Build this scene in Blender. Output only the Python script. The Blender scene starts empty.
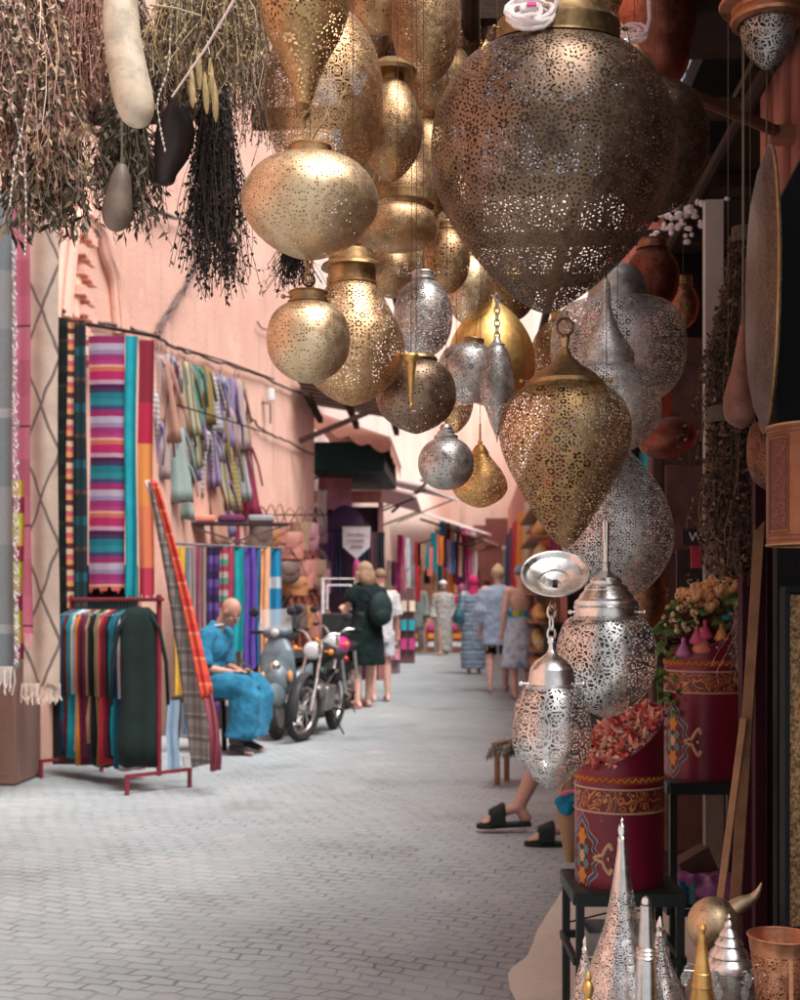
import bpy, math, random
from mathutils import Vector, Matrix, Euler
R = math.radians
PI = math.pi
scene = bpy.context.scene
COL = scene.collection
F = 1250.0; HC = 1.23; YH = 601.0; TH = R(3.2)
AX = Vector((-math.sin(TH), math.cos(TH), 0)); RT = Vector((math.cos(TH), math.sin(TH), 0))
def P(px, py, d):
    return Vector((0, 0, HC)) + AX*d + RT*((px-400)/F*d) + Vector((0, 0, (YH-py)/F*d))
def G(px, py):
    return P(px, py, HC*F/(py-YH))
def seeded(s): return random.Random(s)

# ------------------------------------------------------------------ nodes
class NT:
    def __init__(s, name):
        s.mat = bpy.data.materials.new(name); s.mat.use_nodes = True
        s.t = s.mat.node_tree; s.bsdf = s.t.nodes['Principled BSDF']; s.out = s.t.nodes['Material Output']
    def n(s, ty, ins=None, **props):
        nd = s.t.nodes.new('ShaderNode'+ty)
        for k, v in props.items(): setattr(nd, k, v)
        if ins:
            for k, v in ins.items(): s.set(nd.inputs[k], v)
        return nd
    def set(s, sock, v):
        if isinstance(v, bpy.types.NodeSocket): s.t.links.new(v, sock)
        else: sock.default_value = v
    def m(s, op, a, b=0.0, c=0.0):
        nd = s.t.nodes.new('ShaderNodeMath'); nd.operation = op
        for i, v in enumerate((a, b, c)): s.set(nd.inputs[i], v)
        return nd.outputs[0]
    def v(s, op, a, b=(0, 0, 0), val=False):
        nd = s.t.nodes.new('ShaderNodeVectorMath'); nd.operation = op
        s.set(nd.inputs[0], a); s.set(nd.inputs[1], b)
        return nd.outputs['Value'] if val else nd.outputs[0]
    def obj(s): return s.n('TexCoord').outputs['Object']
    def noise(s, vec, scale, detail=4, rough=.55):
        return s.n('TexNoise', {'Vector': vec, 'Scale': scale, 'Detail': detail, 'Roughness': rough}).outputs['Fac']
    def mix(s, f, a, b, mode='MIX'):
        nd = s.t.nodes.new('ShaderNodeMix'); nd.data_type = 'RGBA'; nd.blend_type = mode
        s.set(nd.inputs[0], f)
        for i, c in ((6, a), (7, b)):
            if not isinstance(c, bpy.types.NodeSocket): c = (*c[:3], 1)
            s.set(nd.inputs[i], c)
        return nd.outputs[2]
    def ramp(s, fac, stops, interp='LINEAR'):
        nd = s.n('ValToRGB', {'Fac': fac}); r = nd.color_ramp; r.interpolation = interp
        while len(r.elements) > 1: r.elements.remove(r.elements[-1])
        for i, (p, c) in enumerate(stops):
            e = r.elements[0] if i == 0 else r.elements.new(p)
            e.position = p; e.color = (*c[:3], 1)
        return nd.outputs[0]
    def smooth(s, x, lo, hi):
        nd = s.n('MapRange', {'Value': x, 'From Min': lo, 'From Max': hi}, interpolation_type='SMOOTHSTEP'); return nd.outputs[0]
    def fin(s, color, rough=.7, metal=0.0, bump=None, strength=.3, dist=.01, alpha=None, spec=None):
        b = s.bsdf
        s.set(b.inputs['Base Color'], color if isinstance(color, bpy.types.NodeSocket) else (*color[:3], 1))
        s.set(b.inputs['Roughness'], rough); s.set(b.inputs['Metallic'], metal)
        if spec is not None: s.set(b.inputs['Specular IOR Level'], spec)
        if bump is not None:
            nb = s.n('Bump', {'Height': bump, 'Strength': strength, 'Distance': dist}); s.t.links.new(nb.outputs[0], b.inputs['Normal'])
        if alpha is not None: s.set(b.inputs['Alpha'], alpha)
        return s.mat
def sc(c, k): return tuple(min(1, x*k) for x in c[:3])
_mc = {}
def M(color, rough=.75, metal=0.0, var=.25, scale=9, bump=.25, key=None, spec=None):
    """plain painted / cloth / plastic surface with tone variation and a fine bump"""
    k = (tuple(round(x, 3) for x in color), rough, metal, var, scale, bump)
    if k in _mc: return _mc[k]
    t = NT('surface_%d' % len(_mc)); o = t.obj()
    n1 = t.noise(o, scale, 5); n2 = t.noise(o, scale*9, 3)
    f = t.m('ADD', t.m('MULTIPLY', n1, .7), t.m('MULTIPLY', n2, .3))
    c = t.ramp(f, [(.3, sc(color, 1-var)), (.7, sc(color, 1+var))])
    r = t.n('MapRange', {'Value': n1, 'From Min': .3, 'From Max': .7, 'To Min': max(.05, rough-.1), 'To Max': min(1, rough+.1)}).outputs[0]
    if spec is None: spec = .12 if max(color) < .1 and not metal else .35
    m = t.fin(c, r, metal, n2, bump, .004, spec=spec)
    _mc[k] = m; return m
def cloth(color, var=.16):
    k = ('cloth', tuple(round(x, 3) for x in color))
    if k in _mc: return _mc[k]
    t = NT('cloth_%d' % len(_mc)); o = t.obj()
    w = t.n('TexWave', {'Vector': o, 'Scale': 120, 'Distortion': 1.5, 'Detail': 1}).outputs['Fac']
    n1 = t.noise(o, 7, 4)
    c = t.ramp(n1, [(.3, sc(color, 1-var)), (.72, sc(color, 1+var))])
    m = t.fin(c, .95, 0, w, .15, .002, spec=.08); t.bsdf.inputs['Sheen Weight'].default_value = .04
    _mc[k] = m; return m
def stripes(cols, period, axis='Z', widths=None, cross=None, var=.12):
    """woven stripes: cols repeat every `period` metres along an object axis"""
    k = ('str', tuple(cols), period, axis, cross)
    if k in _mc: return _mc[k]
    t = NT('woven_%d' % len(_mc)); o = t.obj()
    sx = t.n('SeparateXYZ', {0: o}); z = sx.outputs[axis]
    z = t.m('ADD', z, t.m('MULTIPLY', t.noise(o, 5, 2), .012))
    fr = t.m('FRACT', t.m('DIVIDE', z, period))
    nn = len(cols); ws = widths or [1]*nn; tot = sum(ws); st = []; a = 0
    for c, w in zip(cols, ws): st.append((a/tot, c)); a += w
    c = t.ramp(fr, st, 'CONSTANT')
    if cross:
        f2 = t.m('FRACT', t.m('DIVIDE', sx.outputs['X' if axis != 'X' else 'Z'], cross[0]))
        c = t.mix(t.m('MULTIPLY', t.m('LESS_THAN', f2, cross[1]), cross[3] if len(cross) > 3 else .7), c, cross[2])
    c = t.mix(t.noise(o, 60, 3), c, t.mix(1, c, (1-var*2.5,)*3, 'MULTIPLY'))
    m = t.fin(c, .95, 0, t.noise(o, 150, 2), .2, .002, spec=.08); t.bsdf.inputs['Sheen Weight'].default_value = .03
    _mc[k] = m; return m

def metal(kind, style=None, cell=.05, n=8, open_=1.0, tint=1.0):
    """beaten metal; style leaf / web / dots cuts the sheet through"""
    k = ('met', kind, style, cell, n, open_, tint)
    if k in _mc: return _mc[k]
    base = dict(gold=((.78, .51, .28), (.34, .19, .095)), paleg=((.90, .70, .46), (.58, .38, .21)), bronze=((.29, .195, .135), (.095, .06, .042)),
                brass=((.56, .36, .17), (.22, .125, .06)), silver=((.74, .70, .67), (.30, .27, .255)), bright=((.95, .92, .89), (.58, .54, .51)),
                copper=((.55, .27, .15), (.24, .10, .06)), dark=((.22, .11, .07), (.09, .045, .03)), rose=((.50, .16, .10), (.20, .06, .045)), amber=((.95, .60, .22), (.62, .30, .09)))[kind]
    t = NT('%s_%s_%d' % (kind, style or 'sheet', len(_mc))); o = t.obj()
    n1 = t.noise(o, 9, 5, .6); n2 = t.noise(o, 60, 4, .6); n3 = t.noise(o, 3.2, 2)
    f = t.m('ADD', t.m('MULTIPLY', n1, .6), t.m('MULTIPLY', n2, .4))
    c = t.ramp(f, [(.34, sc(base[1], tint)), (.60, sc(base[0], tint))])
    rough = t.n('MapRange', {'Value': t.m('ADD', t.m('MULTIPLY', n2, .5), t.m('MULTIPLY', n3, .5)), 'From Min': .3, 'From Max': .7, 'To Min': .20 if kind in ('bright',) else .36, 'To Max': .42 if kind == 'bright' else .62}).outputs[0]
    alpha = None; hgt = t.m('ADD', t.m('MULTIPLY', n2, .5), t.m('MULTIPLY', t.noise(o, 16, 2), 3.0))
    if style:
        p = t.v('MULTIPLY', o, (1/cell,)*3)
        # a slow warp keeps neighbouring rosettes from looking stamped
        if style in ('dots', 'slits'):
            vo = t.n('TexVoronoi', {'Vector': p, 'Scale': 1.0, 'Randomness': .55}, feature='F1')
            d = vo.outputs['Distance']
            if style == 'slits':
                d = t.n('TexVoronoi', {'Vector': t.v('MULTIPLY', p, (1, 1, .62)), 'Scale': 1.0, 'Randomness': .8}, feature='F1').outputs['Distance']
            zone = t.noise(o, .16/cell, 2)
            hole = t.m('LESS_THAN', d, t.m('MULTIPLY', t.smooth(zone, .12, .42), .27*open_))
        else:
            vo = t.n('TexVoronoi', {'Vector': p, 'Scale': 1.0, 'Randomness': .8}, feature='F1')
            ve = t.n('TexVoronoi', {'Vector': p, 'Scale': 1.0, 'Randomness': .8}, feature='DISTANCE_TO_EDGE')
            e = ve.outputs['Distance']
            L = t.v('SUBTRACT', p, vo.outputs['Position'])
            nt = t.n('VectorTransform', {0: t.n('NewGeometry').outputs['Normal']}, vector_type='NORMAL', convert_from='WORLD', convert_to='OBJECT').outputs[0]
            t1 = t.v('NORMALIZE', t.v('CROSS_PRODUCT', (0, 0, 1), nt)); t2 = t.v('CROSS_PRODUCT', nt, t1)
            a1 = t.v('DOT_PRODUCT', L, t1, True); a2 = t.v('DOT_PRODUCT', L, t2, True)
            a1 = t.m('ABSOLUTE', a1)
            r = t.m('SQRT', t.m('ADD', t.m('MULTIPLY', a1, a1), t.m('MULTIPLY', a2, a2)))
            a = t.m('ADD', t.m('ARCTAN2', a2, a1), PI)
            if style == 'leaf':
                hole = None
                for (r0, r1, nn, off, w) in ((.06, .23, n, 0, .040), (.25, .40, n, PI/n, .046), (.40, .56, n*2, 0, .036), (.55, .75, n*2, PI/n/2, .040)):
                    dl = t.m('PINGPONG', t.m('ADD', a, off+R(4)), PI/nn)
                    lat = t.m('MULTIPLY', r, t.m('SINE', dl))
                    q = t.n('Clamp', {0: t.m('DIVIDE', t.m('SUBTRACT', r, r0), r1-r0)}).outputs[0]
                    wd = t.m('MULTIPLY', t.m('SINE', t.m('MULTIPLY', q, PI)), w*open_)
                    h = t.m('LESS_THAN', lat, wd)
                    hole = h if hole is None else t.m('MAXIMUM', hole, h)
                # small filler slits between the rosettes
                fl = t.n('TexVoronoi', {'Vector': t.v('MULTIPLY', p, (6.5,)*3), 'Scale': 1.0, 'Randomness': .9}, feature='F1').outputs['Distance']
                hole = t.m('MAXIMUM', hole, t.m('MULTIPLY', t.m('LESS_THAN', fl, .25*open_), t.m('GREATER_THAN', r, .5)))
                hole = t.m('MULTIPLY', hole, t.m('GREATER_THAN', e, .025))
            else:
                s = .085/open_
                sw = t.m('ADD', a, t.m('MULTIPLY', r, 1.1))
                h = None
                for (r0, r1, nn, off) in ((.05, .26, n, 0), (.26+s*.8, .50, n, PI/n), (.50+s*.8, 1.2, n*2, .2)):
                    dl = t.m('PINGPONG', t.m('ADD', sw, off), PI/nn)
                    le = t.m('MULTIPLY', r, t.m('SINE', t.m('SUBTRACT', PI/nn, dl)))
                    q = t.m('MULTIPLY', t.m('GREATER_THAN', le, s*.42), t.m('MULTIPLY', t.m('GREATER_THAN', r, r0), t.m('LESS_THAN', r, r1)))
                    h = q if h is None else t.m('MAXIMUM', h, q)
                hole = t.m('MULTIPLY', h, t.m('GREATER_THAN', e, s*.45))
        alpha = t.m('SUBTRACT', 1.0, hole)
    m = t.fin(c, rough, 1.0, hgt, .18, .004, alpha=alpha)
    _mc[k] = m; return m

# ------------------------------------------------------------------ mesh builder
def cr(pts, k=5):
    """Catmull-Rom through a list of tuples"""
    out = []
    for i in range(len(pts)-1):
        p0 = pts[max(i-1, 0)]; p1 = pts[i]; p2 = pts[i+1]; p3 = pts[min(i+2, len(pts)-1)]
        for j in range(k):
            t = j/k
            out.append(tuple(.5*((2*b)+(-a+c)*t+(2*a-5*b+4*c-d)*t*t+(-a+3*b-3*c+d)*t**3) for a, b, c, d in zip(p0, p1, p2, p3)))
    out.append(tuple(pts[-1])); return out
class MB:
    def __init__(s): s.v = []; s.f = []; s.mi = []
    def add(s, vs, fs, mi=0):
        o = len(s.v); s.v += [tuple(v) for v in vs]
        for f in fs: s.f.append(tuple(i+o for i in f)); s.mi.append(mi)
        return s
    def box(s, c, d, mi=0, rot=None):
        c = Vector(c); m = rot.to_matrix() if rot else Matrix.Identity(3)
        vs = [c+m@Vector((sx*d[0]/2, sy*d[1]/2, sz*d[2]/2)) for sx in (-1, 1) for sy in (-1, 1) for sz in (-1, 1)]
        return s.add(vs, [(0, 1, 3, 2), (4, 6, 7, 5), (0, 4, 5, 1), (2, 3, 7, 6), (0, 2, 6, 4), (1, 5, 7, 3)], mi)
    def bar(s, a, b, w, h=None, mi=0):
        """square bar from a to b"""
        a = Vector(a); b = Vector(b); h = h or w; d = b-a; L = d.length
        q = d.to_track_quat('X', 'Z'); return s.box((a+b)/2, (L, w, h), mi, q)
    def tube(s, pts, rad, n=8, mi=0, cap=True, flat=1.0):
        pts = [Vector(p) for p in pts]; k = len(pts)
        rad = [rad]*k if isinstance(rad, (int, float)) else list(rad)
        vs = []; up = None
        for i, p in enumerate(pts):
            t = (pts[min(i+1, k-1)]-pts[max(i-1, 0)])
            if t.length < 1e-9: t = Vector((0, 0, 1))
            t.normalize()
            if up is None: up = Vector((0, 0, 1)) if abs(t.z) < .9 else Vector((0, 1, 0))
            x = up.cross(t)
            if x.length < 1e-6: x = Vector((1, 0, 0)).cross(t)
            x.normalize(); y = t.cross(x); up = y if abs(t.z) < .999 else up
            for j in range(n):
                a = 2*PI*j/n; vs.append(p+x*math.cos(a)*rad[i]+y*math.sin(a)*rad[i]*flat)
        fs = [(i*n+j, i*n+(j+1) % n, (i+1)*n+(j+1) % n, (i+1)*n+j) for i in range(k-1) for j in range(n)]
        if cap: fs += [tuple(range(n-1, -1, -1)), tuple((k-1)*n+j for j in range(n))]
        return s.add(vs, fs, mi)
    def lathe(s, pts, n=40, mi=0, c=(0, 0, 0), rot=None, sx=1, sy=1):
        """pts (r, z)"""
        c = Vector(c); m = rot.to_matrix() if rot else Matrix.Identity(3); vs = []
        for r, z in pts:
            r = max(r, 1e-5)
            for j in range(n):
                a = 2*PI*j/n; vs.append(c+m@Vector((r*math.cos(a)*sx, r*math.sin(a)*sy, z)))
        k = len(pts)
        sgn = pts[0][1] > pts[-1][1]
        fs = []
        for i in range(k-1):
            for j in range(n):
                q = (i*n+j, i*n+(j+1) % n, (i+1)*n+(j+1) % n, (i+1)*n+j)
                fs.append(q[::-1] if sgn else q)
        return s.add(vs, fs, mi)
    def ell(s, c, r, mi=0, n=16, k=10, rot=None):
        if isinstance(r, (int, float)): r = (r, r, r)
        c = Vector(c); m = rot.to_matrix() if rot else Matrix.Identity(3)
        vs = [c+m@Vector((0, 0, -r[2]))]
        for i in range(1, k):
            a = -PI/2+PI*i/k
            for j in range(n):
                b = 2*PI*j/n; vs.append(c+m@Vector((r[0]*math.cos(a)*math.cos(b), r[1]*math.cos(a)*math.sin(b), r[2]*math.sin(a))))
        vs.append(c+m@Vector((0, 0, r[2])))
        fs = [(0, 1+(j+1) % n, 1+j) for j in range(n)]
        for i in range(k-2):
            for j in range(n): fs.append((1+i*n+j, 1+i*n+(j+1) % n, 1+(i+1)*n+(j+1) % n, 1+(i+1)*n+j))
        l = len(vs)-1; o = 1+(k-2)*n
        fs += [(o+j, o+(j+1) % n, l) for j in range(n)]
        return s.add(vs, fs, mi)
    def torus(s, c, R_, r, mi=0, n=24, k=8, rot=None, sz=1.0):
        c = Vector(c); m = rot.to_matrix() if rot else Matrix.Identity(3)
        vs = []
        for i in range(n):
            a = 2*PI*i/n
            for j in range(k):
                b = 2*PI*j/k; q = R_+r*math.cos(b)
                vs.append(c+m@Vector((q*math.cos(a), q*math.sin(a)*sz, r*math.sin(b))))
        fs = [(i*k+j, ((i+1) % n)*k+j, ((i+1) % n)*k+(j+1) % k, i*k+(j+1) % k) for i in range(n) for j in range(k)]
        return s.add(vs, fs, mi)
    def loft(s, secs, n=20, mi=0, cap=True):
        """secs: (centre, rx, ry) horizontal ellipses, bottom to top"""
        vs = []
        for c, rx, ry in secs:
            for j in range(n):
                a = 2*PI*j/n; vs.append((c[0]+rx*math.cos(a), c[1]+ry*math.sin(a), c[2]))
        k = len(secs); fs = [(i*n+j, i*n+(j+1) % n, (i+1)*n+(j+1) % n, (i+1)*n+j) for i in range(k-1) for j in range(n)]
        if cap: fs += [tuple(range(n-1, -1, -1)), tuple((k-1)*n+j for j in range(n))]
        return s.add(vs, fs, mi)
    def quad(s, a, b, c, d, mi=0): return s.add([a, b, c, d], [(0, 1, 2, 3)], mi)
    def build(s, name, mats, parent=None, loc=None, rz=0, smooth=True, rot=None, bevel=0, remesh=0, sharp=40, sm=4):
        me = bpy.data.meshes.new(name); me.from_pydata(s.v, [], s.f)
        mats = mats if isinstance(mats, (list, tuple)) else [mats]
        for m in mats: me.materials.append(m)
        if len(mats) > 1: me.polygons.foreach_set('material_index', [min(i, len(mats)-1) for i in s.mi])
        if smooth:
            me.polygons.foreach_set('use_smooth', [True]*len(me.polygons))
            if not remesh: me.set_sharp_from_angle(angle=R(sharp))
        me.update()
        o = bpy.data.objects.new(name, me); COL.objects.link(o)
        if parent: o.parent = parent
        if loc is not None: o.location = loc
        if rot is not None: o.rotation_euler = rot
        else: o.rotation_euler = (0, 0, rz)
        if bevel:
            b = o.modifiers.new('bevel', 'BEVEL'); b.width = bevel; b.segments = 2; b.limit_method = 'ANGLE'
        if remesh:
            b = o.modifiers.new('remesh', 'REMESH'); b.mode = 'VOXEL'; b.voxel_size = remesh; b.use_smooth_shade = True
            b = o.modifiers.new('smooth', 'SMOOTH'); b.factor = .5; b.iterations = sm
        return o
def tag(o, label=None, cat=None, group=None, kind=None):
    if label: o['label'] = label
    if cat: o['category'] = cat
    if group: o['group'] = group
    if kind: o['kind'] = kind
    return o
def empty(name, loc=(0, 0, 0), rz=0, label=None, cat=None, group=None, rot=None):
    o = bpy.data.objects.new(name, None); COL.objects.link(o); o.location = loc
    o.rotation_euler = rot if rot else (0, 0, rz); o.empty_display_size = .05
    return tag(o, label, cat, group)
def copy_tree(o, parent=None):
    c = o.copy(); COL.objects.link(c); c.parent = parent
    for ch in [x for x in bpy.data.objects if x.parent == o]: copy_tree(ch, c)
    return c
def sheet(w, h, amp=.02, folds=5, seed=0, nx=30, nz=16, hem=.01, flare=0.0, thick=0, mi=0):
    """a hanging cloth, top centre at the origin, width along x, folds in y"""
    rn = seeded(seed); ph = [rn.uniform(0, 6.3) for _ in range(6)]
    mb = MB(); vs = []
    for i in range(nz+1):
        t = i/nz
        for j in range(nx+1):
            u = j/nx-.5
            x = u*w*(1+flare*t)+.006*math.sin(7*t+ph[0])
            y = amp*(.35+.65*t)*(math.sin(u*folds*2*PI+ph[1]+.5*math.sin(3*t+ph[2]))+.35*math.sin(u*folds*3.7*PI+ph[3]+t))
            z = -h*t
            if i == nz: z += hem*(math.sin(u*17+ph[4])+.6*math.sin(u*41+ph[5]))
            vs.append((x, y, z))
    fs = [(i*(nx+1)+j, (i+1)*(nx+1)+j, (i+1)*(nx+1)+j+1, i*(nx+1)+j+1) for i in range(nz) for j in range(nx)]
    return mb.add(vs, fs, mi)
# ------------------------------------------------------------------ camera, light
cd = bpy.data.cameras.new('camera'); cam = bpy.data.objects.new('camera', cd); COL.objects.link(cam)
cam.location = (0, 0, HC); cam.rotation_euler = (R(90), 0, TH)
cd.sensor_fit = 'VERTICAL'; cd.sensor_height = 30; cd.lens = 37.5; cd.shift_y = .101; cd.clip_end = 500; cd.clip_start = .05
cd.dof.use_dof = True; cd.dof.focus_distance = 2.45; cd.dof.aperture_fstop = 5.2; cd.dof.aperture_blades = 7
scene.camera = cam
scene.view_settings.view_transform = 'Standard'; scene.view_settings.look = 'None'
scene.view_settings.exposure = 0; scene.view_settings.gamma = 1
scene.cycles.transparent_max_bounces = 24; scene.cycles.max_bounces = 10; scene.cycles.diffuse_bounces = 5
scene.cycles.sample_clamp_indirect = 4.0
SUN = Vector((.32, -.34, .88)).normalized()
sd = bpy.data.lights.new('sun', 'SUN'); sd.energy = 5.0; sd.angle = R(30); sd.color = (1, .98, .955)
so = bpy.data.objects.new('sun', sd); COL.objects.link(so); so.rotation_euler = SUN.to_track_quat('Z', 'Y').to_euler(); so.location = (4, -4, 12)
w = bpy.data.worlds.new('World'); scene.world = w; w.use_nodes = True
wt = w.node_tree; sk = wt.nodes.new('ShaderNodeTexSky'); sk.sky_type = 'NISHITA'; sk.sun_disc = False
sk.sun_elevation = math.asin(SUN.z); sk.sun_rotation = math.atan2(SUN.x, SUN.y); sk.air_density = 1.0; sk.dust_density = 4; sk.ozone_density = .6
bg = wt.nodes['Background']; hs = wt.nodes.new('ShaderNodeHueSaturation'); hs.inputs['Saturation'].default_value = .38; wt.links.new(sk.outputs[0], hs.inputs['Color']); wt.links.new(hs.outputs[0], bg.inputs[0]); bg.inputs[1].default_value = .15

# ------------------------------------------------------------------ ground
def paving():
    t = NT('grey_brick_paving'); o = t.obj()
    rot = t.n('VectorRotate', {'Vector': o, 'Angle': R(19)}, rotation_type='Z_AXIS').outputs[0]
    w1 = t.n('TexNoise', {'Vector': o, 'Scale': .55, 'Detail': 2}).outputs['Color']
    w2 = t.n('TexNoise', {'Vector': o, 'Scale': 6.5, 'Detail': 4}).outputs['Color']
    p = t.v('ADD', rot, t.v('MULTIPLY', t.v('SUBTRACT', w1, (.5,)*3), (.45, .45, 0)))
    p = t.v('ADD', p, t.v('MULTIPLY', t.v('SUBTRACT', w2, (.5,)*3), (.075, .06, 0)))
    b = t.n('TexBrick', {'Vector': p, 'Color1': (.0, .0, .0, 1), 'Color2': (1, 1, 1, 1), 'Mortar': (.5, .5, .5, 1), 'Scale': 1.0, 'Mortar Size': .0055, 'Mortar Smooth': .35, 'Bias': 0.0, 'Brick Width': .112, 'Row Height': .066})
    fac = b.outputs['Fac']; rnd = b.outputs['Color']
    big = t.noise(o, .5, 5, .6); mid = t.noise(o, 3.0, 5, .6); fine = t.noise(o, 55, 4, .65)
    base = t.ramp(big, [(.30, (.285, .33, .35)), (.52, (.36, .405, .42)), (.72, (.45, .485, .49))])
    base = t.mix(t.m('MULTIPLY', rnd, .36), base, (.25, .262, .275))
    base = t.mix(t.smooth(mid, .55, .8), base, (.46, .45, .44))
    base = t.mix(t.m('MULTIPLY', t.smooth(fine, .42, .66), .35), base, (.30, .29, .29))
    base = t.mix(t.m('MULTIPLY', t.smooth(t.noise(o, 1.1, 6, .65), .54, .68), .45), base, (.20, .205, .205)); base = t.mix(t.m('MULTIPLY', t.smooth(t.noise(o, 9, 4, .7), .68, .74), .5), base, (.55, .56, .55))
    gap = t.m('MULTIPLY', fac, t.n('MapRange', {'Value': t.noise(o, 2.2, 4, .7), 'From Min': .40, 'From Max': .60, 'To Min': .10, 'To Max': .68}).outputs[0])
    c = t.mix(gap, base, (.10, .098, .10))
    hgt = t.m('ADD', t.m('MULTIPLY', t.m('SUBTRACT', 1, fac), 1.0), t.m('ADD', t.m('MULTIPLY', fine, .28), t.m('MULTIPLY', rnd, .35)))
    return t.fin(c, t.m('SUBTRACT', .74, t.m('MULTIPLY', mid, .22)), 0, hgt, .75, .007)
gm = MB(); gm.quad((-60, -40, 0), (60, -40, 0), (60, 120, 0), (-60, 120, 0))
tag(gm.build('ground_paving', paving()), 'grey paved market lane', kind='structure')
def plaster(name, c1, c2, dirt=(.35, .24, .2), stain=.35, z0=0.0):
    t = NT(name); o = t.obj()
    n1 = t.noise(o, .8, 5, .6); n2 = t.noise(t.v('MULTIPLY', o, (3, 3, .35)), 1.5, 5, .6); n3 = t.noise(o, 24, 4)
    c = t.ramp(n1, [(.32, c2), (.62, c1)])
    c = t.mix(t.m('MULTIPLY', t.smooth(n2, .5, .72), stain), c, dirt)
    pt_ = t.noise(o, 1.7, 6, .65); c = t.mix(t.m('MULTIPLY', t.smooth(pt_, .60, .64), .45), c, sc(c1, 1.12)); c = t.mix(t.m('MULTIPLY', t.smooth(t.noise(o, 2.6, 7, .7), .64, .68), .4), c, dirt)
    z = t.n('SeparateXYZ', {0: o}).outputs['Z']
    low = t.n('MapRange', {'Value': t.m('ADD', z, t.m('MULTIPLY', n1, .9)), 'From Min': .5, 'From Max': 1.5, 'To Min': .55, 'To Max': 0.0}).outputs[0]
    c = t.mix(low, c, dirt)
    return t.fin(c, .9, 0, t.m('ADD', t.m('MULTIPLY', n3, .5), n1), .35, .03)
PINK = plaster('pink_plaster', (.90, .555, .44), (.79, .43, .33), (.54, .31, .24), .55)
PINK2 = plaster('hazed_pink_plaster', (.95, .74, .65), (.90, .66, .56), (.62, .42, .34), .4)  # paler than the near plaster, far haze put into the colour
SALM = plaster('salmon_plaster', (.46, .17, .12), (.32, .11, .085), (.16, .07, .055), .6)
CREAM = plaster('cream_render', (.86, .80, .71), (.72, .66, .58), (.60, .55, .49), .4)
# cream cement skirt along the stall, on the ground
cm = MB(); rn = seeded(5)
edge = [G(516, 1004), G(508, 975), G(528, 955), G(538, 930), G(552, 908), G(566, 884), G(575, 868), G(582, 850)]
edge = cr([tuple(e) for e in edge], 6)
vs = []
for i, e in enumerate(edge):
    e = Vector(e)+Vector((rn.uniform(-.002, .002), rn.uniform(-.002, .002), 0)); vs.append((e.x, e.y, .004)); vs.append((e.x+.12, e.y, .018)); vs.append((.95, e.y+.25, .03))
fs = []
for i in range(len(edge)-1):
    a = i*3; fs += [(a, a+1, a+4, a+3), (a+1, a+2, a+5, a+4)]
cm.add(vs, fs)
cm.quad((.25, 1.0, .028), (.95, 1.0, .028), (.95, edge[0][1]+.25, .028), (edge[0][0]+.05, edge[0][1], .02))
tag(cm.build('pavement_edge', CREAM), 'cream cement apron at the foot of the stall', kind='structure')

# ------------------------------------------------------------------ left pink wall and its carved arch
def wallbox(name, a, b, h, th, mat, label, cat='wall', side=1, z0=0):
    a = Vector((a[0], a[1], 0)); b = Vector((b[0], b[1], 0)); d = (b-a); n = Vector((-d.y, d.x, 0)).normalized()*th*side
    mb = MB(); L = d.length; k = max(2, int(L/.6)); hz = max(2, int((h-z0)/.6))
    pts = [a, b, b+n, a+n]
    vs = [(p.x, p.y, z) for z in (z0, h) for p in pts]
    mb.add(vs, [(0, 1, 5, 4), (1, 2, 6, 5), (2, 3, 7, 6), (3, 0, 4, 7), (4, 5, 6, 7), (3, 2, 1, 0)])
    return tag(mb.build(name, mat, smooth=False), label, cat)
LW = lambda y: -3.25+.134*(y-8.4)
wl = wallbox('pink_wall', (LW(-4), -4), (LW(16.9), 16.9), 11.5, .5, PINK, 'tall pink plastered wall along the left of the lane', 'building')
def on_wall(px, py, off=0.02):
    """point on the left wall seen at a pixel"""
    k = (px-400)/F; dx = AX.x+RT.x*k; dy = AX.y+RT.y*k
    # x = dx*d , y = dy*d ; x = -3.25+.134*(y-8.4)
    d = (-3.25-.134*8.4)/(dx-.134*dy)
    p = P(px, py, d); return p+Vector((off, -off*.134, 0))
# carved plaster arch (a moulding that follows a lobed curve, with stepped blocks beside it)
mb = MB()
for off, rad in ((0, .055), (9, .04), (-9, .035)):
    pts = [(62+off, 330), (64+off, 300), (68+off, 262), (72+off, 236), (80+off*.7, 226-off*.4), (88, 232-off*.7), (98+off*.2, 246-off*.4), (104+off*.4, 268), (112+off*.4, 290), (116+off*.5, 318), (118+off*.5, 345)]
    mb.tube([on_wall(a, b-12, .03) for a, b in cr(pts, 4)], rad, 8)
for i in range(7):
    for k in range(3):
        p = on_wall(76+k*3.2-(i % 2)*2, 232+i*20+k*5, .05); mb.box(p, (.12, .16-.03*k, .075), 0, Euler((0, 0, R(-6)+.1*(i % 2))))
mb.build('carved_arch', PINK, wl)
def wire(name, pts, rad, mat, label, cat='cable', n=6, k=6, jitter=.004, seed=1, group=None):
    rn = seeded(seed); q = [Vector(p)+Vector((rn.uniform(-1, 1), rn.uniform(-1, 1), rn.uniform(-1, 1)))*jitter for p in cr([tuple(p) for p in pts], k)]
    return tag(MB().tube(q, rad, n).build(name, mat), label, cat, group)
RUB = M((.05, .045, .045), .6); OLDW = M((.14, .10, .09), .8)
wire('wall_cable', [on_wall(a, b, .04) for a, b in ((56, 309), (90, 322), (130, 330), (152, 338), (178, 350), (215, 362), (262, 378), (308, 398))], .016, OLDW, 'thick twisted cable sagging across the pink wall above the shirts', seed=3, jitter=.012)
wire('wall_cable', [on_wall(a, b, .04) for a, b in ((248, 418), (262, 432), (285, 442), (312, 455))], .014, OLDW, 'short cable clipped to the pink wall under the wall lamp', seed=4, jitter=.01)
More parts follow.
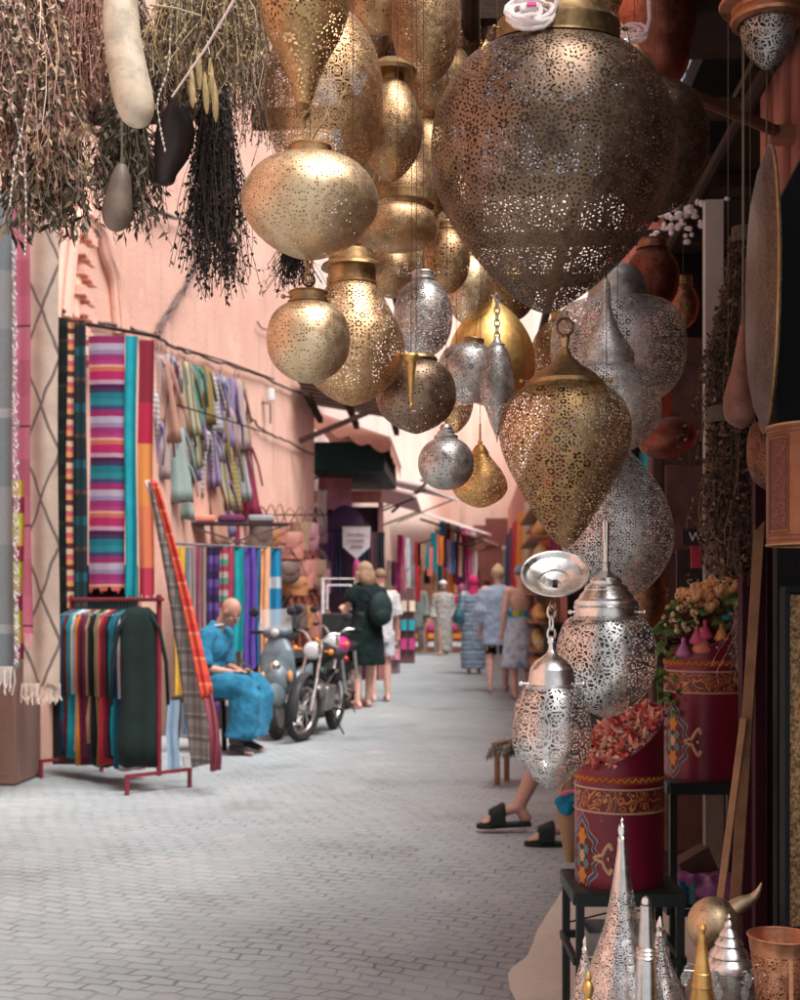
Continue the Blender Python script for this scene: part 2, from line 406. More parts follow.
for k, (o_, l_) in enumerate(((0, 'left strand of the dark cable loop hanging down the pink wall'), (4, 'right strand of the dark cable loop hanging down the pink wall'))):
    wire('wall_cable', [on_wall(a+o_, b, .05) for a, b in ((120, 188), (150, 212), (180, 222), (193, 240), (190, 262), (176, 290), (158, 318), (150, 333))], .013, OLDW, l_, seed=9+k, jitter=.01)
wire('wall_cable', [on_wall(a, b, .04) for a, b in ((240, 180), (262, 175), (290, 178))], .012, M((.25, .3, .35)), 'pale blue cable on the pink wall behind the gold lanterns', seed=14)
wire('wall_cable', [on_wall(a, b, .04) for a, b in ((254, 322), (258, 328), (268, 332), (274, 340))], .01, OLDW, 'small hooked wire on the pink wall beside the gold ball lantern', seed=15)
t_ = empty('wall_lamp', on_wall(262, 400, .1), label='small white wall lamp fixed to the pink wall above the bags', cat='lamp')
MB().lathe([(0, .14), (.05, .13), (.06, .02), (.05, -.02), (0, -.03)], 14).build('lamp_shade', M((.7, .68, .66)), t_)
MB().tube([(-.1, 0, -.03), (0, 0, -.05), (0, 0, -.28)], .012).build('bracket', OLDW, t_)
# stone pillar foot at the far left
pl = P(20, 776, 8.35)
mb = MB(); mb.box((-.16, 0, .55), (.42, .5, 1.1)); mb.box((-.16, 0, 2.4), (.36, .44, 2.6))
tag(mb.build('wall_pier', plaster('worn_pier', (.36, .19, .14), (.26, .14, .11), (.13, .08, .065), .7), loc=(pl.x-.06, pl.y+.2, 0), bevel=.02), 'salmon plastered pier behind the hanging rugs at the left edge', 'pier')
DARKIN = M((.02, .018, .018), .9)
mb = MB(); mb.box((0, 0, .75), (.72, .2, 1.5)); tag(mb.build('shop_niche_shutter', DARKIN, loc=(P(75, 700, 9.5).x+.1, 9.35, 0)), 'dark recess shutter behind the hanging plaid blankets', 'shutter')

# ------------------------------------------------------------------ far left buildings, far wall, right facade
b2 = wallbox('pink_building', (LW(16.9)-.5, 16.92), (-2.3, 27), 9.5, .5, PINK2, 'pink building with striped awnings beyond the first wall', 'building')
b3 = wallbox('pink_building', (-2.3, 27.05), (-.35, 41), 11, .5, PINK2, 'pink building paled for haze behind the far clothes stalls', 'building')
end = wallbox('pink_building', (-2.5, 42), (7, 43), 15, .6, PINK2, 'pink building paled for haze closing the far end of the lane', 'building')
gb = MB(); gb.box((1.6, 42.2, 1.5), (4.2, .16, 2.9), 0, Euler((0, 0, R(6))))
gb.build('grey_dado', M((.46, .44, .44), .9), end)
dk = MB(); dk.box(P(502, 532, 41.6), (1.1, .12, .9), 0, Euler((0, 0, R(6)))); dk.build('window', M((.25, .1, .1)), end)
dd = MB(); dd.box((P(484, 560, 41.8).x, 41.75, 1.9), (1.15, .12, 3.7), 0, Euler((0, 0, R(6)))); dd.build('doorway', M((.28, .12, .11)), end)
for px in (445, 470): 
    q = P(px, 395, 41.5); MB().box((q.x, q.y, 5.2), (.2, .15, 6.4)).build('pilaster', PINK2, end)
for px, wd, hh in ((358, .8, 1.4), (372, .6, 1.2)):
    q = P(px, 445, 26); fr = MB().box((LW(20)-.0, 18+px/50-5, 5.3), (.1, wd, hh)).build('window', M((.10, .08, .08), .4), b2)
# right facade (the shops the stall leans on)
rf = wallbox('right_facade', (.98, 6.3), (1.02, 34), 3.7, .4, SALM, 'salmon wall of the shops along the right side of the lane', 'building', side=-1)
fr2 = wallbox('right_far_building', (1.35, 34.2), (3.0, 41.7), 11, .4, PINK2, 'far building paled for haze at the right end of the lane', 'building', side=-1)
pil = MB(); pil.box((1.10, 3.92, 1.7), (.30, .5, 3.4)); pil.box((.955, 3.80, 1.7), (.05, .06, 3.4)); pil.box((.955, 4.02, 1.7), (.04, .05, 3.4))
tag(pil.build('salmon_pillar', SALM, bevel=.015), 'salmon plastered pillar with raised ribs beside the dark shop opening', 'pillar')
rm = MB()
rm.box((1.20, 6.24, 1.6), (.48, .05, 3.2)); rm.box((3.3, 5.2, 1.6), (.1, 2.6, 3.2)); rm.box((2.2, 6.55, 1.6), (2.3, .1, 3.2)); rm.box((2.35, 3.9, 1.6), (2.1, .1, 3.2)); rm.box((2.1, 5.2, 3.26), (2.5, 2.8, .1))  # first box: near-black sheet over the facade end, standing for shade
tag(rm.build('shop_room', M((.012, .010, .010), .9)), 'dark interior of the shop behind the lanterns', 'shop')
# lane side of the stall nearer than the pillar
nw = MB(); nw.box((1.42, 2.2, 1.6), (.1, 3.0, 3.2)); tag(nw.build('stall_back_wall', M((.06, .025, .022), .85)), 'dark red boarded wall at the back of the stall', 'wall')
# roof over the stall : planks on beams, laid to shade lanterns and let sun onto the lane
WOODD = M((.045, .027, .02), .85, 0, .4, 12, .5)
roof = empty('stall_roof', (0, 0, 2.92), label='dark plank roof over the stall, laid to shade the lanterns', cat='roof')
mb = MB(); rn = seeded(3)
for i in range(1, 15): mb.box((1.59+(.22 if i > 6 else 0)+rn.uniform(-.03, .03), 1.0+i*.46, .03+.004*(i % 2)), (2.2-(.44 if i > 6 else 0), .445, .03))
mb.build('plank_deck', WOODD, roof)
mb = MB()
for i in range(8): mb.bar((-.75, 1.3+i*.75, -.02), (2.7, 1.3+i*.75, -.02), .05, .06)
mb.build('rafter', WOODD, roof)
mb = MB()
for x in (-.4, .0, .42, .9): mb.tube([(x, .9, -.075), (x+.01, 7.9, -.075)], .024, 8)
mb.build('hanging_rail', WOODD, roof)
# grey fascia seen at the top right
tag(MB().box((1.45, 4.22, 3.12), (1.6, .06, .12)).build('fascia_board', M((.15, .11, .10))), 'brown board above the dark shop opening at the top right', 'board')
# overhead pole that carries the herbs, wedged between the wall and the stall roof
tag(MB().tube([(-4.2, 2.62, 2.86), (-2, 2.64, 2.845), (-.55, 2.66, 2.855)], .03, 8).build('overhead_pole', WOODD), 'dark overhead pole carrying the dried herb bundles', 'pole')
tag(MB().tube([(-4.1, 3.5, 3.02), (-2, 3.5, 3.03), (-.55, 3.5, 3.02)], .03, 8).build('overhead_pole', WOODD), 'second dark pole behind the herb bundles', 'pole')
cn = empty('reed_canopy', (0, 0, 0), label='dark reed canopy stretched over the lane above the herbs', cat='canopy')
mb = MB(); rn = seeded(8)
for i in range(62):
    x = -3.0+i*.031+rn.uniform(-.006, .006); mb.tube([(x, 2.9, 3.18), (x+rn.uniform(-.03, .03), 4.2+rn.uniform(-.1, .1), 3.2+rn.uniform(-.02, .02)), (x+rn.uniform(-.03, .03), 5.1+rn.uniform(-.12, .12), 3.2)], .017, 5)
mb.build('reeds', M((.20, .12, .08), .9, 0, .4), cn)
mb = MB()
for y in (3.1, 4.0, 4.9): mb.tube([(-4.1, y, 3.14), (-1.1, y, 3.15)], .028, 7)
mb.build('cross_pole', WOODD, cn)

# ------------------------------------------------------------------ lanterns
def ellp(y0, y1, R_, p=2.0, k=15, skew=0.0, a0=0, a1=1):
    """ellipse-like outline in pixels from y0 (top) to y1 (bottom)"""
    out = []
    for i in range(k):
        t = a0+(a1-a0)*i/(k-1); t = .5-.5*math.cos(PI*t) if (a0, a1) == (0, 1) else t
        s = max(0, 1-abs(2*t-1)**p)**(1/p); out.append((y0+(y1-y0)*t, R_*s*(1+skew*(2*t-1))))
    return out
def chain_mb(mb, x, y, z0, z1, R_=.011, r=.0022):
    k = max(1, int(round((z1-z0)/(R_*1.55))))
    for i in range(k+1):
        z = z0+(z1-z0)*i/k; mb.torus((x, y, z), R_*.62, r, 0, 14, 6, Euler((R(90), 0, R(90*(i % 2)+20))), sz=1.5)
    return mb
def lantern(label, cx, d, mk, body, kind='hanging_lantern', cap=None, capm=None, collar=None, finial=None, finm=None, ring=None, chain=None, wire_to=None, knob=None, extra=None, tilt=None, flange=None, grp='pierced metal lanterns hanging over the stall', bulb=True, nseg=72, cat='lantern'):
    k = d/F; ys = [q[0] for q in body]+[q[0] for q in (finial or [])]; yb = max(ys)
    root = empty(kind, P(cx, yb, d), 0, label, cat, grp)
    if tilt: root.rotation_euler = tilt
    def prof(pts, fine=0):
        q = cr([(r*k, (yb-y)*k) for y, r in pts], fine) if fine else [(r*k, (yb-y)*k) for y, r in pts]
        return [(max(a, .0004), z) for a, z in q]
    mats = mk
    MB().lathe(prof(body, 4), nseg).build('shade', mats, root)
    cm_ = capm or metal('brass')
    if cap: MB().lathe(prof(cap, 0), 56).build('cap', cm_, root, sharp=28)
    if collar: MB().lathe(prof(collar, 0), 56).build('collar', cm_, root, sharp=28)
    if flange: MB().lathe(prof(flange, 0), 56).build('flange', cm_, root, sharp=28)
    if finial: MB().lathe(prof(finial, 0), 24).build('finial', finm or cm_, root, sharp=28)
    if knob:
        for sx in (-1, 1):
            mb = MB(); y, r = knob; z = (yb-y)*k; x = sx*r*k*.95
            mb.tube([(x-sx*.003, -.3*r*k, z), (x+sx*.009, -.3*r*k-.002, z)], .0018, 8); mb.ell((x+sx*.010, -.3*r*k-.003, z), .0045, 0, 10, 8)
            mb.build('thumb_screw', cm_, root)
    ztop = max([(yb-q[0])*k for q in (cap or [])+(collar or [])+body])
    if ring:
        y, r = ring; MB().torus((0, 0, (yb-y)*k), r*k, .0024, 0, 28, 8, Euler((R(90), 0, R(15)))).build('ring', metal('dark') if ring else cm_, root)
    if chain:
        y0, y1 = chain; chain_mb(MB(), 0, 0, (yb-y1)*k, (yb-y0)*k).build('chain', cm_, root)
    zt = (wire_to if wire_to is not None else 2.84)-root.location.z
    y0 = min([q[0] for q in (cap or [])+(collar or [])+body]+([chain[0]] if chain else [])+([ring[0]-ring[1]] if ring else []))
    za = (yb-y0)*k
    if wire_to != 0 and zt > za+.01: MB().tube([(0, 0, za-.004), (.002, .001, (za+zt)/2), (0, 0, zt)], .0008, 6).build('hanging_wire', metal('dark'), root)
    if bulb:
        bt = min(q[0] for q in body); bk = max(q[0] for q in body); R_ = max(q[1] for q in body)
        zb = (yb-(bt+(bk-bt)*.30))*k; s = R_*k*.22
        b = MB(); b.tube([(0, 0, zb+s*1.2), (0, 0, (yb-bt)*k)], s*.3, 8); b.build('lamp_holder', M((.05, .04, .035)), root)
        MB().ell((0, 0, zb), (s*.8, s*.8, s)).build('bulb', M((.20, .17, .15), .25), root)
    if extra: extra(root, k, yb)
    return root
def band(y0, y1, r, lip=2): # a turned collar in pixels
    return [(y0, r*.9), (y0, r), (y0+1, r+lip*.6), (y0+2, r), (y1-3, r), (y1-2, r+lip), (y1-.5, r+lip), (y1, r)]
g = metal
# 1 teardrop at the top left
lantern('coppery teardrop lantern pointing down at the top left of the cluster', 304, 2.33, g('brass', 'leaf', .045, 7, 1.25, 1.2),
        [(-70, 12), (-55, 24), (-30, 38), (-5, 45), (15, 44), (35, 37), (55, 26), (75, 17), (92, 11), (106, 7)],
        finial=[(104, 7), (106, 9), (108, 7), (111, 4), (114, 6), (117, 5), (120, 2), (128, 1.2)], bulb=True)
# 2 big oval
lantern('large upright oval gold lantern behind the teardrop', 324, 2.76, g('gold', 'web', .027, 7, 1.0), ellp(6, 190, 59.5, 2.05), wire_to=2.84)
# 3 bright squashed
def loop3(root, k, yb):
    MB().tube([((x)*k, 0, (yb-y)*k) for x, y in cr([(0, 150), (-1, 140), (-6, 130), (-9, 121), (-4, 113), (0, 108)], 4)], .0016, 6).build('hanging_loop', g('brass'), root)
    MB().tube([((x)*k, 0, (yb-y)*k) for x, y in cr([(0, 150), (3, 138), (9, 126), (3, 112), (0, 104)], 4)], .0016, 6).build('hanging_loop', g('brass'), root)
L3 = lantern('bright gold flattened lantern above the small gold ball', 310, 2.30, g('paleg', 'dots', .0056, 8, 1.05, .92),
        [(158, 20), (162, 38), (168, 50), (178, 60), (190, 66.5), (203, 68.5), (216, 65), (230, 56), (243, 42), (253, 24), (259, 6), (260, 1)],
        collar=band(147, 160, 21), knob=(154, 22), extra=loop3, bulb=False)
L4 = lantern('small bright gold ball lantern chained under the flattened one', 308.5, 2.30, g('paleg', 'dots', .0056, 8, 1.05, .92),
        [(303, 17), (308, 28), (317, 36.5), (330, 41), (343, 41.8), (357, 39), (369, 31), (378, 19), (382, 8), (383, 1)],
        collar=band(292, 304, 19), knob=(298, 20), ring=(280, 6), chain=(262, 277), wire_to=0, bulb=False)
MB()
lantern('tall gold pear lantern with stepped brass cap beside the small gold ball', 352, 2.62, g('gold', 'leaf', .042, 8, 1.15, 1.05),
        [(284, 22), (292, 29), (305, 36), (318, 43), (332, 49.5), (348, 53), (362, 52), (378, 44), (392, 30), (402, 14), (406, 1)],
        collar=band(268, 286, 24, 1), flange=[(251, 12), (252, 22), (262, 24), (266, 30), (269, 31), (270, 24)], wire_to=2.84)
lantern('small silver ball lantern hanging behind the tall gold pear lantern', 423, 2.95, g('silver', 'leaf', .028, 6, 1.25),
        ellp(279, 357, 29.5, 2.1), collar=band(272, 281, 11, 1), capm=g('silver'))
lantern('brown gold ball lantern with a brass spike in front', 416, 2.74, g('bronze', 'dots', .0075, 8, 1.0, 1.5),
        [(363, 22), (368, 30), (378, 37), (391, 40), (404, 39), (416, 33), (426, 21), (432, 8), (434, 1)],
        cap=[(356, 4), (357, 20), (360, 22), (364, 20)], wire_to=2.84)
lantern('slim brass spike pendant in front of the brown gold ball lantern', 411, 2.58, g('amber'), [(354, 7), (357, 8.5), (360, 7), (362, 5), (366, 5.2), (376, 3.6), (390, 2.2), (402, 1.4), (405, 2.2), (408, .4)], kind='brass_pendant', bulb=False, grp='', cat='pendant')
lantern('squashed silver lantern right of the brown gold ball', 465, 3.2, g('silver', 'leaf', .035, 7, 1.1), [(344, 10), (347, 20), (354, 28), (365, 32), (377, 32), (390, 27), (399, 16), (404, 1)], tilt=(0, R(8), 0), collar=band(338, 346, 10, 1), capm=g('brass'))
lantern('little silver ball lantern with a ribbed neck, lowest of the left cluster', 446, 3.0, g('silver', 'dots', .0075, 6, 1.0), ellp(437, 490, 28, 2.1),
        cap=[(424, 3), (425, 5), (428, 6.5), (430, 6), (432, 9), (434, 8.5), (436, 12), (438, 12), (440, 10)], capm=g('silver'), finial=None)
lantern('gold onion lantern with a pointed cap beside the little silver ball', 480, 3.3, g('amber', 'leaf', .030, 7, 1.2), [(452, 7), (460, 13), (470, 21), (481, 26.5), (491, 27), (500, 20), (506, 9), (508, 1)],
        cap=[(424, 1), (440, 1.2), (442, 2.5), (444, 2), (446, 5), (452, 8.5), (455, 9), (457, 8)], capm=g('amber'))
lantern('slender silver drop lantern on a chain before the peach gold shade', 497, 3.1, g('silver', 'leaf', .028, 6, 1.25), [(345, 6), (352, 11), (364, 14), (380, 17), (396, 17), (410, 11), (420, 8), (428, 5), (436, 1.5), (442, .5)],
        cap=[(336, 1), (339, 3), (343, 5), (345, 8), (347, 7)], chain=(298, 336), capm=g('silver'))
lantern('big peach gold shade behind the slender silver drop lantern', 491, 3.6, g('amber', None, 1, 1, 1, 1.15), [(294, 2), (302, 8), (312, 20), (326, 32), (344, 41), (362, 44), (380, 41), (396, 28), (404, 12), (406, 1)], bulb=False)
lantern('gold pear lantern with a flat brass rim on its neck', 391, 2.92, g('gold', 'leaf', .028, 6, 1.0, .8), [(84, 16), (92, 20), (104, 26), (120, 31), (136, 32), (152, 28), (166, 20), (177, 10), (182, 1)],
        cap=[(60, 6), (62, 14), (72, 26), (76, 25), (77, 13), (88, 14)])
lantern('flat gold disc lantern tucked behind the bright flattened one', 397, 2.82, g('gold', 'leaf', .024, 6, .9, .85), [(208, 12), (210, 28), (216, 37), (226, 40), (237, 38), (245, 30), (249, 12), (250, 1)])
lantern('gold lantern with a polished belly band above the flat disc', 402, 3.2, g('gold', 'leaf', .03, 6, 1.2, .85), [(150, 8), (158, 16), (170, 26), (186, 32), (199, 33), (212, 29), (222, 18), (228, 2)], collar=[(196, 33), (197, 34.2), (206, 34), (207, 32)])
for lb, cx, d, mk, pts in (
    ('round gold lantern at the very top above the flat rimmed one', 380, 3.2, g('gold', 'dots', .01, 6, 1.0), ellp(-34, 33, 31, 2)),
    ('tall gold egg lantern at the top left of the big bronze one', 426, 3.12, g('gold', 'leaf', .034, 6, 1.1, .9), ellp(-45, 82, 35, 2.1)),
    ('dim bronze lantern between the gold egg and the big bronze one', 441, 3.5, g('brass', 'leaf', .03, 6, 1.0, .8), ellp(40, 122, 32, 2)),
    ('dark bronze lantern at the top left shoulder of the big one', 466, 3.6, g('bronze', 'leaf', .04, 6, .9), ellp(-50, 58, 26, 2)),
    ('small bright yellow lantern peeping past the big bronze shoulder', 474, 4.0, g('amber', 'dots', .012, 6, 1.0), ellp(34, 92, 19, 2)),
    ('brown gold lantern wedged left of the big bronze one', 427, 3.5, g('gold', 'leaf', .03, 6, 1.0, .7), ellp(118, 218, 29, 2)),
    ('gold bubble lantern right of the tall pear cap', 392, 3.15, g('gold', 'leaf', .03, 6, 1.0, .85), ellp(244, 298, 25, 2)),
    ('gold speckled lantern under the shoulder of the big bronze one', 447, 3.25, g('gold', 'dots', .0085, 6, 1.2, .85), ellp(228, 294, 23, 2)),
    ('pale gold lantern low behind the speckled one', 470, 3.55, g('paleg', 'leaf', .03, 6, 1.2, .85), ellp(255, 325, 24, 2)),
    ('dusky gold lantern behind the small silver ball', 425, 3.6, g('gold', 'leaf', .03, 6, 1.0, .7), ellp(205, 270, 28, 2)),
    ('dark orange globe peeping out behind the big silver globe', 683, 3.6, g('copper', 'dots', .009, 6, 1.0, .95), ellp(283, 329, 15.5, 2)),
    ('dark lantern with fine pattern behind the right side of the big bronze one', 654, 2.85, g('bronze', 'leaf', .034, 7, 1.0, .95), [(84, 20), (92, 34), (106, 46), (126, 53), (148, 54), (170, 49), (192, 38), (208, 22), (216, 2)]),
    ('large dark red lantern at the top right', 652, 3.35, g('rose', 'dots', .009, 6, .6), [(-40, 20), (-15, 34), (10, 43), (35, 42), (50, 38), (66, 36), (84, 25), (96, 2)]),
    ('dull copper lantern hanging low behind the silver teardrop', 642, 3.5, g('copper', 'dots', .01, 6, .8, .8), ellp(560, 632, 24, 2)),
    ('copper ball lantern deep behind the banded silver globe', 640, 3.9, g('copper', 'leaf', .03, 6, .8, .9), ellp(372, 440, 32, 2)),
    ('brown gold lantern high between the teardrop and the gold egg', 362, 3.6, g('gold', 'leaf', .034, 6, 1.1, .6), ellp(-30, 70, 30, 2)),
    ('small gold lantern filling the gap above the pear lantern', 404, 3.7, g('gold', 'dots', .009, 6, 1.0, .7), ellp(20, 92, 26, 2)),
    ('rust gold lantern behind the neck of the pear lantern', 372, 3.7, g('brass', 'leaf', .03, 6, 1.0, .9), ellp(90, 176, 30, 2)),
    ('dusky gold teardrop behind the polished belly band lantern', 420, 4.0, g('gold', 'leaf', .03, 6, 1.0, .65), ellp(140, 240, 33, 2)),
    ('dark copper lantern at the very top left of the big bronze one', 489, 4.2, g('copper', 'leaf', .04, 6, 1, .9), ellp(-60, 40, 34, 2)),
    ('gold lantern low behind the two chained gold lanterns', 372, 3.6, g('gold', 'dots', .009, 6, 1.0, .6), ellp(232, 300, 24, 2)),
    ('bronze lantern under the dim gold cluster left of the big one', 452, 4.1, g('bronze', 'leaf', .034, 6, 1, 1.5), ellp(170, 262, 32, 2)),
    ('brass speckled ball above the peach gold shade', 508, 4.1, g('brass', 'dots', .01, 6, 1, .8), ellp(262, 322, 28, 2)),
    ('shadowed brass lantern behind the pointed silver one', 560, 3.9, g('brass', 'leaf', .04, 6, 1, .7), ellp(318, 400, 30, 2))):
    lantern(lb, cx, d, mk, pts, collar=band(pts[0][0]-6, pts[0][0]+3, 9, 1), nseg=56)
lantern('half open gold bowl lantern above the little silver ball', 456, 3.35, g('brass', 'leaf', .02, 6, 1.2, 1.2), [(403, 17.5), (410, 16.5), (420, 13), (428, 7), (433, 1)], bulb=False)
# the BIG one
def bigextra(root, k, yb):
    # coil of white flex with a pink plug resting on the cap
    pass
BIG = lantern('huge dark bronze heart shaped lantern, the largest of all', 545.5, 2.28, g('bronze', 'leaf', .045, 9, .95), [(60, 56), (65, 68), (74, 83), (88, 96), (108, 108), (130, 116.5), (156, 119), (182, 116.5), (208, 108), (234, 94), (258, 75), (280, 54), (298, 32), (309, 15), (314, 1)],
        cap=[(-14, 8), (-6, 14), (6, 24), (18, 36), (30, 46), (40, 54), (42, 58), (45, 59), (57, 59), (60, 60.5), (62, 56)], capm=g('brass', None, 1, 1, 1, .6), knob=(51, 59), nseg=120, tilt=(R(11), R(2), 0), wire_to=2.84)
# silver group right
lantern('large silver globe lantern with a domed silver cap', 618, 3.12, g('silver', 'leaf', .036, 8, 1.55, 1.1), [(302, 34), (306, 50), (315, 60), (330, 66), (348, 67), (368, 65), (385, 57), (398, 43), (406, 22), (410, 2)],
        cap=[(262, 2), (266, 12), (272, 22), (280, 28), (292, 30), (302, 31), (304, 36), (306, 34)], capm=g('silver'), wire_to=2.84)
lantern('silver lantern with a tall pierced funnel top', 606, 2.72, g('silver', 'leaf', .030, 8, 1.6, 1.1), [(366, 30), (372, 40), (384, 49), (400, 54), (418, 54), (434, 46), (448, 30), (455, 8), (456, 1)],
        cap=[(280, 2), (284, 4.2), (296, 4.6), (302, 3.8), (306, 5), (316, 7.5), (328, 12), (340, 19), (350, 26), (353, 27.5), (355, 28.5), (358, 27.5), (361, 28.5), (364, 27.5), (368, 30)], capm=g('silver', 'leaf', .03, 6, 1.1), wire_to=2.84)
lantern('bronze strawberry shaped lantern with polished brass cap', 565, 2.27, g('brass', 'leaf', .036, 8, 1.6, .95), [(388, 42), (394, 51), (404, 59), (418, 64.5), (432, 66), (447, 64), (464, 58), (482, 49), (500, 39), (518, 28), (534, 17), (544, 8), (549, 1)],
        cap=[(334, 2), (336, 4), (339, 5), (342, 4), (347, 3.2), (352, 5.5), (356, 7), (360, 11), (366, 17), (370, 24), (375, 31), (380, 35), (382, 39), (386, 40), (388, 42), (390, 41)], capm=g('brass', None, 1, 1, 1, 1.1), knob=(383, 40), ring=(327, 8.5), wire_to=0, nseg=96)
lantern('large silver teardrop lantern hanging behind the bronze strawberry', 617, 2.85, g('silver', 'leaf', .034, 8, 1.6, 1.05), [(438, 3), (450, 12), (466, 27), (484, 40), (504, 50), (526, 55.5), (548, 55), (568, 47), (586, 33), (598, 15), (603, 1)], wire_to=2.84)
lantern('dusky red squashed lantern beside the white post', 672, 3.6, g('rose', 'dots', .01, 6, .6, .7), [(418, 8), (421, 18), (428, 27), (438, 29.5), (448, 26), (455, 14), (459, 2)], tilt=(0, R(-12), 0))
lantern('dark rust globe under the right side of the big bronze lantern', 652, 3.35, g('rose', 'dots', .009, 6, .8, .6), ellp(246, 312, 27, 2.1), collar=band(240, 250, 14, 2), capm=g('copper'))
L34 = lantern('silver fretwork lantern with a banded dome cap', 606, 2.40, g('bright', 'web', .034, 8, 1.0, .92), [(616, 34), (622, 41), (632, 46), (646, 49.5), (662, 50), (678, 47), (694, 39), (707, 26), (715, 11), (718, 1)],
        cap=[(520, 2), (524, 3.6), (550, 2.8), (562, 2.6), (564, 4.5), (567, 3), (571, 4), (575, 8), (578, 14), (581, 16), (583, 15), (586, 20), (589, 22), (590, 21.5), (595, 26), (599, 28), (601, 31), (604, 32), (607, 31)], capm=g('bright'), collar=band(606, 620, 32, 1.2), knob=(612, 33), nseg=96, wire_to=2.84)
lantern('small silver egg lantern in front, lowest hanging of all', 551.5, 2.10, g('bright', 'web', .028, 7, 1.05, .92), [(687, 27), (694, 32), (706, 36.5), (722, 39), (738, 39.5), (754, 36), (770, 27), (782, 15), (789, 6), (791, 1)],
        cap=[(636, 1.5), (638, 3.2), (642, 4.2), (645, 2.8), (650, 3.4), (654, 6), (657, 10), (661, 16), (666, 20), (669, 22), (671, 22), (684, 24), (686, 26.5), (688, 26)], capm=g('bright'), knob=(683, 26), chain=(612, 634), wire_to=0, nseg=96)
# dish above it
dk_ = 2.08/F
dish = empty('hanging_dish', P(555, 581, 2.09), label='shiny silver dish tilted towards the viewer above the small egg lantern', cat='dish')
prof = [(.002, -.012), (.010, -.012), (.0105, -.006), (.018, .000), (.024, .001), (.0245, .005), (.036, .010), (.047, .012), (.0535, .018), (.057, .0185), (.0575, .016), (.055, .014), (.048, .008), (.036, .005), (.020, -.004), (.012, -.016), (0, -.017)]
MB().lathe(prof, 64, rot=Euler((R(42), R(-3), 0))).build('bowl', g('bright'), dish, sharp=30)
MB().lathe([(.0005, -.004), (.0045, -.005), (.0045, -.012)], 16, rot=Euler((R(42), R(-3), 0))).build('hole', M((.02, .02, .02)), dish)
MB().tube([(0, .012, .0), (0, .06, .03), (.02, .17, .07)], .0006, 6).build('hanging_wire', metal('dark'), dish)
MB().torus((-.004, .0, -.042), .008, .0018, 0, 18, 6, Euler((R(90), 0, R(50)))).build('ring', g('brass'), dish)
# hanging lamp at the top right
lantern('brass hanging lamp with a carved silver acorn at the top right corner', 768, 2.38, g('silver', 'web', .03, 6, .9, .8), [(22, 27), (30, 27), (44, 24), (56, 17), (66, 8), (70, 1)],
        cap=[(-30, 12), (-20, 30), (-8, 40), (0, 44), (3, 48), (6, 47), (9, 36), (13, 35), (20, 37), (23, 36), (25, 30)], capm=g('copper', None, 1, 1, 1, 1.3), bulb=False)
lantern('old gold patterned lantern half hidden above the big bronze cap', 592, 2.75, g('gold', 'leaf', .028, 6, 1.1, .9), [(-60, 20), (-40, 30), (-15, 33), (5, 29), (20, 20), (30, 8), (33, 1)], bulb=False)
lantern('small copper bell cap beside the big bronze cap', 634, 2.7, g('copper', None, 1, 1, 1, 1.5), [(42, 2), (46, 6), (54, 12), (62, 17), (68, 19), (71, 20), (73, 18)], kind='bell_cap', bulb=False, grp='', cat='cap')
# white flex coils and silver hoop on top of the big lantern
def coil(label, px, py, d, R_, mat, turns=7, seed=1, r=.0042):
    root = empty('cable_coil', P(px, py, d), label=label, cat='cable coil', group=None); rn = seeded(seed); pts = []
    for i in range(turns*14):
        a = 2*PI*i/14; q = R_*(.75+.25*math.sin(i*.23+seed)); ti = .6*math.sin(i*.13+seed)
        pts.append((q*math.cos(a), q*math.sin(a)*math.cos(ti)*.5+rn.uniform(-.003, .003), q*math.sin(a)*.62+.008*math.sin(i*.37)))
    pts += [(R_*.9, 0, -.01), (R_*1.2, 0, .03), (R_*1.1, 0, .1), (R_*.6, .02, .30)]
    MB().tube(pts, r, 7).build('flex', mat, root)
    return root
c1 = coil('coil of white lamp flex with a pink tag on the big bronze cap', 528, 14, 2.08, .042, M((.78, .66, .64), .45), 8, 1)
MB().box((.0, -.03, -.004), (.03, .012, .012), 0, Euler((0, R(-10), 0))).build('plug', M((.85, .75, .72), .4), c1, bevel=.003)
MB().box((.004, -.040, -.003), (.016, .006, .005)).build('tag', M((.85, .12, .35)), c1)
coil('tangled pinkish lamp flex beside the copper bell cap', 632, 34, 2.6, .03, M((.62, .42, .40), .5), 6, 4, .0045)
hp = empty('silver_hoop', P(606, 18, 2.3), label='thin silver hoop leaning behind the big bronze cap', cat='hoop')
MB().torus((0, 0, 0), .058, .006, 0, 48, 8, Euler((R(90), R(48), R(0))), sz=.22).build('rim', g('bright'), hp)
MB().tube([(.03, 0, .05), (.035, 0, .4)], .0015).build('hanging_wire', metal('dark'), hp)
# ------------------------------------------------------------------ left side goods
CN = {'maroon': (.17, .02, .05), 'navy': (.03, .05, .12), 'teal': (.02, .30, .36), 'turquoise': (.04, .38, .46), 'black': (.018, .018, .02), 'orange': (.72, .24, .04), 'mustard': (.62, .38, .06),
      'white': (.66, .64, .66), 'cream': (.62, .50, .38), 'dark green': (.02, .05, .04), 'purple': (.14, .07, .33), 'peach': (.85, .48, .30), 'blue': (.04, .26, .52), 'pale blue': (.38, .48, .62),
      'pink': (.62, .22, .28), 'magenta': (.45, .04, .18), 'red': (.50, .04, .05), 'lilac': (.45, .34, .50), 'grey': (.30, .29, .31), 'olive': (.24, .20, .10), 'brown': (.19, .085, .05), 'tan': (.48, .27, .15), 'coral': (.75, .24, .17), 'green': (.10, .32, .24), 'petrol': (.02, .13, .19), 'plum': (.14, .04, .09)}
def face_cam(p): return TH + math.atan2(-(p.x), p.y)
